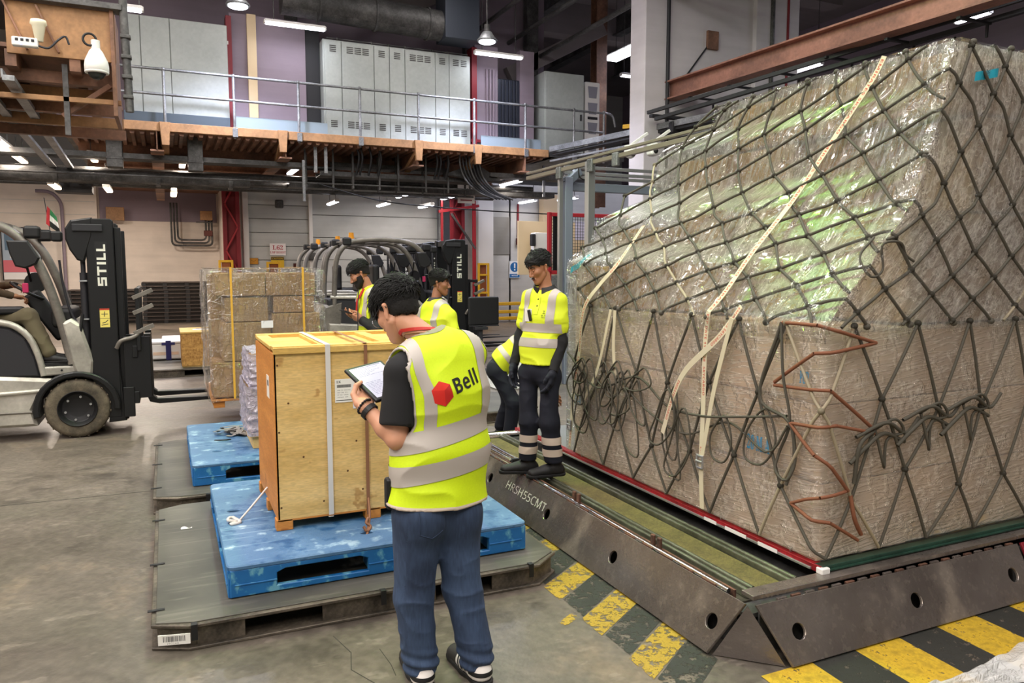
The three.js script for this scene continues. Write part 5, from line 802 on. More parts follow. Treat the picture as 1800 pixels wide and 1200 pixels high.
// torso garment: a field that follows the trunk at distance t
function trunk(j, L, t, e = 1.48, hem, flare = 0) {
  const n = P3(j.neck), c = P3(j.chest), w = P3(j.waist), h = hem ? P3(hem) : P3(j.pelvis), ps = [];
  ps.push(cap(n.clone().lerp(c, 0.4), c, KS * (0.09 + t), KS * (0.095 + t), 0.05, L, e)); ps.push(cap(c, w, KS * (0.095 + t), KS * (0.094 + t), 0.06, L, e)); ps.push(cap(w, h, KS * (0.094 + t), KS * (0.1 + t + flare), 0.06, L, e));
  for (const q of ['L', 'R']) { const s = P3(j['sh' + q]); ps.push(cap(n.clone().lerp(s, 0.15), s, KS * (0.05 + t), KS * (0.052 + t), 0.05)); }
  return ps;
}
const wrinkle = (f, a, fr, sx = 1, sy = 1, sz = 1) => (x, y, z) => f(x, y, z) - a * (ridge(vn(x * fr * sx, y * fr * sy, z * fr * sz)) ** 2 - 0.4);
function sleeves(j, r0, r1, frac, side) { return cap(P3(j['sh' + side]), P3(j['sh' + side]).lerp(P3(j['el' + side]), frac + 0.12), KS * r0, KS * r1, 0.03); }
function endPlane(a, b, frac) { const p = P3(a).lerp(P3(b), frac); return planeF(p, P3(b).sub(P3(a))); }
const cutAll = (f, cuts, k = 0.006) => (x, y, z) => { let d = f(x, y, z); for (const c of cuts) d = smax2(d, c(x, y, z), k); return d; };
function trousers(j, o) {
  const ps = [cap(P3(j.waist).lerp(P3(j.pelvis), 0.5), j.pelvis, KS * (0.1 + (o.t || 0)), KS * (0.106 + (o.t || 0)), 0.05, o.L, 1.38)];
  for (const q of ['L', 'R']) { const h = P3(j['hip' + q]), k = P3(j['kn' + q]), a = P3(j['an' + q]); ps.push(cap(h, k, KS * o.r[0], KS * o.r[1], 0.05)); ps.push(cap(k, a, KS * o.r[1], KS * o.r[2], 0.03)); if (o.glute) ps.push(ell(h.clone().addScaledVector(o.F, -0.04 * KS), [0.088 * KS * (o.gl || 0.9), 0.095 * KS, 0.088 * KS * (o.gl || 0.9)], V(1, 0, 0), UPV, V(0, 0, 1), 0.05)); }
  return ps;
}
const band = (c, n, w) => { const f = planeF(c, n); return (x, y, z) => w / 2 - Math.abs(f(x, y, z)); };
{ // --- man with the tablet ---
  const j = { ...J_fg, neck: [0.966, 1.343, -2.86], head: [0.85, 1.47, -2.972], shR: [1.135, 1.3, -2.93], elR: [1.12, 1.0, -3.02] }, m = 0.93, hd0 = 0;
  const e1 = mixv(0.155, -0.1, -0.15).normalize(), e2 = mixv(0.147, 0.03, 0.137); e2.addScaledVector(e1, -e2.dot(e1)).normalize(); const nn = e1.clone().cross(e2).normalize(); if (nn.y < 0) nn.negate(); const A = V(0.636, 1.236, -3.03);
  const wr = A.clone().addScaledVector(e1, 0.213).addScaledVector(e2, -0.03).addScaledVector(nn, -0.03); j.wrL = wr.toArray(); const hd = e1.clone().multiplyScalar(-0.75).addScaledVector(e2, 0.5), handL = handPrims(wr.clone(), hd, nn, nn.dot(hd.clone().cross(nn).cross(hd)) > 0 && hd.clone().cross(nn).dot(e2) < 0 ? 1 : -1, 0.95, { curl: [0.16, 0.16, 0.18, 0.2], thumb: [[0.02, 0.03, 0.0], [0.055, 0.05, 0.018], [0.085, 0.042, 0.042], [0.108, 0.024, 0.046]] });
  const handR = handPrims(P3(j.wrR), mixv(-0.7, 0.2, 0.5), mixv(0, 0.6, -0.6), 1, 0.92, {});
  const p = person('man in yellow hi-vis vest and blue jeans seen from behind, holding a tablet', j, { skin: SKIN.light, m: 0.93, hm: 0.95, hands: [handL, handR], up: UPV, hcell: 0.003, cell: 0.01, jaw: 1.06 }), { add, L, F } = p;
  // vest
  const vp = trunk({ ...j, neck: [j.neck[0] + 0.008, j.neck[1], j.neck[2]], chest: [0.966, 1.157, -2.821], waist: [0.962, 0.91, -2.795] }, L, 0.028, 1.56, [0.945, 0.72, -2.78], 0.012), arm = ['L', 'R'].map((q) => { const s = P3(j['sh' + q]).addScaledVector(L, q === 'L' ? 0.022 : -0.022); return cap(s.clone().add(V(0, 0.02, 0)), P3(j['el' + q]).lerp(s, 0.35).addScaledVector(L, q === 'L' ? 0.03 : -0.03), 0.072, 0.098, 0.02); });
  const nk = cap(P3(j.neck).add(V(0, -0.01, 0)), j.head, 0.07, 0.082), hemP = planeF([0.948, 0.735, -2.76], V(-0.06, -1, -0.03)), tn = mixv(-0.2, 1, 0);
  const v0a = field(vp); const armF = (x, y, z) => Math.min(prim(arm[0], x, y, z), prim(arm[1], x, y, z)), v0 = wrinkle(field(vp), 0.011, 7, 0.8, 1.5, 0.8), vf = cutAll(v0, [(x, y, z) => -armF(x, y, z), (x, y, z) => -prim(nk, x, y, z), hemP], 0.005);
  const vg = meshF(vf, bounds(vp, 0.03), 0.0072), vest = add('vest', vg, M.hiVis);
  const b1 = planeF([1.0, 1.026, -2.68], tn), b2 = planeF([0.975, 0.892, -2.68], mixv(-0.14, 1, 0));
  const strip = (name, tests, d, mat) => add(name, clip(vg, tests, d), mat, vest);
  strip('reflective_strip', [(x, y, z) => 0.038 - Math.abs(b1(x, y, z))], 0.003, M.reflect); strip('reflective_strip', [(x, y, z) => 0.037 - Math.abs(b2(x, y, z))], 0.003, M.reflect);
  for (const s of [1, -1]) strip('reflective_strip', [(x, y, z) => (s > 0 ? 0.0225 : 0.034) - Math.abs(s * ((x - j.neck[0]) * L.x + (z - j.neck[2]) * L.z) - (s > 0 ? 0.11 + 0.028 * sstep(1.15, 1.28, y) : 0.155)), (x, y, z) => b1(x, y, z) + 0.036], 0.0026, M.reflect);
  const outer = (x, y, z) => v0(x, y, z) + 0.0045; strip('armhole_binding', [(x, y, z) => 0.009 - armF(x, y, z), outer], 0.0024, M.reflect); strip('neck_binding', [(x, y, z) => 0.02 - prim(nk, x, y, z), outer], 0.002, std(0x8a8670, 0.7)); strip('hem_binding', [(x, y, z) => hemP(x, y, z) + 0.014], 0.002, M.reflectPale);
  const pic = print(512, 256, (c, w, h) => { c.clearRect(0, 0, w, h); const X = 110, Y = 136, R = 96, P = (a, r = R) => [X + r * Math.sin(a * Math.PI / 3), Y - r * Math.cos(a * Math.PI / 3) * 1.08]; const poly = (q, col) => { c.fillStyle = col; c.beginPath(); q.forEach(([a, b], i) => i ? c.lineTo(a, b) : c.moveTo(a, b)); c.fill(); }; const O = [X + 20, Y - 22]; poly([0, 1, 2, 3, 4, 5].map((k) => P(k)), '#cf2318'); poly([P(5), P(0), P(1), O], '#e0301e'); poly([P(1), P(2), P(3), O], '#b41a14'); c.fillStyle = '#10120c'; c.font = 'bold 158px sans-serif'; c.save(); c.scale(1, 1.05); c.fillText('Bell', 214, 168); c.restore(); });
  const ux = mixv(0.97, 0.24, 0.14).normalize(), lg = patch(vf, V(0.99, 1.197, -2.72), ux, V(0, 1, 0).addScaledVector(ux, -ux.y).normalize(), F, 0.262, 0.122, 0.0028, 30, 14);
  add('printed_logo', lg, std(0xffffff, 0.6, 0, { map: pic, transparent: true, alphaTest: 0.4 }), vest);
  // black T-shirt
  const sl2 = ['L', 'R'].map((q) => sleeves(j, 0.064, 0.072, 0.72, q)), tk = trunk(j, L, 0.012, 1.44), tf = field(tk), sp = [...tk, ...sl2], pl = endPlane(j.shL, j.elL, 0.8), pr = endPlane(j.shR, j.elR, 0.8);
  const sideL = (x, y, z) => ((x - j.neck[0]) * L.x + (z - j.neck[2]) * L.z);
  add('shirt', meshF(cutAll((x, y, z) => smin2(tf(x, y, z), Math.min(smax2(prim(sl2[0], x, y, z), pl(x, y, z), 0.005), smax2(prim(sl2[1], x, y, z), pr(x, y, z), 0.005)), 0.02), [(x, y, z) => -prim(cap(j.neck, j.head, 0.066, 0.07), x, y, z), planeF([0.94, 0.76, -2.78], V(0, -1, 0))], 0.005), bounds(sp, 0.02), 0.01), M.blackCloth);
  // jeans
  const tp = trousers(j, { L, F, r: [0.097, 0.074, 0.068], glute: true }), jf0 = field(tp), jf = cutAll((x, y, z) => jf0(x, y, z) - 0.006 * (ridge(vn(x * 9 + y * 5, y * 15, z * 9)) ** 3 - 0.25) * sstep(0.75, 0.3, y) - 0.006 * sstep(0.2, 0.08, y) * Math.sin(y * 130 + x * 30), [planeF([0, 0.055, 0], V(0, -1, 0)), planeF([0, 0.79, 0], UPV)]);
  const jg = meshF(jf, bounds(tp, 0.02), 0.009), jeans = add('jeans', jg, M.denim);
  const sd = std(0x27364e, 0.85); // stitched pocket and side seam
  const pc = P3(j.hipL).addScaledVector(F, -0.12).add(V(0, 0.0, 0)).addScaledVector(L, -0.005);
  for (const [a, b] of [[[-0.05, 0.06], [-0.05, -0.04]], [[-0.05, -0.04], [0, -0.062]], [[0, -0.062], [0.05, -0.04]], [[0.05, -0.04], [0.05, 0.06]]]) { const q = []; for (let k = 0; k <= 6; k++) { const w = pc.clone().addScaledVector(L, lerp(a[0], b[0], k / 6)).add(V(0, lerp(a[1], b[1], k / 6), 0)); for (let i = 0; i < 60; i++) { const d = jf(w.x, w.y, w.z); if (d < 0.0005) break; w.addScaledVector(F, Math.max(0.0006, d * 0.6)); } q.push(w); } add('pocket_seam', tube(q, 0.0022, 5), sd, jeans); }
  // shoes: white with a black heel pattern and dark toe rubber
  for (const q of ['L', 'R']) { const sh = shoe(P3(j['an' + q]), q === 'L' ? mixv(-0.35, 0, 0.9) : mixv(-0.5, 0, 0.85), 0, 0.95, 0.11), u = add('shoe', sh.upper, std(0xe2dcd6, 0.6)); add('sole', sh.sole, std(0x1c1b1b, 0.7), u);
    add('toe_cap', clip(sh.upper, [(x, y, z) => (x - j['an' + q][0]) * sh.d.x + (z - j['an' + q][2]) * sh.d.z - 0.1], 0.002), std(0x2a2726, 0.6), u);
    add('heel_patch', clip(sh.upper, [(x, y, z) => -((x - j['an' + q][0]) * sh.d.x + (z - j['an' + q][2]) * sh.d.z) - 0.02, (x, y, z) => 0.008 - Math.abs(y - 0.052)], 0.002), M.black, u);
    for (let k = 0; k < 3; k++) add('stripe', clip(sh.upper, [(x, y, z) => 0.006 - Math.abs(((x - j['an' + q][0]) * sh.d.x + (z - j['an' + q][2]) * sh.d.z) - 0.02 - k * 0.024 - (y - 0.05) * 0.5), (x, y) => y - 0.035], 0.0015), M.black, u); }
  // hair: long on top, faded to the nape
  const hair = add('hair', mergeGeometries([hairGeo(p, (l, u, w) => 0.034 - u + (w > 0.03 ? (w - 0.03) * 0.55 : (0.03 - w) * -0.12), (l, u, w) => 0.002 + 0.014 * sstep(0.02, 0.1, u) + 0.012 * sstep(0.02, 0.09, w), (l, u) => 0.004 + 0.016 * sstep(0.03, 0.1, u), 34, 0.004).toNonIndexed(), locks(p, 3200, (l, u, w) => u > 0.045 - (w > 0.03 ? (w - 0.03) * 0.3 : 0), (l, u, w, R) => [l * 6 + (R() - 0.5) * 0.8, -0.15 + (R() - 0.5) * 0.5, 0.9 + (R() - 0.5)], (l, u, w) => 0.026 + 0.022 * sstep(0.0, 0.09, w) + 0.012 * sstep(0.06, 0.13, u), 5, 0.0026, 0.45, (l, u, w) => 0.002 + 0.015 * sstep(0.02, 0.1, u) + 0.01 * sstep(0.02, 0.09, w)), locks(p, 2200, (l, u, w) => u < 0.06 && u > (w > 0 ? w * 1.3 - 0.012 : -0.022 + Math.max(w, -0.09) * 0.3) + 0.008 && w < 0.07, (l, u, w, R) => [(R() - 0.5) * 0.5, -0.9, -0.5 + R() * 0.4], (l, u) => 0.012 + 0.14 * Math.max(0, u), 11, 0.0019, 0.12, () => 0.0015)].map((g) => { g.deleteAttribute('uv'); return g; })), M.hair);
  add('hair_fade', hairGeo(p, (l, u, w) => -0.022 - u + (w > 0.0 ? w * 1.35 : Math.max(w, -0.09) * 0.3), () => 0.0005, () => 0.004, 110, 0.003, 0.035), std(0x0f0c0a, 0.9), hair);
  // glasses
  const gm = std(0xb0aeb2, 0.25, 0.9), gl = p.at;
  const gs = add('glasses', merge([...[-1, 1].map((s) => tube(Array.from({ length: 13 }, (_, i) => gl(s * 0.033 + 0.025 * Math.cos(i / 6 * Math.PI), 0.004 + 0.02 * Math.sin(i / 6 * Math.PI), 0.112)), 0.0018, 5)), tube([gl(-0.008, 0.008, 0.112), gl(0.008, 0.008, 0.112)], 0.0018, 5, 4)]), gm);
  for (const s of [-1, 1]) add('temple', tube([gl(s * 0.058, 0.01, 0.108), gl(s * 0.08, 0.02, 0.04), gl(s * 0.086, 0.026, -0.012), gl(s * 0.084, 0.006, -0.03)], 0.002, 5), M.black, gs);
  // red lanyard, cord necklace, wrist bands
  const ringOn = (c0, ax, r, off, tilt, n = 20, a0 = 0, a1 = 6.283) => { const q = []; const X = V(0, 1, 0).cross(ax).normalize(), Y = ax.clone().cross(X); for (let i = 0; i <= n; i++) { const a = lerp(a0, a1, i / n); q.push(c0.clone().addScaledVector(X, r * Math.cos(a)).addScaledVector(Y, r * Math.sin(a)).addScaledVector(ax, tilt * Math.sin(a))); } return q; };
  const neckAx = P3(j.head).sub(P3(j.neck)).normalize(), nb = P3(j.neck).addScaledVector(neckAx, 0.012), q2 = [], q3 = [];
  for (let i = 0; i <= 24; i++) { const a = i / 24 * 6.283, dir = L.clone().multiplyScalar(Math.cos(a)).addScaledVector(F, Math.sin(a)); for (const [arr, up] of [[q2, 0.082], [q3, 0.062]]) { const c = nb.clone().addScaledVector(neckAx, up * (1 - 0.2 * Math.sin(a)) - 0.04 * Math.max(0, Math.sin(a))).addScaledVector(dir, 0.2); const bf = field(p.b.ps); for (let k = 0; k < 50; k++) { const d = bf(c.x, c.y, c.z); if (d < 0.004) break; c.addScaledVector(dir, -Math.max(0.001, d * 0.6)); } arr.push(c); } }
  add('lanyard', ribbon(q2, 0.013, 0.003, 70, (P) => P.clone().sub(nb).addScaledVector(neckAx, -P.clone().sub(nb).dot(neckAx)).normalize()), std(0xc02a20, 0.55)); add('necklace', tube(q3, 0.0022, 5, 70), std(0x9a7440, 0.5));
  const fa = P3(j.wrL).sub(P3(j.elL)).normalize(), wc = P3(j.wrL);
  add('bracelet', merge(ringOn(wc.clone().addScaledVector(fa, 0.004), fa, 0.031, 0, 0.004, 18).map((q) => new THREE.IcosahedronGeometry(0.0058, 1).translate(q.x, q.y, q.z))), std(0x1c1014, 0.4));
  add('watch_band', ribbon(ringOn(wc.clone().addScaledVector(fa, -0.026), fa, 0.0335, 0, 0.002, 22), 0.02, 0.004, 60, (P) => { const c = wc.clone().addScaledVector(fa, -0.026); return P.clone().sub(c).normalize(); }), M.black);
  add('belt_tool', bx(0.03, 0.12, 0.05, 0.745, 0.79, -2.77, 0.01), M.black);
  // tablet
  const t = thing('tablet', 'black-cased tablet with a white document on its lit screen, held by the vested man', 'tablet'), ctr = A.clone().addScaledVector(e1, 0.12).addScaledVector(e2, 0.088), mk = (g) => g.applyMatrix4(new THREE.Matrix4().makeBasis(e1, e2, e1.clone().cross(e2)).setPosition(0, 0, 0)); const up = e1.clone().cross(e2).dot(nn) > 0 ? 1 : -1; t.position.copy(ctr);
  put(t, 'case', mk(new RoundedBoxGeometry(0.24, 0.176, 0.016, 3, 0.007)), M.black);
  const doc = print(384, 512, (c, w, h) => { c.fillStyle = '#eeeaf8'; c.fillRect(0, 0, w, h); c.fillStyle = '#9a96b4'; const r = rng(4); for (let y = 40; y < h - 40; y += 22) { let x = 30; if (r() > 0.15) while (x < w * (0.4 + r() * 0.55)) { const k = 10 + r() * 40; c.fillRect(x, y, k, 5); x += k + 8; } } c.fillStyle = '#7a78a0'; c.fillRect(20, 10, w - 40, 8); });
  const sg = new THREE.PlaneGeometry(0.21, 0.15); if (up < 0) sg.rotateY(Math.PI); sg.userData.keepUV = true; const su = sg.attributes.uv; for (let i = 0; i < 4; i++) { const u = su.getX(i), v = su.getY(i); su.setXY(i, v, 1 - u); }
  put(t, 'screen', mk(sg.translate(0, 0, up * 0.0085)), new THREE.MeshStandardMaterial({ color: 0x222222, map: doc, emissive: 0xffffff, emissiveMap: doc, emissiveIntensity: 0.62, roughness: 0.15 }));
}
// closed fist-less gloves and small helpers for the other figures
function plainHair(p, o = {}) {
  const hair = p.add('hair', mergeGeometries([hairGeo(p, o.line || ((l, u, w) => 0.012 - u + (w > 0.03 ? (w - 0.03) * 0.95 : w < 0 ? Math.max(w, -0.09) * 0.45 : w * 0.6)), (l, u, w) => 0.003 + (o.t || 0.012) * sstep(0.0, 0.1, u) + (o.front || 0.004) * sstep(0.03, 0.09, w), (l, u) => 0.004 + 0.012 * sstep(0.03, 0.1, u), 40, 0.005).toNonIndexed(), locks(p, 800, (l, u, w) => u > 0.06, (l, u, w, R) => [l * 4 + (R() - 0.5), 0, 0.9], () => 0.03, 7, 0.0028, 0.35, (l, u, w) => 0.002 + (o.t || 0.012) * sstep(0.0, 0.1, u))].map((g) => { g.deleteAttribute('uv'); return g; })), M.hair);
  return hair;
}
function beard(p, full) {
  const { at, E, C } = p.hd; const f0 = p.hd.f, U = at(0, 1, 0).sub(at(0, 0, 0)), m = U.length(); U.normalize(); const o = at(0, 0, 0), Fw = at(0, 0, 1).sub(o).normalize(), L = p.hd.L;
  const loc = (x, y, z) => { const d = V(x, y, z).sub(o); return [d.dot(L) / m, d.dot(U) / m, d.dot(Fw) / m]; };
  const test = (x, y, z) => { const [l, u, w] = loc(x, y, z); const mo = Math.max(0.005 - Math.abs(u + 0.051 + Math.abs(l) * 0.25), -1) + (w > 0.05 && Math.abs(l) < 0.026 ? 0 : -1); const jaw = Math.min(-0.036 - u - Math.max(0, 0.06 - w) * -0.6 * 0 + (w < 0.05 ? 0.03 : 0), w + 0.005, u + 0.125) ; const mouth = Math.hypot(l / 0.026, (u + 0.067) / 0.011) - 1; return full ? Math.max(mo, Math.min(jaw, mouth * 0.02)) : mo; };
  const g = meshF((x, y, z) => f0(x, y, z) - 0.0022 * m, bounds(p.hd.ps, 0.01), 0.0045);
  p.add(full ? 'beard' : 'moustache', clip(g, [test], 0.001), std(full ? 0x17110e : 0x2a1c15, 0.8));
}
function collar(p, j, m, h = 0.03) { // folded collar band round the neck
  const ax = P3(j.head).sub(P3(j.neck)).normalize(), c = P3(j.neck).addScaledVector(ax, 0.022), nk = field(p.b.ps), q = [], L = p.L, F = p.F;
  for (let i = 0; i <= 26; i++) { const a = 1.75 + i / 26 * (6.283 - 0.36), dir = L.clone().multiplyScalar(Math.cos(a)).addScaledVector(F, Math.sin(a)), o = c.clone().addScaledVector(ax, 0.012 - 0.03 * Math.max(0, Math.sin(a))).addScaledVector(dir, 0.2); for (let k = 0; k < 50; k++) { const d = nk(o.x, o.y, o.z); if (d < 0.017) break; o.addScaledVector(dir, -Math.max(0.001, (d - 0.016) * 0.6)); } q.push(o); }
  return p.add('collar', ribbon(q, h, 0.006, 80, (P) => { const d = P.clone().sub(c); d.addScaledVector(ax, -d.dot(ax)); return d.normalize().addScaledVector(ax, 0.45).normalize(); }), m);
}
// a hi-vis top with short sleeves or none; returns its field and mesh
function hiVisTop(p, j, o) {
  const NC = cap(P3(j.neck).add(V(0, -0.01, 0)), j.head, 0.062 * KS, 0.075 * KS), { L, add } = p, tp = trunk(j, L, o.t || 0.02, 1.5, o.hem, o.flare || 0.008), cuts = [o.hemPlane, (x, y, z) => -prim(NC, x, y, z)];
  const lat = (x, y, z) => (x - j.neck[0]) * L.x + (y - j.neck[1]) * L.y + (z - j.neck[2]) * L.z; let f0 = field(tp);
  if (o.sleeve) { const sl = ['L', 'R'].map((q) => { const c = sleeves(j, 0.055, 0.066, o.sleeve, q), e = endPlane(j['sh' + q], j['el' + q], o.sleeve); tp.push(c); return (x, y, z) => smax2(prim(c, x, y, z), e(x, y, z), 0.006); }), ft = f0; f0 = (x, y, z) => smin2(ft(x, y, z), Math.min(sl[0](x, y, z), sl[1](x, y, z)), 0.02); }
  else { const arms = ['L', 'R'].map((q) => { const s = P3(j['sh' + q]).addScaledVector(L, q === 'L' ? 0.022 : -0.022); return cap(s.clone().addScaledVector(p.U, 0.02), P3(j['el' + q]).lerp(s, 0.3), KS * 0.07, KS * 0.095, 0.02); }); cuts.push((x, y, z) => -Math.min(prim(arms[0], x, y, z), prim(arms[1], x, y, z))); }
  const f = cutAll(wrinkle(f0, o.fold || 0.008, 8, 0.8, 1.5, 0.8), cuts, 0.006), g = meshF(f, bounds(tp, 0.03), o.cell || 0.01), top = add(o.name || 'vest', g, o.mat || M.hiVis2);
  for (const [c, n, w] of o.bands) add('reflective_strip', clip(g, [band(c, n, w), ...(o.bandTest ? [o.bandTest] : [])], 0.003), M.reflect, top);
  for (const s of [1, -1]) add('reflective_strip', clip(g, [(x, y, z) => 0.026 - Math.abs(s * lat(x, y, z) - (o.stripe || 0.1)), (x, y, z) => { const [c, n] = o.bands[0]; return planeF(c, n)(x, y, z) + 0.02; }], 0.0026), M.reflect, top);
  return { f, g, top, lat };
}
function plainTrousers(p, j, o) {
  const tp = trousers(j, { L: p.L, F: p.F, r: o.r || [0.086, 0.075, 0.066], gl: o.gl, glute: true }), f = cutAll(wrinkle(field(tp), 0.008, 9, 1, 1.4, 1), [planeF([0, o.bottom, 0], V(0, -1, 0)), ...(o.top ? [o.top] : [])]), g = meshF(f, bounds(tp, 0.02), o.cell || 0.01);
  return { t: p.add('trousers', g, o.mat || M.navy), g };
}
function longSleeves(p, j, mat, names = ['L', 'R'], r = [0.052, 0.046, 0.038]) { for (const q of names) { const ps = [cap(j['sh' + q], j['el' + q], KS * r[0], KS * r[1], 0.03), cap(j['el' + q], j['wr' + q], KS * r[1], KS * r[2], 0.03)], f = wrinkle(field(ps), 0.005, 14); p.add('sleeve', meshF(cutAll(f, [endPlane(j['el' + q], j['wr' + q], 0.98)]), bounds(ps, 0.01), 0.008), mat); } }
function boots(p, j, d, gy, m = 0.84) { for (const q of ['L', 'R']) { const s = shoe(P3(j['an' + q]), Array.isArray(d) ? d[q === 'L' ? 0 : 1] : d, gy, m, 0.13), u = p.add('boot', s.upper, std(0x121112, 0.6)); p.add('sole', s.sole, M.rubber, u); } }
KS = 0.84;
{ // --- man standing on the roller deck ---
  const j = { ...J_st, elL: [2.385, 1.152, -4.435], elR: [2.222, 1.17, -4.73], shL: [2.37, 1.425, -4.465], shR: [2.27, 1.44, -4.685] }, gl = (w, d, n, s, o) => handPrims(P3(w), d, n, s, 0.88, o);
  const p = person('standing man in a short-sleeved hi-vis polo, black sleeves and gloves beside the netted load', j, { skin: SKIN.tan, m: 0.78, hm: 0.81, up: V(0.05, 1, 0).normalize(), ground: 0.252, hcell: 0.003, jaw: 0.94 }), { add, L, F } = p;
  const h = hiVisTop(p, j, { name: 'polo_shirt', sleeve: 0.5, t: 0.014, hem: [2.275, 0.985, -4.548], hemPlane: planeF([2.27, 1.0, -4.55], V(0, -1, 0)), flare: 0.01, bands: [[[2.3, 1.245, -4.55], V(0.06, 1, -0.03), 0.06], [[2.3, 1.145, -4.55], V(0.06, 1, -0.03), 0.06]], bandTest: (x, y, z) => 0.165 - Math.abs((x - j.neck[0]) * L.x + (z - j.neck[2]) * L.z), stripe: 0.105 });
  collar(p, j, M.black, 0.046);
  const chest = (l, u, w, hh, geo, m, n) => { const g = patch(h.f, P3(j.neck).addScaledVector(L, l).add(V(0, u, 0)), L, UPV, F.clone().negate(), w, hh, 0.003, 8, 6); return add(n, g, m, h.top); };
  chest(0, -0.09, 0.035, 0.12, 0, M.hiVis2, 'placket'); for (const u of [-0.05, -0.095]) { const q = P3(j.neck).addScaledVector(F, 0.12).add(V(0, u, 0)); for (let i = 0; i < 60; i++) { const d = h.f(q.x, q.y, q.z); if (d < 0.002) break; q.addScaledVector(F, -Math.max(0.0005, d * 0.6)); } add('button', new THREE.SphereGeometry(0.006, 8, 6).translate(q.x, q.y, q.z), M.black, h.top); }
  const embl = print(128, 128, (c, w) => { c.clearRect(0, 0, w, w); c.strokeStyle = c.fillStyle = '#7a8a20'; c.lineWidth = 6; c.beginPath(); c.moveTo(48, 26); c.lineTo(82, 30); c.moveTo(48, 56); c.lineTo(84, 56); c.moveTo(66, 30); c.lineTo(66, 56); c.stroke(); c.font = 'bold 26px sans-serif'; c.fillText('dh  ln', 28, 92); c.fillRect(30, 104, 66, 5); });
  chest(0.062, -0.145, 0.055, 0.07, 0, std(0xffffff, 0.7, 0, { map: embl, transparent: true, alphaTest: 0.3 }), 'embroidery');
  const bp = P3(j.neck).addScaledVector(L, -0.06).add(V(0, -0.16, 0)).addScaledVector(F, 0.125); add('badge', merge([bx(0.055, 0.085, 0.004, 0, 0, 0, 0.001).applyMatrix4(new THREE.Matrix4().makeBasis(L, UPV, L.clone().cross(UPV))).translate(bp.x, bp.y, bp.z)]), M.white); add('badge_holder', merge([bx(0.022, 0.075, 0.012, 0, 0, 0, 0.004).applyMatrix4(new THREE.Matrix4().makeBasis(L.clone().addScaledVector(UPV, 0.25).normalize(), UPV.clone().addScaledVector(L, -0.25).normalize(), L.clone().cross(UPV))).translate(bp.x + F.x * 0.01 + L.x * 0.018, bp.y, bp.z + F.z * 0.01 + L.z * 0.018)]), M.black);
  longSleeves(p, j, M.blackCloth);
  const tr = plainTrousers(p, j, { bottom: 0.345, r: [0.074, 0.074, 0.07], gl: 0.78, top: planeF([0, 1.02, 0], UPV) });
  for (const y of [0.5, 0.42]) add('reflective_strip', clip(tr.g, [band([0, y, 0], UPV, 0.05)], 0.004), M.reflectPale, tr.t);
  for (const [q, d, n, s] of [['L', V(-0.25, -1, 0.05), V(-0.5, 0, -0.6), -1], ['R', V(-0.12, -1, 0.05), V(0.3, 0, 0.8), 1]]) { const hp = gl(j['wr' + q], d, n, s, { curl: [0.35, 0.4, 0.45, 0.5], thumb: [[0.02, 0.028, 0.008], [0.045, 0.042, 0.02], [0.07, 0.043, 0.03], [0.09, 0.038, 0.036]] }); hp.forEach((c) => { c.ra += 0.003; c.rb += 0.003; }); add('glove', meshF(field(hp), bounds(hp, 0.01), 0.0045), std(0x101522, 0.8)); }
  boots(p, j, [mixv(-0.75, 0, -0.25), mixv(-0.95, 0, -0.1)], 0.252, 0.86);
  plainHair(p, { t: 0.018, front: 0.012, line: (l, u, w) => 0.026 - u + (w > 0.03 ? (w - 0.03) * 0.85 : w < 0 ? Math.max(w, -0.09) * 0.5 : w * 0.6) }); beard(p, false);
}
{ // --- bearded man with a phone ---
  const j = { ...J_ph, bf: [-0.977, 0, 0.214], shL: [1.53, 1.393, -6.02], shR: [1.5, 1.402, -6.26] }, wr = P3(j.wrR), h1 = handPrims(P3(j.wrL), mixv(-0.9, 0.3, 0.15), mixv(0.1, 0.6, 0.7), -1, 0.84, { curl: [0.35, 0.5, 0.6, 0.7] }), h2 = handPrims(wr, mixv(-0.9, 0.1, -0.3), mixv(0.1, 0.8, -0.4), 1, 0.84, { curl: [0.5, 0.6, 0.6, 0.6] });
  const p = person('bearded man in a hi-vis vest looking down at a phone behind the crate', j, { skin: SKIN.tan, m: 0.8, hm: 0.82, up: UPV, hands: [h1, h2] }), { add, L, F } = p;
  hiVisTop(p, j, { t: 0.026, hem: [1.515, 0.83, -6.07], hemPlane: planeF([1.5, 0.82, -6.07], V(0, -1, 0)), bands: [[[1.5, 1.2, -6.1], V(0.1, 1, 0), 0.06], [[1.5, 1.03, -6.1], V(0.06, 1, 0), 0.07]], stripe: 0.11 });
  longSleeves(p, j, M.blackCloth, ['L', 'R'], [0.056, 0.05, 0.042]); plainTrousers(p, j, { bottom: 0.05 }); boots(p, j, mixv(-1, 0, 0), 0); plainHair(p, { t: 0.02, front: 0.01 }); beard(p, true);
  const ax = P3(j.head).sub(P3(j.neck)).normalize(); add('lanyard', ribbon([0, 1, 2, 3, 4].map((i) => P3(j.neck).addScaledVector(F, 0.075 + 0.05 * sstep(0, 2, i)).addScaledVector(L, 0.045 - 0.01 * i).add(V(0, 0.03 - 0.05 * i, 0))), 0.03, 0.004, 20, F), std(0xb5201c, 0.6));
  add('cable', tube([P3(j.neck).addScaledVector(F, 0.1).add(V(0, 0.02, 0)), P3(j.chest).addScaledVector(F, 0.16).addScaledVector(L, 0.06), P3(j.waist).addScaledVector(F, 0.165).addScaledVector(L, 0.07), P3(j.pelvis).addScaledVector(F, 0.15).addScaledVector(L, 0.08)], 0.004, 6), M.black);
  one('mobile_phone', 'dark mobile phone in the hand of the bearded man', 'phone', bx(0.15, 0.008, 0.075, 0, 0, 0, 0.004).rotateZ(-0.35).rotateY(0.3).translate(1.335, 1.285, -6.1), M.black);
}
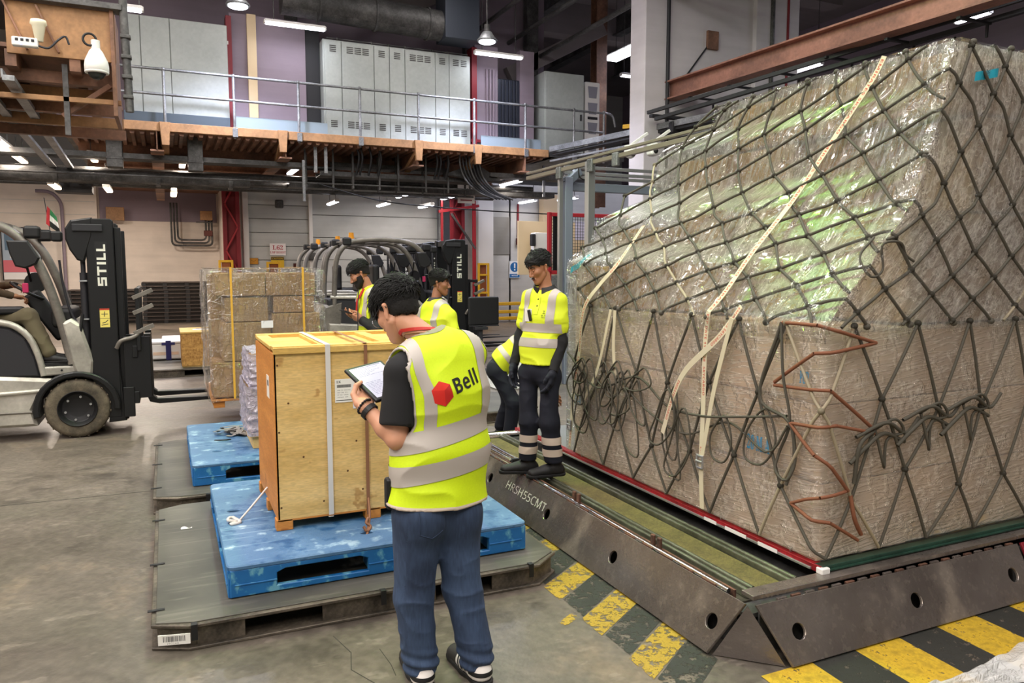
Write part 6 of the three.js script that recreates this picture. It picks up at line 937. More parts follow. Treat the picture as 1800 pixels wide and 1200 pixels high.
{ // --- man in profile looking towards the mast ---
  const j = { ...J_md, neck: [2.097, 1.345, -6.191], shL: [2.03, 1.24, -6.31], shR: [2.17, 1.24, -6.05] }, p = person('man in a pale hi-vis vest in profile in front of the black mast', j, { skin: SKIN.brown, m: 0.78, hm: 0.82, up: UPV }), { add, L, F } = p;
  hiVisTop(p, j, { sleeve: 0.55, t: 0.022, hem: [2.09, 0.76, -6.13], hemPlane: planeF([2.09, 0.76, -6.13], V(0, -1, 0)), bands: [[[2.09, 1.1, -6.15], UPV, 0.06], [[2.09, 0.95, -6.15], UPV, 0.06]], stripe: 0.11 });
  collar(p, j, M.black, 0.04); plainTrousers(p, j, { bottom: 0.05 }); boots(p, j, mixv(0.7, 0, 0.7), 0); plainHair(p, { t: 0.02, front: 0.014 });
}
{ // --- man bending over behind the standing man ---
  const j = J_bd, F0 = P3(j.bf).normalize(), up = P3(j.neck).sub(P3(j.pelvis)).normalize(), h1 = handPrims(P3(j.wrL), mixv(0.8, -0.6, 0), mixv(0, -0.3, 0.8), -1, 0.95), h2 = handPrims(P3(j.wrR), mixv(0.8, -0.6, 0), mixv(0, -0.3, -0.8), 1, 0.95);
  const p = person('man bending forward in a hi-vis shirt and dark trousers behind the standing man', j, { skin: SKIN.brown, m: 0.78, hm: 0.82, up, face3: [0.3, -0.9, 0.15], hands: [h1, h2] }), { L } = p;
  const ax = up.clone().negate();
  hiVisTop(p, j, { name: 'polo_shirt', sleeve: 0.6, t: 0.03, hem: P3(j.pelvis).addScaledVector(up, 0.02), hemPlane: planeF(P3(j.pelvis).addScaledVector(up, 0.04), ax), bands: [[P3(j.chest), up, 0.05], [P3(j.waist).addScaledVector(up, 0.02), up, 0.05]], stripe: 0.1 });
  longSleeves(p, j, M.blackCloth); plainTrousers(p, j, { bottom: 0.06, r: [0.094, 0.08, 0.07] }); boots(p, j, mixv(0.8, 0, 0.2), 0); plainHair(p);
}
// ---------- lift trucks ----------
M.silver = std(0xffffff, 0.38, 0.35, { map: grime([176, 172, 162], 0.08, 1.5, 0.3) }); M.silverDark = std(0xffffff, 0.45, 0.3, { map: grime([116, 111, 104], 0.08, 1, 0.3) });
M.mast = std(0x17181a, 0.42, 0.2); M.tyre = std(0xffffff, 0.85, 0, { map: grime([86, 78, 64], 0.15, 0.5, 0.6) });
const wordmark = print(512, 128, (c, w, h) => { c.fillStyle = '#17181a'; c.fillRect(0, 0, w, h); c.fillStyle = '#dcdccf'; const b = (x, y, a, d) => c.fillRect(x, y, a, d); b(14, 16, 96, 22); b(14, 16, 26, 54); b(14, 52, 96, 20); b(84, 52, 26, 60); b(14, 90, 96, 22); b(130, 16, 104, 22); b(169, 16, 27, 96); b(256, 16, 27, 96); b(306, 16, 27, 96); b(306, 90, 78, 22); b(404, 16, 27, 96); b(404, 90, 78, 22); });
const crush = print(128, 256, (c, w, h) => { c.fillStyle = '#e0cf68'; c.fillRect(0, 0, w, h); c.fillStyle = '#b03020'; c.fillRect(0, 0, w, 26); c.strokeStyle = '#222'; c.lineWidth = 9; c.beginPath(); c.moveTo(24, 78); c.lineTo(104, 78); c.moveTo(64, 44); c.lineTo(60, 112); c.moveTo(20, 224); c.lineTo(104, 210); c.moveTo(30, 196); c.lineTo(70, 186); c.lineTo(104, 156); c.stroke(); c.lineWidth = 4; c.strokeRect(2, 2, w - 4, h - 4); c.beginPath(); c.moveTo(0, 136); c.lineTo(w, 136); c.stroke(); });
function makeLiftTruck(label, pos) {
  const t = thing('lift_truck', label, 'forklift', null, pos), B = (p, z0, z1, b = 0.012) => ext(p, z0, z1, b), Z = -1.02;
  put(t, 'chassis', B([[-1.95, 0.16], [-0.34, 0.14], [-0.37, 0.3], [-0.29, 0.46], [-0.14, 0.57], [-0.22, 0.59], [-0.62, 0.63], [-1.2, 0.72], [-1.95, 0.78]], Z + 0.03, -0.03, 0.03), M.silver);
  put(t, 'side_crease', tube([[-1.95, 0.48, -0.03], [-1.2, 0.46, -0.022], [-0.6, 0.47, -0.022], [-0.3, 0.48, -0.03]], 0.02, 8), M.silver); put(t, 'sill_line', tube([[-1.95, 0.3, -0.03], [-1, 0.29, -0.026], [-0.38, 0.28, -0.03]], 0.012, 6), M.silverDark);
  put(t, 'battery_cover', B([[-1.95, 0.66], [-0.3, 0.61], [-0.33, 0.8], [-0.4, 0.98], [-0.52, 1.08], [-0.7, 1.12], [-1.95, 1.15]], Z + 0.09, -0.07, 0.02), M.dark);
  put(t, 'cover_trim', tube([[-0.27, 0.62, -0.075], [-0.31, 0.82, -0.075], [-0.38, 1.0, -0.075], [-0.5, 1.11, -0.075], [-0.7, 1.15, -0.075], [-1.9, 1.18, -0.075]], 0.03, 8), M.silver);
  put(t, 'counterweight', B([[-2.15, 0.3], [-1.75, 0.25], [-1.7, 1.12], [-2.0, 1.05], [-2.15, 0.8]], Z + 0.05, -0.05, 0.04), M.silverDark);
  put(t, 'step_sill', bx(0.3, 0.09, 0.9, -0.15, 0.66, Z / 2, 0.02), M.silver); put(t, 'step_hole', new THREE.CylinderGeometry(0.01, 0.01, 0.01, 10).rotateX(Math.PI / 2).translate(-0.12, 0.665, -0.058), M.black);
  put(t, 'floor_plate', bx(0.34, 0.03, 0.86, -0.14, 0.72, Z / 2), M.black);
  put(t, 'cowl', B([[0.0, 0.6], [0.14, 0.6], [0.16, 0.74], [0.06, 1.1], [-0.02, 1.16], [-0.1, 1.12], [-0.04, 0.75]], Z + 0.06, -0.04, 0.025), M.silver);
  put(t, 'fender', B([...Array.from({ length: 17 }, (_, i) => { const a = lerp(3.35, -0.1, i / 16); return [0.375 * Math.cos(a), 0.29 + 0.36 * Math.sin(a)]; }), ...Array.from({ length: 17 }, (_, i) => { const a = lerp(-0.1, 3.35, i / 16); return [0.315 * Math.cos(a), 0.29 + 0.31 * Math.sin(a)]; })], -0.26, -0.0, 0.012), M.mast);
  put(t, 'axle_housing', B([[-0.3, 0.5], [0.1, 0.6], [0.12, 0.78], [0.38, 0.74], [0.42, 0.16], [0.28, 0.12], [0.1, 0.3], [-0.3, 0.3]], Z + 0.22, -0.24, 0.01), M.mast); put(t, 'mast_foot', B([[0.16, 0.74], [0.38, 0.74], [0.42, 0.13], [0.26, 0.12], [0.3, 0.45]], -0.24, -0.06, 0.01), M.mast);
  for (const [x, r, z, w] of [[0, 0.285, -0.11, 0.2], [0, 0.285, Z + 0.11, 0.2], [-1.5, 0.22, -0.14, 0.16], [-1.5, 0.22, Z + 0.14, 0.16]]) {
    const R = [[r * 0.58, -w / 2], [r * 0.62, -w / 2 - 0.004], [r * 0.84, -w / 2 - 0.008], [r * 0.95, -w / 2 + 0.008], [r, -w / 2 + 0.035], [r, w / 2 - 0.035], [r * 0.95, w / 2 - 0.008], [r * 0.84, w / 2 + 0.008], [r * 0.62, w / 2 + 0.004], [r * 0.58, w / 2]].map((q) => new THREE.Vector2(...q));
    const wh = put(t, 'tyre', [new THREE.LatheGeometry(R, 40).rotateX(Math.PI / 2).translate(x, r + 0.003, z), ...Array.from({ length: 22 }, (_, i) => bx(0.02, 0.012, w * 0.8, 0, r - 0.001, 0, 0.003).rotateZ(i / 22 * 6.283).translate(x, r + 0.003, z))], M.tyre);
    put(t, 'rim', [new THREE.LatheGeometry([[0, -0.03], [r * 0.3, -0.03], [r * 0.34, -0.045], [r * 0.46, -0.045], [r * 0.5, -0.06], [r * 0.58, -w / 2 - 0.006], [r * 0.61, -w / 2 - 0.012], [r * 0.61, w / 2], [0, w / 2]].map((q) => new THREE.Vector2(q[0], -q[1])), 36).rotateX(Math.PI / 2).translate(x, r + 0.003, z)], M.black);
    for (let i = 0; i < 6; i++) put(t, 'wheel_nut', new THREE.CylinderGeometry(0.012, 0.012, 0.02, 6).rotateX(Math.PI / 2).translate(x + r * 0.4 * Math.cos(i * 1.047 + 0.3), r + r * 0.4 * Math.sin(i * 1.047 + 0.3), z > -0.5 ? z + 0.05 : z - 0.05), M.alu);
  }
  const flatbar = (pts, z) => pts.slice(1).map((p, i) => bar([...pts[i], z], [...p, z], 0.05, 0.085, 0.02, V(0, 0, 1)));
  const curveP = (pts, n) => { const c = new THREE.CatmullRomCurve3(pts.map((p) => V(p[0], p[1], 0)), false, 'centripetal'); return c.getPoints(n).map((p) => [p.x, p.y]); };
  for (const z of [-0.09, Z + 0.09]) put(t, 'guard_pillar', tube(curveP([[-0.03, 0.72], [-0.12, 1.2], [-0.24, 1.62], [-0.37, 1.88], [-0.55, 2.03], [-0.85, 2.09], [-1.3, 2.09], [-1.6, 2.03], [-1.76, 1.85], [-1.82, 1.5], [-1.84, 0.9]], 40).map(([x, y]) => [x, y, z]), 0.042, 8, 80), M.silverDark);
  for (const x of [-0.6, -0.85, -1.1, -1.35, -1.6]) put(t, 'guard_bar', bar([x, 2.07, -0.1], [x, 2.07, Z + 0.1], 0.05, 0.03), M.silverDark);
  put(t, 'handle_bar', tube([[-0.1, 1.72, -0.16], [-0.08, 1.5, -0.16], [-0.02, 1.2, -0.16], [0.06, 1.05, -0.16]], 0.012, 6), M.dark);
  // mast
  for (const z of [-0.1, Z + 0.1]) { put(t, 'mast_channel', B([[0.14, 0.17], [0.38, 0.17], [0.38, 2.1], [0.36, 2.12], [0.14, 2.12]], z - 0.045, z + 0.045, 0.008), M.mast); put(t, 'inner_mast', bx(0.06, 1.9, 0.06, 0.41, 1.09, z * 0.94 - 0.03, 0.008), M.mast); put(t, 'lift_cylinder', [cyl([0.1, 0.3, z - 0.04], [0.1, 1.6, z - 0.04], 0.034), cyl([0.1, 1.6, z - 0.04], [0.1, 2.0, z - 0.04], 0.022)], M.dark); }
  for (const y of [0.35, 1.1, 2.06]) put(t, 'mast_crossbar', bx(0.08, 0.1, 0.9, 0.2, y, Z / 2, 0.008), M.mast);
  put(t, 'mast_cover', B([[-0.03, 2.02], [0.02, 2.1], [0.2, 2.13], [0.2, 1.96], [0.12, 1.7], [0.06, 1.72], [0.0, 1.82], [-0.03, 1.92]], -0.13, -0.05, 0.015), M.mast); put(t, 'cover_rib', bx(0.26, 0.07, 0.02, 0.16, 2.03, -0.04, 0.02), M.dark);
  put(t, 'wordmark', plate(0.44, 0.105, 0.002).rotateZ(Math.PI / 2).translate(0.265, 1.68, -0.0535), std(0xffffff, 0.45, 0, { map: wordmark })); put(t, 'warning_sticker', plate(0.09, 0.19, 0.002).translate(0.27, 1.16, -0.0535), std(0xffffff, 0.5, 0, { map: crush }));
  for (const y of [1.15, 1.52]) put(t, 'clamp', bx(0.07, 0.012, 0.03, 0.1, y, -0.08, 0.003), M.alu); put(t, 'hose', tube([[0.08, 1.2, -0.06], [0.05, 0.95, -0.06], [0.1, 0.8, -0.06]], 0.016, 8), M.black);
  // carriage, back rest and forks
  for (const y of [0.36, 0.82]) put(t, 'carriage_bar', bx(0.05, 0.12, 0.98, 0.52, y, Z / 2, 0.008), M.mast);
  for (const z of [-0.16, Z + 0.16]) put(t, 'carriage_plate', bx(0.12, 0.62, 0.05, 0.45, 0.62, z, 0.008), M.mast);
  for (const z of [-0.02, -0.35, -0.67, -1.0]) put(t, 'backrest_post', bx(0.035, 0.62, 0.045, 0.56, 1.14, z, 0.006), M.mast); put(t, 'side_plate', bx(0.24, 0.62, 0.03, 0.54, 0.66, -0.05, 0.008), M.mast); put(t, 'side_plate', bx(0.1, 0.3, 0.05, 0.45, 0.32, -0.04, 0.008), M.mast); put(t, 'backrest_rail', bx(0.04, 0.05, 1.02, 0.56, 1.42, Z / 2, 0.006), M.mast);
  for (const y of [1.35, 1.2, 1.0]) put(t, 'bracket', bar([0.52, y, -0.02], [0.7, y + 0.08, -0.02], 0.06, 0.04), M.silverDark); put(t, 'side_lever', tube([[0.36, 0.86, -0.02], [0.4, 0.93, 0.0], [0.52, 0.97, 0.0], [0.58, 1.02, -0.02]], 0.02, 8), M.silverDark);
  for (const z of [-0.26, Z + 0.26]) put(t, 'fork', B([[0.6, 0.98], [0.66, 0.98], [0.665, 0.34], [0.7, 0.31], [1.85, 0.285], [1.87, 0.275], [0.72, 0.255], [0.63, 0.28], [0.6, 0.36]], z - 0.06, z + 0.06, 0.006), M.mast);
  // driver's place
  put(t, 'seat', [bx(0.42, 0.12, 0.48, -0.86, 1.18, Z / 2, 0.05), bx(0.12, 0.5, 0.46, -1.1, 1.45, Z / 2, 0.05)], M.black); put(t, 'armrest', bx(0.4, 0.08, 0.1, -0.62, 1.24, -0.26, 0.03), M.black);
  put(t, 'steering_wheel', new THREE.TorusGeometry(0.16, 0.015, 8, 28).rotateX(Math.PI / 2).rotateZ(-0.55).translate(-0.42, 1.42, -0.5), M.black); put(t, 'steering_column', bar([-0.4, 1.4, -0.5], [-0.12, 0.95, -0.5], 0.12, 0.16, 0.03), M.black); put(t, 'dashboard', bx(0.2, 0.2, 0.7, -0.1, 1.16, Z / 2, 0.05), M.black);
  put(t, 'work_lamp', bx(0.14, 0.12, 0.12, -0.3, 1.98, -0.1, 0.03), M.black); put(t, 'work_lamp', bx(0.1, 0.1, 0.1, -0.12, 1.95, -0.25, 0.02), M.black); put(t, 'work_lamp', [bx(0.14, 0.12, 0.12, -0.3, 1.98, Z + 0.1, 0.03)], M.black);
  put(t, 'mirror', B([[-0.5, 1.9], [-0.33, 1.9], [-0.24, 1.74], [-0.27, 1.68], [-0.36, 1.64], [-0.44, 1.66], [-0.48, 1.78]], -0.05, -0.0, 0.015), M.black); put(t, 'fan', [new THREE.CylinderGeometry(0.1, 0.1, 0.04, 20).rotateX(Math.PI / 2).translate(-0.36, 1.5, -0.6), cyl([-0.4, 1.5, -0.6], [-0.42, 1.75, -0.4], 0.012)], M.black); put(t, 'phone_holder', bx(0.05, 0.09, 0.02, -0.37, 1.46, -0.02, 0.008), std(0xa82050, 0.5));
  put(t, 'beacon', [cyl([-1.5, 2.1, -0.3], [-1.5, 2.13, -0.3], 0.055), cyl([-1.5, 2.13, -0.3], [-1.5, 2.21, -0.3], 0.045, 0.04, 16)], std(0xd08a1c, 0.3)); for (const z of [-0.08, Z + 0.08]) put(t, 'rear_lamp', bx(0.14, 0.13, 0.1, -1.62, 2.06, z, 0.03), M.black);
  return t;
}
const truck = makeLiftTruck('silver lift truck with a black mast carrying the yellow-strapped load', [-0.83, 0, -8.32]);
copy(truck, 'parked silver lift truck whose tall black mast stands behind the man in profile', [4.25, 0, -12.0]);
copy(truck, 'parked silver lift truck second in the row behind the men, partly hidden', [4.34, 0, -13.5]);
copy(truck, 'parked silver lift truck last in the row by the pale shutter', [4.3, 0, -15.2]);
{ const fl = print(192, 96, (c, w, h) => { c.fillStyle = '#2c7a4a'; c.fillRect(0, 0, w, 32); c.fillStyle = '#e8e6e0'; c.fillRect(0, 32, w, 32); c.fillStyle = '#20211f'; c.fillRect(0, 64, w, 32); c.fillStyle = '#a8242a'; c.fillRect(0, 0, 50, h); });
  const t = thing('small_flag', 'small red, green, white and black flag on a thin pole above the lift truck', 'flag'); put(t, 'pole', cyl([-1.0, 1.95, -8.6], [-1.04, 2.32, -8.6], 0.004, 0.004, 6), M.dark);
  put(t, 'cloth', surf(12, 8, (u, v) => V(-1.035 + 0.02 * v + u * 0.12 * (0.6 + 0.4 * (1 - v)), 2.24 - (1 - v) * 0.17 - u * 0.1, -8.6 + 0.02 * Math.sin(u * 7 + v * 2)), (u, v) => [u, v]), std(0xffffff, 0.8, 0, { map: fl, side: THREE.DoubleSide })); }
{ // driver
  KS = 0.9; const j = { ...J_dr }, hp = (w, d, n, s) => handPrims(P3(w), d, n, s, 0.9, { curl: [0.7, 0.7, 0.75, 0.8] });
  const p = person('seated lift truck driver in khaki trousers and an orange vest, hands at the wheel', j, { skin: SKIN.brown, m: 0.86, hm: 0.88, up: V(0, 1, 0), hands: [hp(j.wrL, V(0.8, -0.1, 0.3), V(0, -1, 0), -1), hp(j.wrR, V(0.8, -0.1, -0.3), V(0, -1, 0), 1)] });
  hiVisTop(p, j, { t: 0.02, sleeve: 0.7, hem: P3(j.pelvis), hemPlane: planeF([0, j.pelvis[1] + 0.02, 0], V(0, -1, 0)), mat: std(0xd9601c, 0.7), bands: [[P3(j.chest), UPV, 0.05]] }); longSleeves(p, j, std(0x4e3f2c, 0.85)); plainTrousers(p, j, { bottom: 0.74, r: [0.1, 0.085, 0.07], mat: std(0x5a523c, 0.9) }); boots(p, j, V(1, 0, 0.3), 0.735); plainHair(p); KS = 0.84; }
// ---------- wrapped loads ----------
function strapLoop(parent, x0, x1, y0, y1, z0, z1, at, mat) { put(parent, 'yellow_strap', [bx(0.02, y1 - y0 + 0.02, 0.003, at, (y0 + y1) / 2, z0 + 0.022, 0.001), bx(0.02, 0.003, z0 - z1 + 0.03, at, y1 + 0.012, (z0 + z1) / 2, 0.001)], mat); }
M.bandYellow = std(0xd9a838, 0.5);
function wrap(x0, x1, y0, y1, z0, z1, amp, top = true) { // crumpled film round a block
  const cx = (x0 + x1) / 2, cz = (z0 + z1) / 2, w = (x1 - x0) / 2, d = Math.abs(z0 - z1) / 2, per = (u) => { const a = u * 6.2832 - 0.785, c = Math.cos(a), s = Math.sin(a), k = 1 / Math.max(Math.abs(c), Math.abs(s)); return [c * k, s * k]; };
  const g = [surf(160, 70, (u, v) => { const [a, b] = per(u), y = lerp(y0, y1, v), n = ridge(vn(u * 60, v * 5 + u * 5, 2)) ** 2, m = vn(u * 30 + 5, v * 14, 3), q = amp * (n + m * 0.8 - 0.2); return V(cx + a * w * (1 + q / w), y, cz - b * d * (1 + q / d)); }, (u, v) => [u * 4 * (w + d) , v * (y1 - y0)])];
  if (top) g.push(surf(30, 30, (u, v) => V(lerp(x0, x1, u), y1 + amp * vn(u * 14, v * 14, 8), lerp(z0, z1, v)), (u, v) => [u, v]));
  return g;
}
{ const x0 = 0.36, x1 = 1.42, z0 = -7.72, z1 = -8.95, y0 = 0.4;
  const t = thing('pallet_board', 'thin wooden pallet under the yellow-strapped film-wrapped load', 'pallet'); put(t, 'top_board', bx(1.1, 0.02, 1.25, 0.9, 0.375, -8.33), M.plyEnd); for (const x of [0.42, 0.9, 1.38]) put(t, 'runner', bx(0.1, 0.06, 1.2, x, 0.332, -8.33), M.plyEnd);
  let k = 1; const C = (n, a, b, c, d, f, g2) => carton('brown carton of the yellow-strapped load, ' + n, 'cartons on the lift truck', a, b, c, d, f, g2, k++, { tan: true });
  C('near end of its bottom row', 0.37, 0.74, y0, 0.74, -8.3, z0); C('middle of its bottom row', 0.745, 1.08, y0, 0.74, -8.3, z0); C('far end of its bottom row', 1.085, 1.41, y0, 0.74, -8.3, z0);
  C('wide one above its bottom row', 0.47, 0.92, 0.745, 1.12, -8.3, -7.73); C('beside the wide one above its bottom row', 0.93, 1.4, 0.745, 1.2, -8.3, -7.74); C('second row from its top, by the first strap', 0.5, 0.9, 1.125, 1.36, -8.3, -7.75); C('second row from its top, by the other strap', 0.95, 1.35, 1.205, 1.37, -8.3, -7.76); C('top row, by the first strap', 0.42, 0.88, 1.375, 1.6, -8.3, -7.75); C('top row, by the other strap', 0.885, 1.36, 1.375, 1.6, -8.3, -7.75);
  carton('large brown carton at the back of the yellow-strapped load', 'cartons on the lift truck', 0.4, 1.38, y0, 1.58, z1, -8.32, 2, { tan: true });
  const f = thing('plastic_film', 'crumpled clear film wrapped round the yellow-strapped carton load', 'plastic film'); put(f, 'film', wrap(0.35, 1.43, 0.36, 1.63, z0 + 0.015, z1 - 0.02, 0.02), M.crinkle); for (const x of [0.56, 1.23]) strapLoop(f, x0, x1, 0.4, 1.64, z0 + 0.02, z1, x, M.bandYellow);
  put(f, 'paper_label', plate(0.11, 0.07, 0.002).translate(0.88, 1.1, z0 + 0.036), M.white); }
{ const x0 = 0.53, x1 = 1.15, z0 = -5.92, z1 = -6.6; const t = thing('wrapped_parcel', 'tall narrow parcel in lilac-white film on a small wooden base behind the crate', 'parcel'); for (const x of [0.6, 0.84, 1.08]) put(t, 'base_block', bx(0.1, 0.09, 0.6, x, 0.322, -6.26, 0.006), M.ply); put(t, 'base_board', bx(0.62, 0.03, 0.66, 0.84, 0.385, -6.26, 0.004), M.ply);
  put(t, 'box', [bx(0.58, 0.34, 0.62, 0.84, 0.575, -6.26, 0.01), bx(0.56, 0.2, 0.6, 0.85, 0.85, -6.26, 0.01)], M.kraftTan[0]); put(t, 'film', [...wrap(0.53, 1.14, 0.38, 0.76, z0, z1, 0.014), ...wrap(0.56, 1.13, 0.74, 1.0, z0 - 0.02, z1, 0.016)], M.lilacFilm = phys(0xe6e2f4, 0.2, { transmission: 0.55, thickness: 0, bumpMap: M.crinkle.bumpMap, bumpScale: 0.012, side: THREE.DoubleSide })); }
// boxes on the low skid beyond the lift truck's forks
skid('low wooden-edged skid carrying the strand board box and the white box', -0.35, 1.2, -12.4, -15.3, { slots: [[0.2, 0.7]] });
M.osb = std(0xffffff, 0.7, 0, { map: (() => { const A = noise(256, 10, 22, 3, 101), B = noise(256, 24, 9, 3, 102); return tex(256, (i) => mix3([150, 104, 48], [214, 166, 92], clamp(A[i] * 0.6 + ridge(B[i]) * 0.5 - 0.05)), 0.5); })() });
{ const t = thing('strand_board_box', 'small orange-brown strand board box on the low skid', 'box'); put(t, 'box', bx(0.62, 0.5, 0.9, 0.48, 0.39, -13.0, 0.008), M.osb); put(t, 'lid', bx(0.64, 0.03, 0.92, 0.48, 0.655, -13.0, 0.005), M.plyPale); put(t, 'base', bx(0.6, 0.03, 0.88, 0.48, 0.14, -13.0, 0.005), M.ply); put(t, 'label', bx(0.3, 0.004, 0.2, 0.5, 0.673, -12.95, 0), M.white); put(t, 'label_print', bx(0.2, 0.003, 0.06, 0.5, 0.676, -13.1, 0), std(0x2a2860, 0.6)); }
for (const [i, x, y, z, w, l] of [[0, -0.03, 0.27, -13.9, 0.48, 'white foam box with a dark blue tape cross beside the strand board box'], [1, 0.12, 0.26, -14.6, 0.44, 'white foam box behind the taped one on the low skid']]) { const t = thing('foam_box', l, 'box'); put(t, 'box', bx(w, 0.26, 0.5, x, y, z, 0.03), M.white); put(t, 'lid', bx(w + 0.02, 0.05, 0.52, x, y + 0.15, z, 0.02), M.white); if (!i) put(t, 'tape', [bx(0.08, 0.32, 0.004, x + 0.02, y + 0.02, z + 0.262, 0), bx(0.2, 0.04, 0.004, x + 0.02, y + 0.13, z + 0.264, 0)], std(0x20205c, 0.5)); put(t, 'handle_band', bx(w * 0.8, 0.05, 0.004, x - 0.02, y - 0.03, z + 0.253, 0), M.kraft[0]); }
skid('grey cargo skid near the bending man, part hidden by the roller deck', 2.55, 3.7, -7.3, -8.6, {}); 
// stacks of black pallets along the cream wall
{ const proto = thing('black_pallet', 'black plastic pallet at the bottom of the tall stack beside the red column', 'pallet', 'black pallets stacked by the cream wall', [0.26, 0.0, -25.3]);
  for (let i = 0; i < 6; i++) put(proto, 'deck_board', bx(1.84, 0.022, 0.17, 0, 0.098, -0.5 + i * 0.2, 0.004), M.pal = M.pal || std(0x3a302b, 0.6)); put(proto, 'skirt', bx(1.78, 0.08, 0.02, 0, 0.044, 0.53, 0.003), std(0x17120f, 0.7)); for (const x of [-0.87, -0.3, 0.3, 0.87]) put(proto, 'block', bx(0.12, 0.085, 1.15, x, 0.043, 0, 0.004), M.black);
  const nth = ['lowest', 'second', 'third', 'fourth', 'fifth', 'sixth', 'seventh', 'eighth', 'ninth', 'tenth']; for (let k = 1; k < 11; k++) copy(proto, k === 10 ? 'black plastic pallet topmost of the tall stack beside the red column' : `black plastic pallet, ${nth[k]} above the floor in the tall stack beside the red column`, [0.26 + hsh(k, 2, 3) * 0.03, k * 0.111, -25.3]);
  for (let k = 0; k < 9; k++) copy(proto, `black plastic pallet, ${nth[k]} above the floor in the lower stack behind the mast`, [-1.7 + hsh(k, 5, 3) * 0.03, k * 0.111, -25.6]); }
// ---------- signs, guards, cage, gantries ----------
const sign = (n, label, w, h, x, y, z, draw, d = 0.01) => { const t = thing(n, label, 'sign', null, [x, y, z]); put(t, 'plate', plate(w, h, d), std(0xffffff, 0.5, 0, { map: print(256, Math.round(256 * h / w), draw) })); put(t, 'backing', bx(w * 0.98, h * 0.98, d, 0, 0, -d, 0.002), M.white); return t; };
const hoist = (a, b) => (c, w, h) => { c.fillStyle = '#f2ecec'; c.fillRect(0, 0, w, h); c.fillStyle = '#b02838'; c.font = `bold ${h * 0.5}px serif`; c.textAlign = 'center'; c.fillText(a, w / 2, h * 0.52); c.font = `bold ${h * 0.24}px serif`; c.fillText(b, w / 2, h * 0.84); };
sign('hoist_sign', 'white sign with red lettering L62 on the pale shutter', 0.42, 0.32, 2.8, 2.14, -21.5, hoist('L62', 'LSP HOIST')); sign('hoist_sign', 'white sign with red lettering L61 by the blue round sign', 0.5, 0.3, 10.25, 2.13, -21.5, hoist('L61', 'LSP HOIST'));
sign('caution_sign', 'yellow and black caution sign with a triangle below sign L62', 0.34, 0.32, 2.78, 1.78, -21.48, (c, w, h) => { c.fillStyle = '#dcb424'; c.fillRect(0, 0, w, h); c.fillStyle = '#1a1a16'; c.fillRect(6, 6, w - 12, h * 0.26); c.fillStyle = '#dcb424'; c.font = `bold ${h * 0.2}px sans-serif`; c.textAlign = 'center'; c.fillText('CAUTION', w / 2, h * 0.23); c.fillStyle = '#7a3410'; c.beginPath(); c.moveTo(w / 2, h * 0.38); c.lineTo(w * 0.78, h * 0.92); c.lineTo(w * 0.22, h * 0.92); c.fill(); });
sign('notice_sign', 'small orange notice on the shutter above the wrapped load', 0.24, 0.17, 2.16, 1.82, -21.48, (c, w, h) => { c.fillStyle = '#c8891c'; c.fillRect(0, 0, w, h); c.strokeStyle = '#5a3a10'; c.lineWidth = 8; c.strokeRect(6, 6, w - 12, h - 12); c.beginPath(); c.moveTo(50, 50); c.lineTo(w / 2, 100); c.lineTo(w - 50, 50); c.stroke(); });
sign('hoist_display', 'small dark display with an orange letter U beside the caution sign', 0.2, 0.11, 3.3, 1.71, -21.535, (c, w, h) => { c.fillStyle = '#4a1c12'; c.fillRect(0, 0, w, h); c.fillStyle = '#ff9a5a'; c.font = `bold ${h * 0.9}px sans-serif`; c.fillText('U', w * 0.4, h * 0.85); });
sign('mandatory_sign', 'blue and white round exclamation sign above a blue panel', 0.36, 0.52, 9.87, 1.59, -21.46, (c, w, h) => { c.fillStyle = '#eceff2'; c.fillRect(0, 0, w, h); c.fillStyle = '#1c68a8'; c.beginPath(); c.arc(w / 2, h * 0.36, w * 0.42, 0, 7); c.fill(); c.fillRect(8, h * 0.76, w - 16, h * 0.22); c.fillStyle = '#fff'; c.fillRect(w * 0.44, h * 0.14, w * 0.12, h * 0.28); c.beginPath(); c.arc(w / 2, h * 0.52, w * 0.065, 0, 7); c.fill(); c.font = `bold ${h * 0.11}px sans-serif`; c.textAlign = 'center'; c.fillText('NOTICE', w / 2, h * 0.9); });
sign('hanging_sign', 'white hanging sign with a red line under the platform above the red bracing', 0.42, 0.42, 6.4, 3.34, -16.6, (c, w, h) => { c.fillStyle = '#e9e2de'; c.fillRect(0, 0, w, h); c.fillStyle = '#5c5654'; c.font = 'bold 60px sans-serif'; c.textAlign = 'center'; c.fillText('T1', w / 2, 90); c.font = 'bold 50px sans-serif'; c.fillText('HOIST', w / 2, 160); c.fillStyle = '#8e2430'; c.fillRect(40, 206, w - 80, 16); });
{ const t = thing('wall_pendant', 'red box hanging from a vertical rod beside sign L61', 'pendant'); put(t, 'rod', cyl([9.98, 2.5, -21.45], [9.98, 3.6, -21.45], 0.03), M.darkRed); put(t, 'box', bx(0.12, 0.2, 0.1, 9.98, 2.45, -21.43, 0.01), std(0x5a1a1c, 0.6)); }
function guardPost(label, x, z, h) { const t = thing('column_guard', label, 'guard', null, [x, 0, z]); for (const dx of [-0.15, 0.15]) put(t, 'upright', bx(0.06, h, 0.08, dx, h / 2, 0, 0.01), M.yellow); for (const y of [0.4, 0.9, h - 0.35, h - 0.03]) put(t, 'crossbar', bx(0.36, 0.06, 0.06, 0, y, 0, 0.01), M.yellow); put(t, 'infill', bx(0.2, h - 0.1, 0.03, 0, h / 2, -0.03, 0.005), std(0x8a4a20, 0.6)); }
guardPost('yellow steel column guard rising above the wrapped load', 1.42, -20.9, 1.84); guardPost('yellow steel guard at the foot of the red column by the mast', 8.55, -20.8, 1.78); guardPost('yellow steel guard half hidden behind the parked lift trucks', 2.6, -20.9, 1.8);
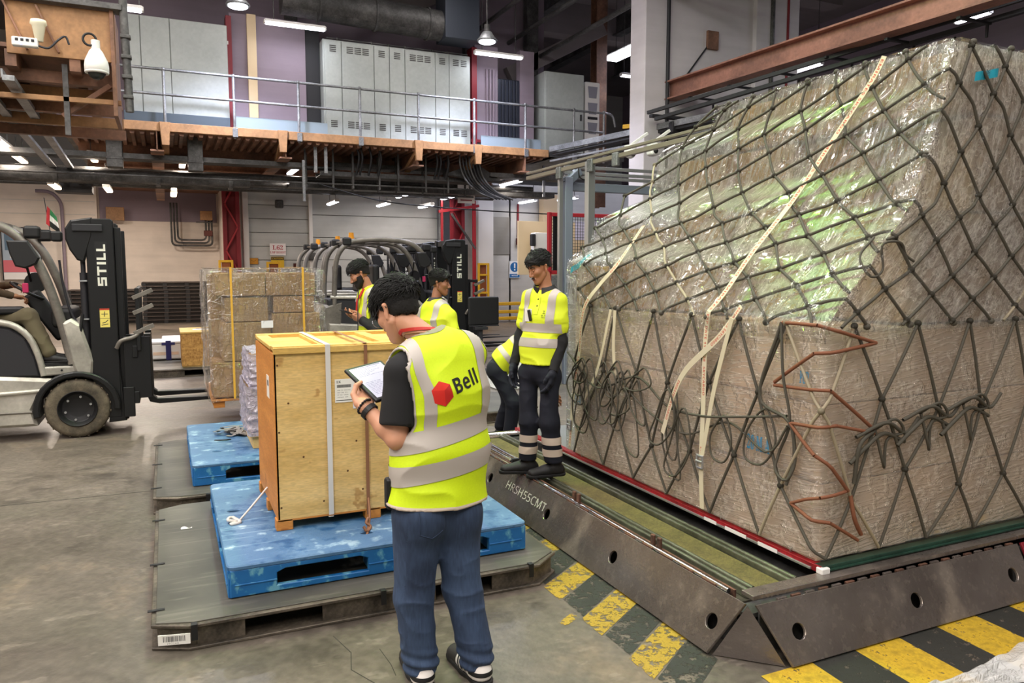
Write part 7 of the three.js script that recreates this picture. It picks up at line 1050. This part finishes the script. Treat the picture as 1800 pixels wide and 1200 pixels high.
{ const t = thing('floor_barrier', 'low yellow three-rail barrier on the floor by the wall', 'barrier'); for (const y of [0.12, 0.32, 0.56]) put(t, 'rail', bx(2.6, 0.1, 0.09, 10.0, y, -20.9, 0.02), M.yellow); for (const x of [8.8, 9.9, 11.1]) put(t, 'post', bx(0.08, 0.62, 0.1, x, 0.31, -20.95, 0.01), M.yellow); }
{ const t = thing('monitor_stand', 'black rectangular screen on a dark post beside the tall mast', 'screen', null, [4.5, 0, -11]); put(t, 'panel', bx(0.52, 0.45, 0.06, 0.02, 0.97, 0, 0.03), M.black); put(t, 'bezel', bx(0.5, 0.02, 0.02, 0.02, 0.74, 0.03, 0.005), M.dark); put(t, 'post', [bx(0.07, 0.75, 0.07, -0.03, 0.375, -0.02, 0.01), bx(0.22, 0.05, 0.1, -0.03, 0.7, 0, 0.01)], M.dark); put(t, 'foot', bx(0.4, 0.03, 0.4, -0.03, 0.015, 0, 0.01), M.dark); }
{ // safety cage
  const t = thing('safety_cage', 'red-framed black mesh safety cage behind the galvanised gantry', 'cage'), z = -12.5, x0 = 6.45, x1 = 8.3; put(t, 'lower_panel', bx(1.9, 1.5, 0.05, 7.4, 0.76, z, 0.01), M.galv);
  for (const y of [1.56, 2.62]) put(t, 'frame', bx(x1 - x0, 0.07, 0.07, (x0 + x1) / 2, y, z, 0.01), M.red); for (const x of [x0, 7.3, x1]) put(t, 'frame', bx(0.07, 2.66, 0.07, x, 1.33, z, 0.01), M.red);
  const w = []; for (let x = x0 + 0.05; x < x1; x += 0.055) w.push(sb(0.007, 1.0, 0.007, x, 2.09, z)); for (let y = 1.6; y < 2.6; y += 0.055) w.push(sb(x1 - x0, 0.007, 0.007, (x0 + x1) / 2, y, z)); put(t, 'wire_mesh', w, M.black).userData.kind = 'stuff';
  put(t, 'black_strip', bx(0.14, 1.05, 0.03, 6.62, 2.08, z - 0.04), M.black); put(t, 'back_panel', bx(1.7, 1.1, 0.04, 7.45, 2.05, -14.2), M.cream);
  put(t, 'white_cabinet', bx(0.4, 0.6, 0.2, 7.0, 2.05, -13.9, 0.01), M.white); put(t, 'valve', [bx(0.1, 0.24, 0.1, 6.75, 2.2, -13.8, 0.02), tube([[6.7, 2.0, -13.8], [6.9, 1.9, -13.7], [6.8, 1.7, -13.7], [7.05, 1.75, -13.7]], 0.02, 6)], M.dark); put(t, 'panel', bx(0.5, 0.36, 0.03, 7.75, 2.38, -13.4), std(0xc8c4dc, 0.5)); }
{ const t = thing('warning_plate', 'narrow yellow warning plate with a triangle below the cage', 'sign', null, [6.78, 1.36, -12.44]); put(t, 'plate', bx(0.17, 0.32, 0.01, 0, 0, 0), std(0xd0b020, 0.5)); put(t, 'header', bx(0.16, 0.07, 0.006, 0, 0.1, 0.006, 0), M.black); put(t, 'triangle', ext([[-0.05, -0.06], [0.05, -0.06], [0, 0.03]], 0.004, 0.009, 0), M.brown); put(t, 'holder', bx(0.17, 0.05, 0.02, 0, 0.19, 0), M.white); }
{ // aluminium gantry
  const t = thing('gantry_frame', 'aluminium profile gantry with a sloping-looking top rail in front of the cage', 'gantry'), A = (a, b, w = 0.08) => put(t, 'rail', bar(a, b, w, w, 0.008), M.alu);
  put(t, 'top_rail', [bar([5, 2.98, -4.9], [5, 2.98, -10.4], 0.06, 0.05), bar([5, 3.05, -4.9], [5, 3.05, -10.4], 0.05, 0.03)], std(0x9a9082, 0.4, 0.5));
  put(t, 'post', bx(0.1, 3.0, 0.1, 5.0, 1.5, -8.56, 0.006), M.alu); put(t, 'post', bx(0.06, 3.0, 0.06, 5.02, 1.5, -9.4, 0.006), M.alu); put(t, 'post', bx(0.12, 2.9, 0.12, 5.14, 1.45, -9.42, 0.008), std(0x8b94a4, 0.45, 0.4)); for (const z of [-9.35, -8.5, -7.9]) put(t, 'bracket', bx(0.05, 0.16, 0.12, 4.97, 2.94, z, 0.01), M.galv);
  for (const y of [3.05, 2.97, 2.91]) A([5.1, y, -9.45], [7.2, y, -9.45], 0.045); put(t, 'cross_beam', bx(2.2, 0.12, 0.08, 6.2, 2.78, -9.5, 0.01), std(0x7c8492, 0.45, 0.4)); put(t, 'elbow', bar([5.1, 2.8, -9.42], [5.35, 3.0, -9.46], 0.12, 0.12, 0.02), std(0x7c8492, 0.45, 0.4)); put(t, 'cable', tube([[5.3, 3.05, -9.4], [5.32, 2.9, -9.38], [5.5, 2.86, -9.4]], 0.01, 6), M.black); }
{ // inclined walkway to the landing, with yellow bar and hanging sensors
  const t = thing('inclined_rail', 'inclined white-grey conveyor rail beside the end of the platform', 'conveyor rail'); put(t, 'side_plate', bar([7.7, 4.2, -14.9], [9.0, 4.3, -9.9], 0.05, 0.11), M.galv); put(t, 'belt', bar([7.85, 4.1, -14.9], [9.1, 4.22, -9.9], 0.22, 0.05), M.dark); put(t, 'yellow_bar', bar([8.6, 4.5, -13.4], [9.15, 4.35, -11.2], 0.05, 0.08), M.yellow); put(t, 'lower_rail', bar([7.7, 3.95, -14.9], [9.0, 4.08, -10.2], 0.03, 0.04), M.galv); put(t, 'handrail', pipe([[9.3, 4.6, -13.6], [9.35, 5.0, -13.3], [9.6, 5.12, -11.4]], 0.02, 0.2), M.galv); }
for (const [x, y, z, l] of [[6.35, 3.35, -9.7, 'white dome camera hanging under the gantry rails'], [6.75, 3.42, -9.7, 'white box camera on a wall plate by the column']]) { const t = thing('surveillance_camera', l, 'camera', null, [x, y, z]); put(t, 'housing', l.includes('dome') ? [new THREE.SphereGeometry(0.09, 16, 12), cyl([0, 0, 0], [0, 0.1, 0], 0.09)] : [bx(0.15, 0.2, 0.16, 0, 0, 0, 0.04)], M.white); put(t, 'arm', bar([0, 0.1, 0], [0.3, 0.3, 0], 0.04, 0.04), M.white); put(t, 'lens', new THREE.SphereGeometry(0.04, 12, 8).translate(0, -0.03, 0.08), M.black); }
{ // crane rail
  const t = thing('crane_rail', 'brown steel crane rail running past the concrete column', 'crane rail'), a = [8.95, 0, -12.4], b = [9.32, 0, -5.5], at = (y, w, h) => bar([a[0], y, a[2]], [b[0], y, b[2]], w, h, 0.004); put(t, 'web', at(5.12, 0.03, 0.3), M.crane); put(t, 'flange', [at(5.28, 0.26, 0.03), at(4.97, 0.26, 0.03)], M.crane); put(t, 'end_bracket', [bx(0.5, 0.34, 0.3, 8.85, 5.15, -12.3, 0.01)], M.brown);
  t.position.set(-0.25, -0.2, 0); put(t, 'tie_rod', cyl([9.2, 5.3, -11.98], [9.85, 6.1, -11.98], 0.015), M.dark); put(t, 'tie_plate', bx(0.26, 0.34, 0.06, 9.9, 6.15, -11.97, 0.01), M.brown);
  for (let i = 0; i < 7; i++) { const k = i / 7; put(t, 'hanger', [bx(0.6, 0.03, 0.05, lerp(a[0], b[0], k) + 0.25, 4.9, lerp(a[2], b[2], k), 0), bx(0.02, 0.18, 0.03, lerp(a[0], b[0], k) + 0.5, 4.82, lerp(a[2], b[2], k), 0)], M.dark); }
  put(t, 'conductor_bar', [bar([8.2, 4.6, -11.6], [9.95, 5.13, -6], 0.05, 0.06), bar([8.3, 4.48, -11.5], [10.1, 5.03, -6], 0.08, 0.06)], M.dark); put(t, 'pickup_box', [bx(0.5, 0.22, 0.4, 9.0, 4.4, -11.8, 0.03), bx(0.3, 0.5, 0.2, 9.5, 4.3, -11.8, 0.03), bx(1.6, 0.06, 0.1, 9.2, 4.6, -11.8, 0.01)], M.dark);
  put(t, 'cable', [[9.1, 4.4], [9.3, 4.4], [9.4, 4.5]].map(([x, y], i) => tube([[x, y, -11.8], [x + 0.12, y - 0.2, -11.8], [x + 0.1, y - 0.9, -11.85], [x + 0.12, 2.6, -11.9]], 0.025, 6)), M.dark); put(t, 'drop_pipe', [cyl([9.45, 2.6, -11.85], [9.45, 4.6, -11.85], 0.03), cyl([9.7, 2.6, -11.9], [9.7, 4.7, -11.9], 0.06)], M.galvDark); put(t, 'red_sensor', bx(0.08, 0.4, 0.08, 10.2, 4.55, -11.6, 0.02), std(0x3a1416, 0.5)); }
{ // camera platform
  const t = thing('camera_gantry', 'tan and brown steel platform corner carrying the dome camera', 'gantry'), z = -9; put(t, 'side_plate', [bx(0.95, 0.5, 0.03, -0.85, 3.99, z, 0.005), bx(4, 0.5, 0.03, -3.4, 3.99, z, 0.005)], M.tan);
  put(t, 'stiffener', [[-1.27, 0], [-1.0, 0]].map(([x]) => bar([x - 0.06, 4.22, z + 0.03], [x + 0.12, 3.78, z + 0.03], 0.05, 0.02)), M.brown); put(t, 'edge_pipe', [cyl([-0.3, 4.9, z + 0.05], [-0.27, 3.25, z + 0.05], 0.04), ...[3.4, 3.6, 3.8, 4.0].map((y) => bx(0.1, 0.04, 0.1, -0.28, y, z + 0.05, 0.01))], M.galvDark); put(t, 'end_plate', bx(0.04, 1.1, 0.9, -0.4, 3.75, z - 0.4, 0.005), M.brown); put(t, 'top_flange', bx(6, 0.06, 0.2, -3.3, 4.28, z, 0.005), M.galvDark);
  for (let i = 0; i < 5; i++) put(t, 'cross_beam', [bar([-5, 3.62 - i * 0.06, z - 0.3 - i * 0.5], [-0.4, 3.6 - i * 0.06, z - 0.3 - i * 0.5], 0.1, 0.12)], i % 2 ? M.tan : M.brown); for (const x of [-0.75, -1.3, -2.2, -3.2]) put(t, 'long_beam', bar([x, 3.7, z], [x, 3.7, z - 3], 0.1, 0.16), M.brown); put(t, 'deck', bx(5, 0.04, 3, -2.95, 3.82, z - 1.5, 0), M.brown);
  put(t, 'lower_rail', bar([-5, 3.33, z - 0.1], [-0.35, 3.36, z - 0.1], 0.05, 0.05), M.tan); put(t, 'brace', bar([-0.9, 3.2, z - 0.2], [-0.45, 3.55, z - 0.2], 0.07, 0.05), M.brown); put(t, 'vertical_brace', bx(0.05, 0.7, 0.05, -0.85, 3.35, z - 0.1, 0), M.galvDark); }
{ const t = thing('dome_camera', 'large white dome security camera with a dark lens hanging from the tan platform', 'camera', null, [-0.545, 3.6, -8.8]); put(t, 'housing', new THREE.LatheGeometry([[0, 0.2], [0.05, 0.2], [0.075, 0.17], [0.125, 0.06], [0.135, 0], [0.135, -0.06], [0.11, -0.08], [0, -0.08]].map((q) => new THREE.Vector2(...q)), 28), M.white); put(t, 'dome', new THREE.SphereGeometry(0.1, 20, 12, 0, 6.2832, 1.57, 1.57).translate(0, -0.07, 0), std(0x2c302e, 0.1)); put(t, 'neck', cyl([0, 0.2, 0], [0, 0.3, 0], 0.05), M.white); put(t, 'cable_loop', new THREE.TorusGeometry(0.07, 0.014, 8, 20).translate(-0.06, 0.3, 0.02), M.black); put(t, 'ring', new THREE.TorusGeometry(0.115, 0.02, 8, 24).rotateX(Math.PI / 2).translate(0, -0.075, 0), M.white); t.scale.setScalar(0.82); t.position.y += 0.05; }
{ const t = thing('wireless_antenna', 'white cone-shaped antenna above a small white switch box on the tan platform', 'antenna', null, [-1.03, 3.9, -8.85]); put(t, 'cone', new THREE.LatheGeometry([[0, 0.16], [0.09, 0.15], [0.1, 0.1], [0.08, 0.08], [0.045, -0.12], [0, -0.13]].map((q) => new THREE.Vector2(...q)), 24), std(0xd8d2b8, 0.5)); put(t, 'switch_box', bx(0.3, 0.12, 0.1, -0.16, -0.15, 0, 0.02), M.white); for (let i = 0; i < 4; i++) put(t, 'port', bx(0.035, 0.035, 0.01, -0.25 + i * 0.06, -0.13, 0.05, 0.004), M.dark); put(t, 'indicator_lamp', bx(0.012, 0.012, 0.008, -0.2, -0.19, 0.052, 0), glow(0x3050ff, 2)); put(t, 'cable', tube([[-0.02, -0.18, 0.02], [0.1, -0.2, 0.03], [0.22, -0.08, 0.02], [0.3, -0.02, 0.0], [0.34, -0.12, 0]], 0.014, 6), M.dark); t.scale.setScalar(0.74); t.position.y += 0.03; }
// ---------- pipes, trays and cables under the platform ----------
{ const t = thing('round_pipe', 'long grey round pipe crossing under the platform with pipe collars', 'pipe'); put(t, 'pipe', cyl([-7, 3.32, -16.2], [1.6, 3.36, -16.2], 0.13, 0.13, 20), M.galvDark); for (const x of [-4, -1.8, -0.1, 1.2]) put(t, 'collar', cyl([x, 3.33, -16.2], [x + 0.08, 3.33, -16.2], 0.15, 0.15, 20), M.galvDark); }
{ const t = thing('service_pipes', 'bundle of thin dark service pipes running along under the platform', 'pipes'); for (const [y, z, r, x1] of [[3.22, -16.4, 0.022, 6.5], [3.3, -15.6, 0.02, 8.4], [3.5, -16.8, 0.06, 8.2], [3.42, -17.4, 0.05, 8.4], [3.62, -15.8, 0.03, 3.2], [3.7, -16.6, 0.04, 3.4]]) put(t, 'pipe', cyl([-7, y, z], [x1, y + 0.04, z], r, r, 8), M.galvDark);
  put(t, 'pipe', cyl([-7, 3.5, -18.6], [8.6, 3.55, -18.6], 0.07, 0.07, 10), M.galvDark); put(t, 'pipe', cyl([-7, 3.55, -20.2], [8.6, 3.6, -20.2], 0.05, 0.05, 10), M.galvDark); }
{ const t = thing('cable_tray', 'dark cable trays hung in two levels under the platform', 'cable tray'); const tray = (x0, x1, y, z, w) => { put(t, 'tray', [sb(x1 - x0, 0.012, w, (x0 + x1) / 2, y, z), sb(x1 - x0, 0.09, 0.012, (x0 + x1) / 2, y + 0.04, z + w / 2), sb(x1 - x0, 0.09, 0.012, (x0 + x1) / 2, y + 0.04, z - w / 2)], M.galvDark); };
  tray(2.9, 6.3, 3.5, -15.9, 0.5); tray(2.4, 8.6, 3.32, -16.6, 0.4); tray(6.5, 8.6, 3.62, -15.6, 0.4); tray(-3, 2.6, 3.62, -15.7, 0.3); tray(3.2, 5.8, 3.75, -16.4, 0.5);
  put(t, 'ramp_plate', ext([[-0.75, 0], [0, 0.33], [0.55, -0.12], [0.1, -0.12]], -0.03, 0.03, 0.004).rotateX(-0.5).translate(6.25, 3.62, -15.5), M.galvDark);
  for (const x of [2.6, 3.15, 3.55, 4.1, 4.5, 5.1, 5.6, 6.1]) put(t, 'hanger', [sb(0.035, 0.9, 0.035, x, 3.7, -15.6), sb(0.035, 0.9, 0.035, x + 0.12, 3.7, -16.2)], M.galvDark); for (const x of [2.75, 2.95]) put(t, 'hanger', bx(0.06, 0.6, 0.04, x, 3.8, -15.3, 0), M.galv); put(t, 'hanger', [sb(0.05, 0.8, 0.05, 2.55, 3.35, -15.5), sb(0.05, 0.7, 0.05, 7.9, 3.6, -15.6)], M.galv); }
{ const t = thing('power_cables', 'thick black power cables dropping in a bend from the switchgear cabinets', 'cables'); for (let i = 0; i < 7; i++) { const x = 5.75 + i * 0.075; put(t, 'cable', tube([[x, 4.1, -15.3], [x + 0.01, 3.8, -15.28], [x + 0.12, 3.5, -15.25], [x + 0.4, 3.25, -15.22], [x + 0.75, 3.12, -15.2]], 0.022, 8), i % 3 ? M.black : M.galvDark); } for (const x of [3.55, 3.62, 3.8, 4.0, 5.2, 5.28, 5.45]) put(t, 'cable', tube([[x, 4.1, -15.3], [x + 0.06, 3.85, -15.3], [x + 0.02, 3.5, -15.4]], 0.025, 8), M.black); put(t, 'draped_cable', tube([[2.8, 3.3, -15.4], [4, 3.02, -15.4], [5.8, 2.9, -15.4], [8.4, 2.85, -15.5]], 0.014, 6), M.black); }
for (const [x, l] of [[-0.75, 'dark duct drop under the tan beam next to the round lamp side'], [0.59, 'dark duct drop under the plain grey cabinet']]) one('duct_drop', l, 'duct', [bx(0.26, 0.62, 0.3, x, 3.75, -15.6, 0.01), bx(0.28, 0.04, 0.32, x, 3.6, -15.6, 0.01)], M.galvDark);
{ const t = thing('crossing_trays', 'pair of grey steel channels crossing overhead towards the wall', 'channel'); for (const dx of [0, 0.28]) { put(t, 'channel', [bar([-1.55 + dx, 3.42, -8.6], [-1.9 + dx, 3.5, -19.5], 0.1, 0.05), bar([-1.6 + dx, 3.46, -8.6], [-1.95 + dx, 3.54, -19.5], 0.02, 0.08)], M.galv); } put(t, 'end_box', bx(0.7, 0.25, 0.5, -1.75, 3.4, -19.4, 0.01), M.dark); }
for (const [x, y, z, s, l] of [[-1.35, 3.3, -26.6, 0.5, 'tan junction box high on the lilac wall panel'], [1.25, 3.3, -26.4, 0.36, 'tan junction box beside the red lattice column']]) one('junction_box', l, 'box', bx(s, s * 0.8, 0.2, x, y, z, 0.01), M.tan);
{ const t = thing('wall_conduit', 'bent grey conduits on the cream wall ending at a small red box', 'conduit'); for (const d of [0, 0.09, 0.18]) put(t, 'conduit', pipe([[0.22 + d, 3.7, -26.6], [0.22 + d, 2.35 + d, -26.6], [1.42 - d, 2.35 + d, -26.6], [1.42 - d, 3.2, -26.6]], 0.03, 0.15), M.galvDark); put(t, 'box', bx(0.26, 0.18, 0.12, 1.3, 2.75, -26.55, 0.02), std(0x6a3a34, 0.6)); put(t, 'bracket', bx(0.5, 0.04, 0.04, 1.2, 3.1, -26.55, 0), M.galvDark); }
{ const t = thing('wall_pipe', 'pale pipe bending down the bright end of the cream wall', 'pipe'); put(t, 'pipe', pipe([[-3.4, 3.9, -26.4], [-3.0, 3.9, -26.4], [-2.75, 3.6, -26.4], [-2.75, 2.0, -26.4], [-2.75, 0.2, -26.4]], 0.05, 0.2), M.wallLilac); }
{ const t = thing('notice_board', 'blue and pink poster board on the cream wall behind the driver', 'poster'); put(t, 'board', plate(0.95, 1.5, 0.03).translate(-3.85, 2.05, -26.5), std(0xffffff, 0.5, 0, { map: print(160, 256, (c, w, h) => { c.fillStyle = '#a8b8c8'; c.fillRect(0, 0, w, h); c.fillStyle = '#5c7890'; c.fillRect(10, 20, 50, 90); c.fillStyle = '#9a5a40'; c.fillRect(80, 16, 50, 60); c.fillStyle = '#e6e8ea'; c.fillRect(30, 90, 100, 60); c.fillStyle = '#d8707c'; c.fillRect(0, 160, w, 60); c.fillStyle = '#eceaea'; c.fillRect(0, 222, w, 34); }) })); put(t, 'frame', [bx(0.03, 1.56, 0.05, -4.34, 2.05, -26.5), bx(0.03, 1.56, 0.05, -3.36, 2.05, -26.5), bx(1.0, 0.03, 0.05, -3.85, 2.82, -26.5)], M.dark); }
for (const [x, y, l] of [[5.9, 3.35, 'small square wall box above the pale shutter'], [3.68, 1.95, 'dark door control beside the white post']]) one('control_box', l, 'control', [bx(0.22, 0.22, 0.1, x === 5.9 ? 2.85 : x, y, -21.35, 0.03), bx(0.12, 0.14, 0.02, x === 5.9 ? 2.85 : x, y, -21.29, 0.01)], M.galvDark);
one('white_sheet_bundle', 'white plastic sheet bundle beyond the bending man', 'plastic film', surf(40, 24, (u, v) => V(4.0 + u * 0.9, 0.02 + 0.55 * Math.sin(u * 3.14) * Math.sin(v * 3.14) * (0.7 + 0.6 * vn(u * 8, v * 8, 3)), -9.2 - v * 0.8), (u, v) => [u, v]), M.bag);
renderer.render(scene, camera);
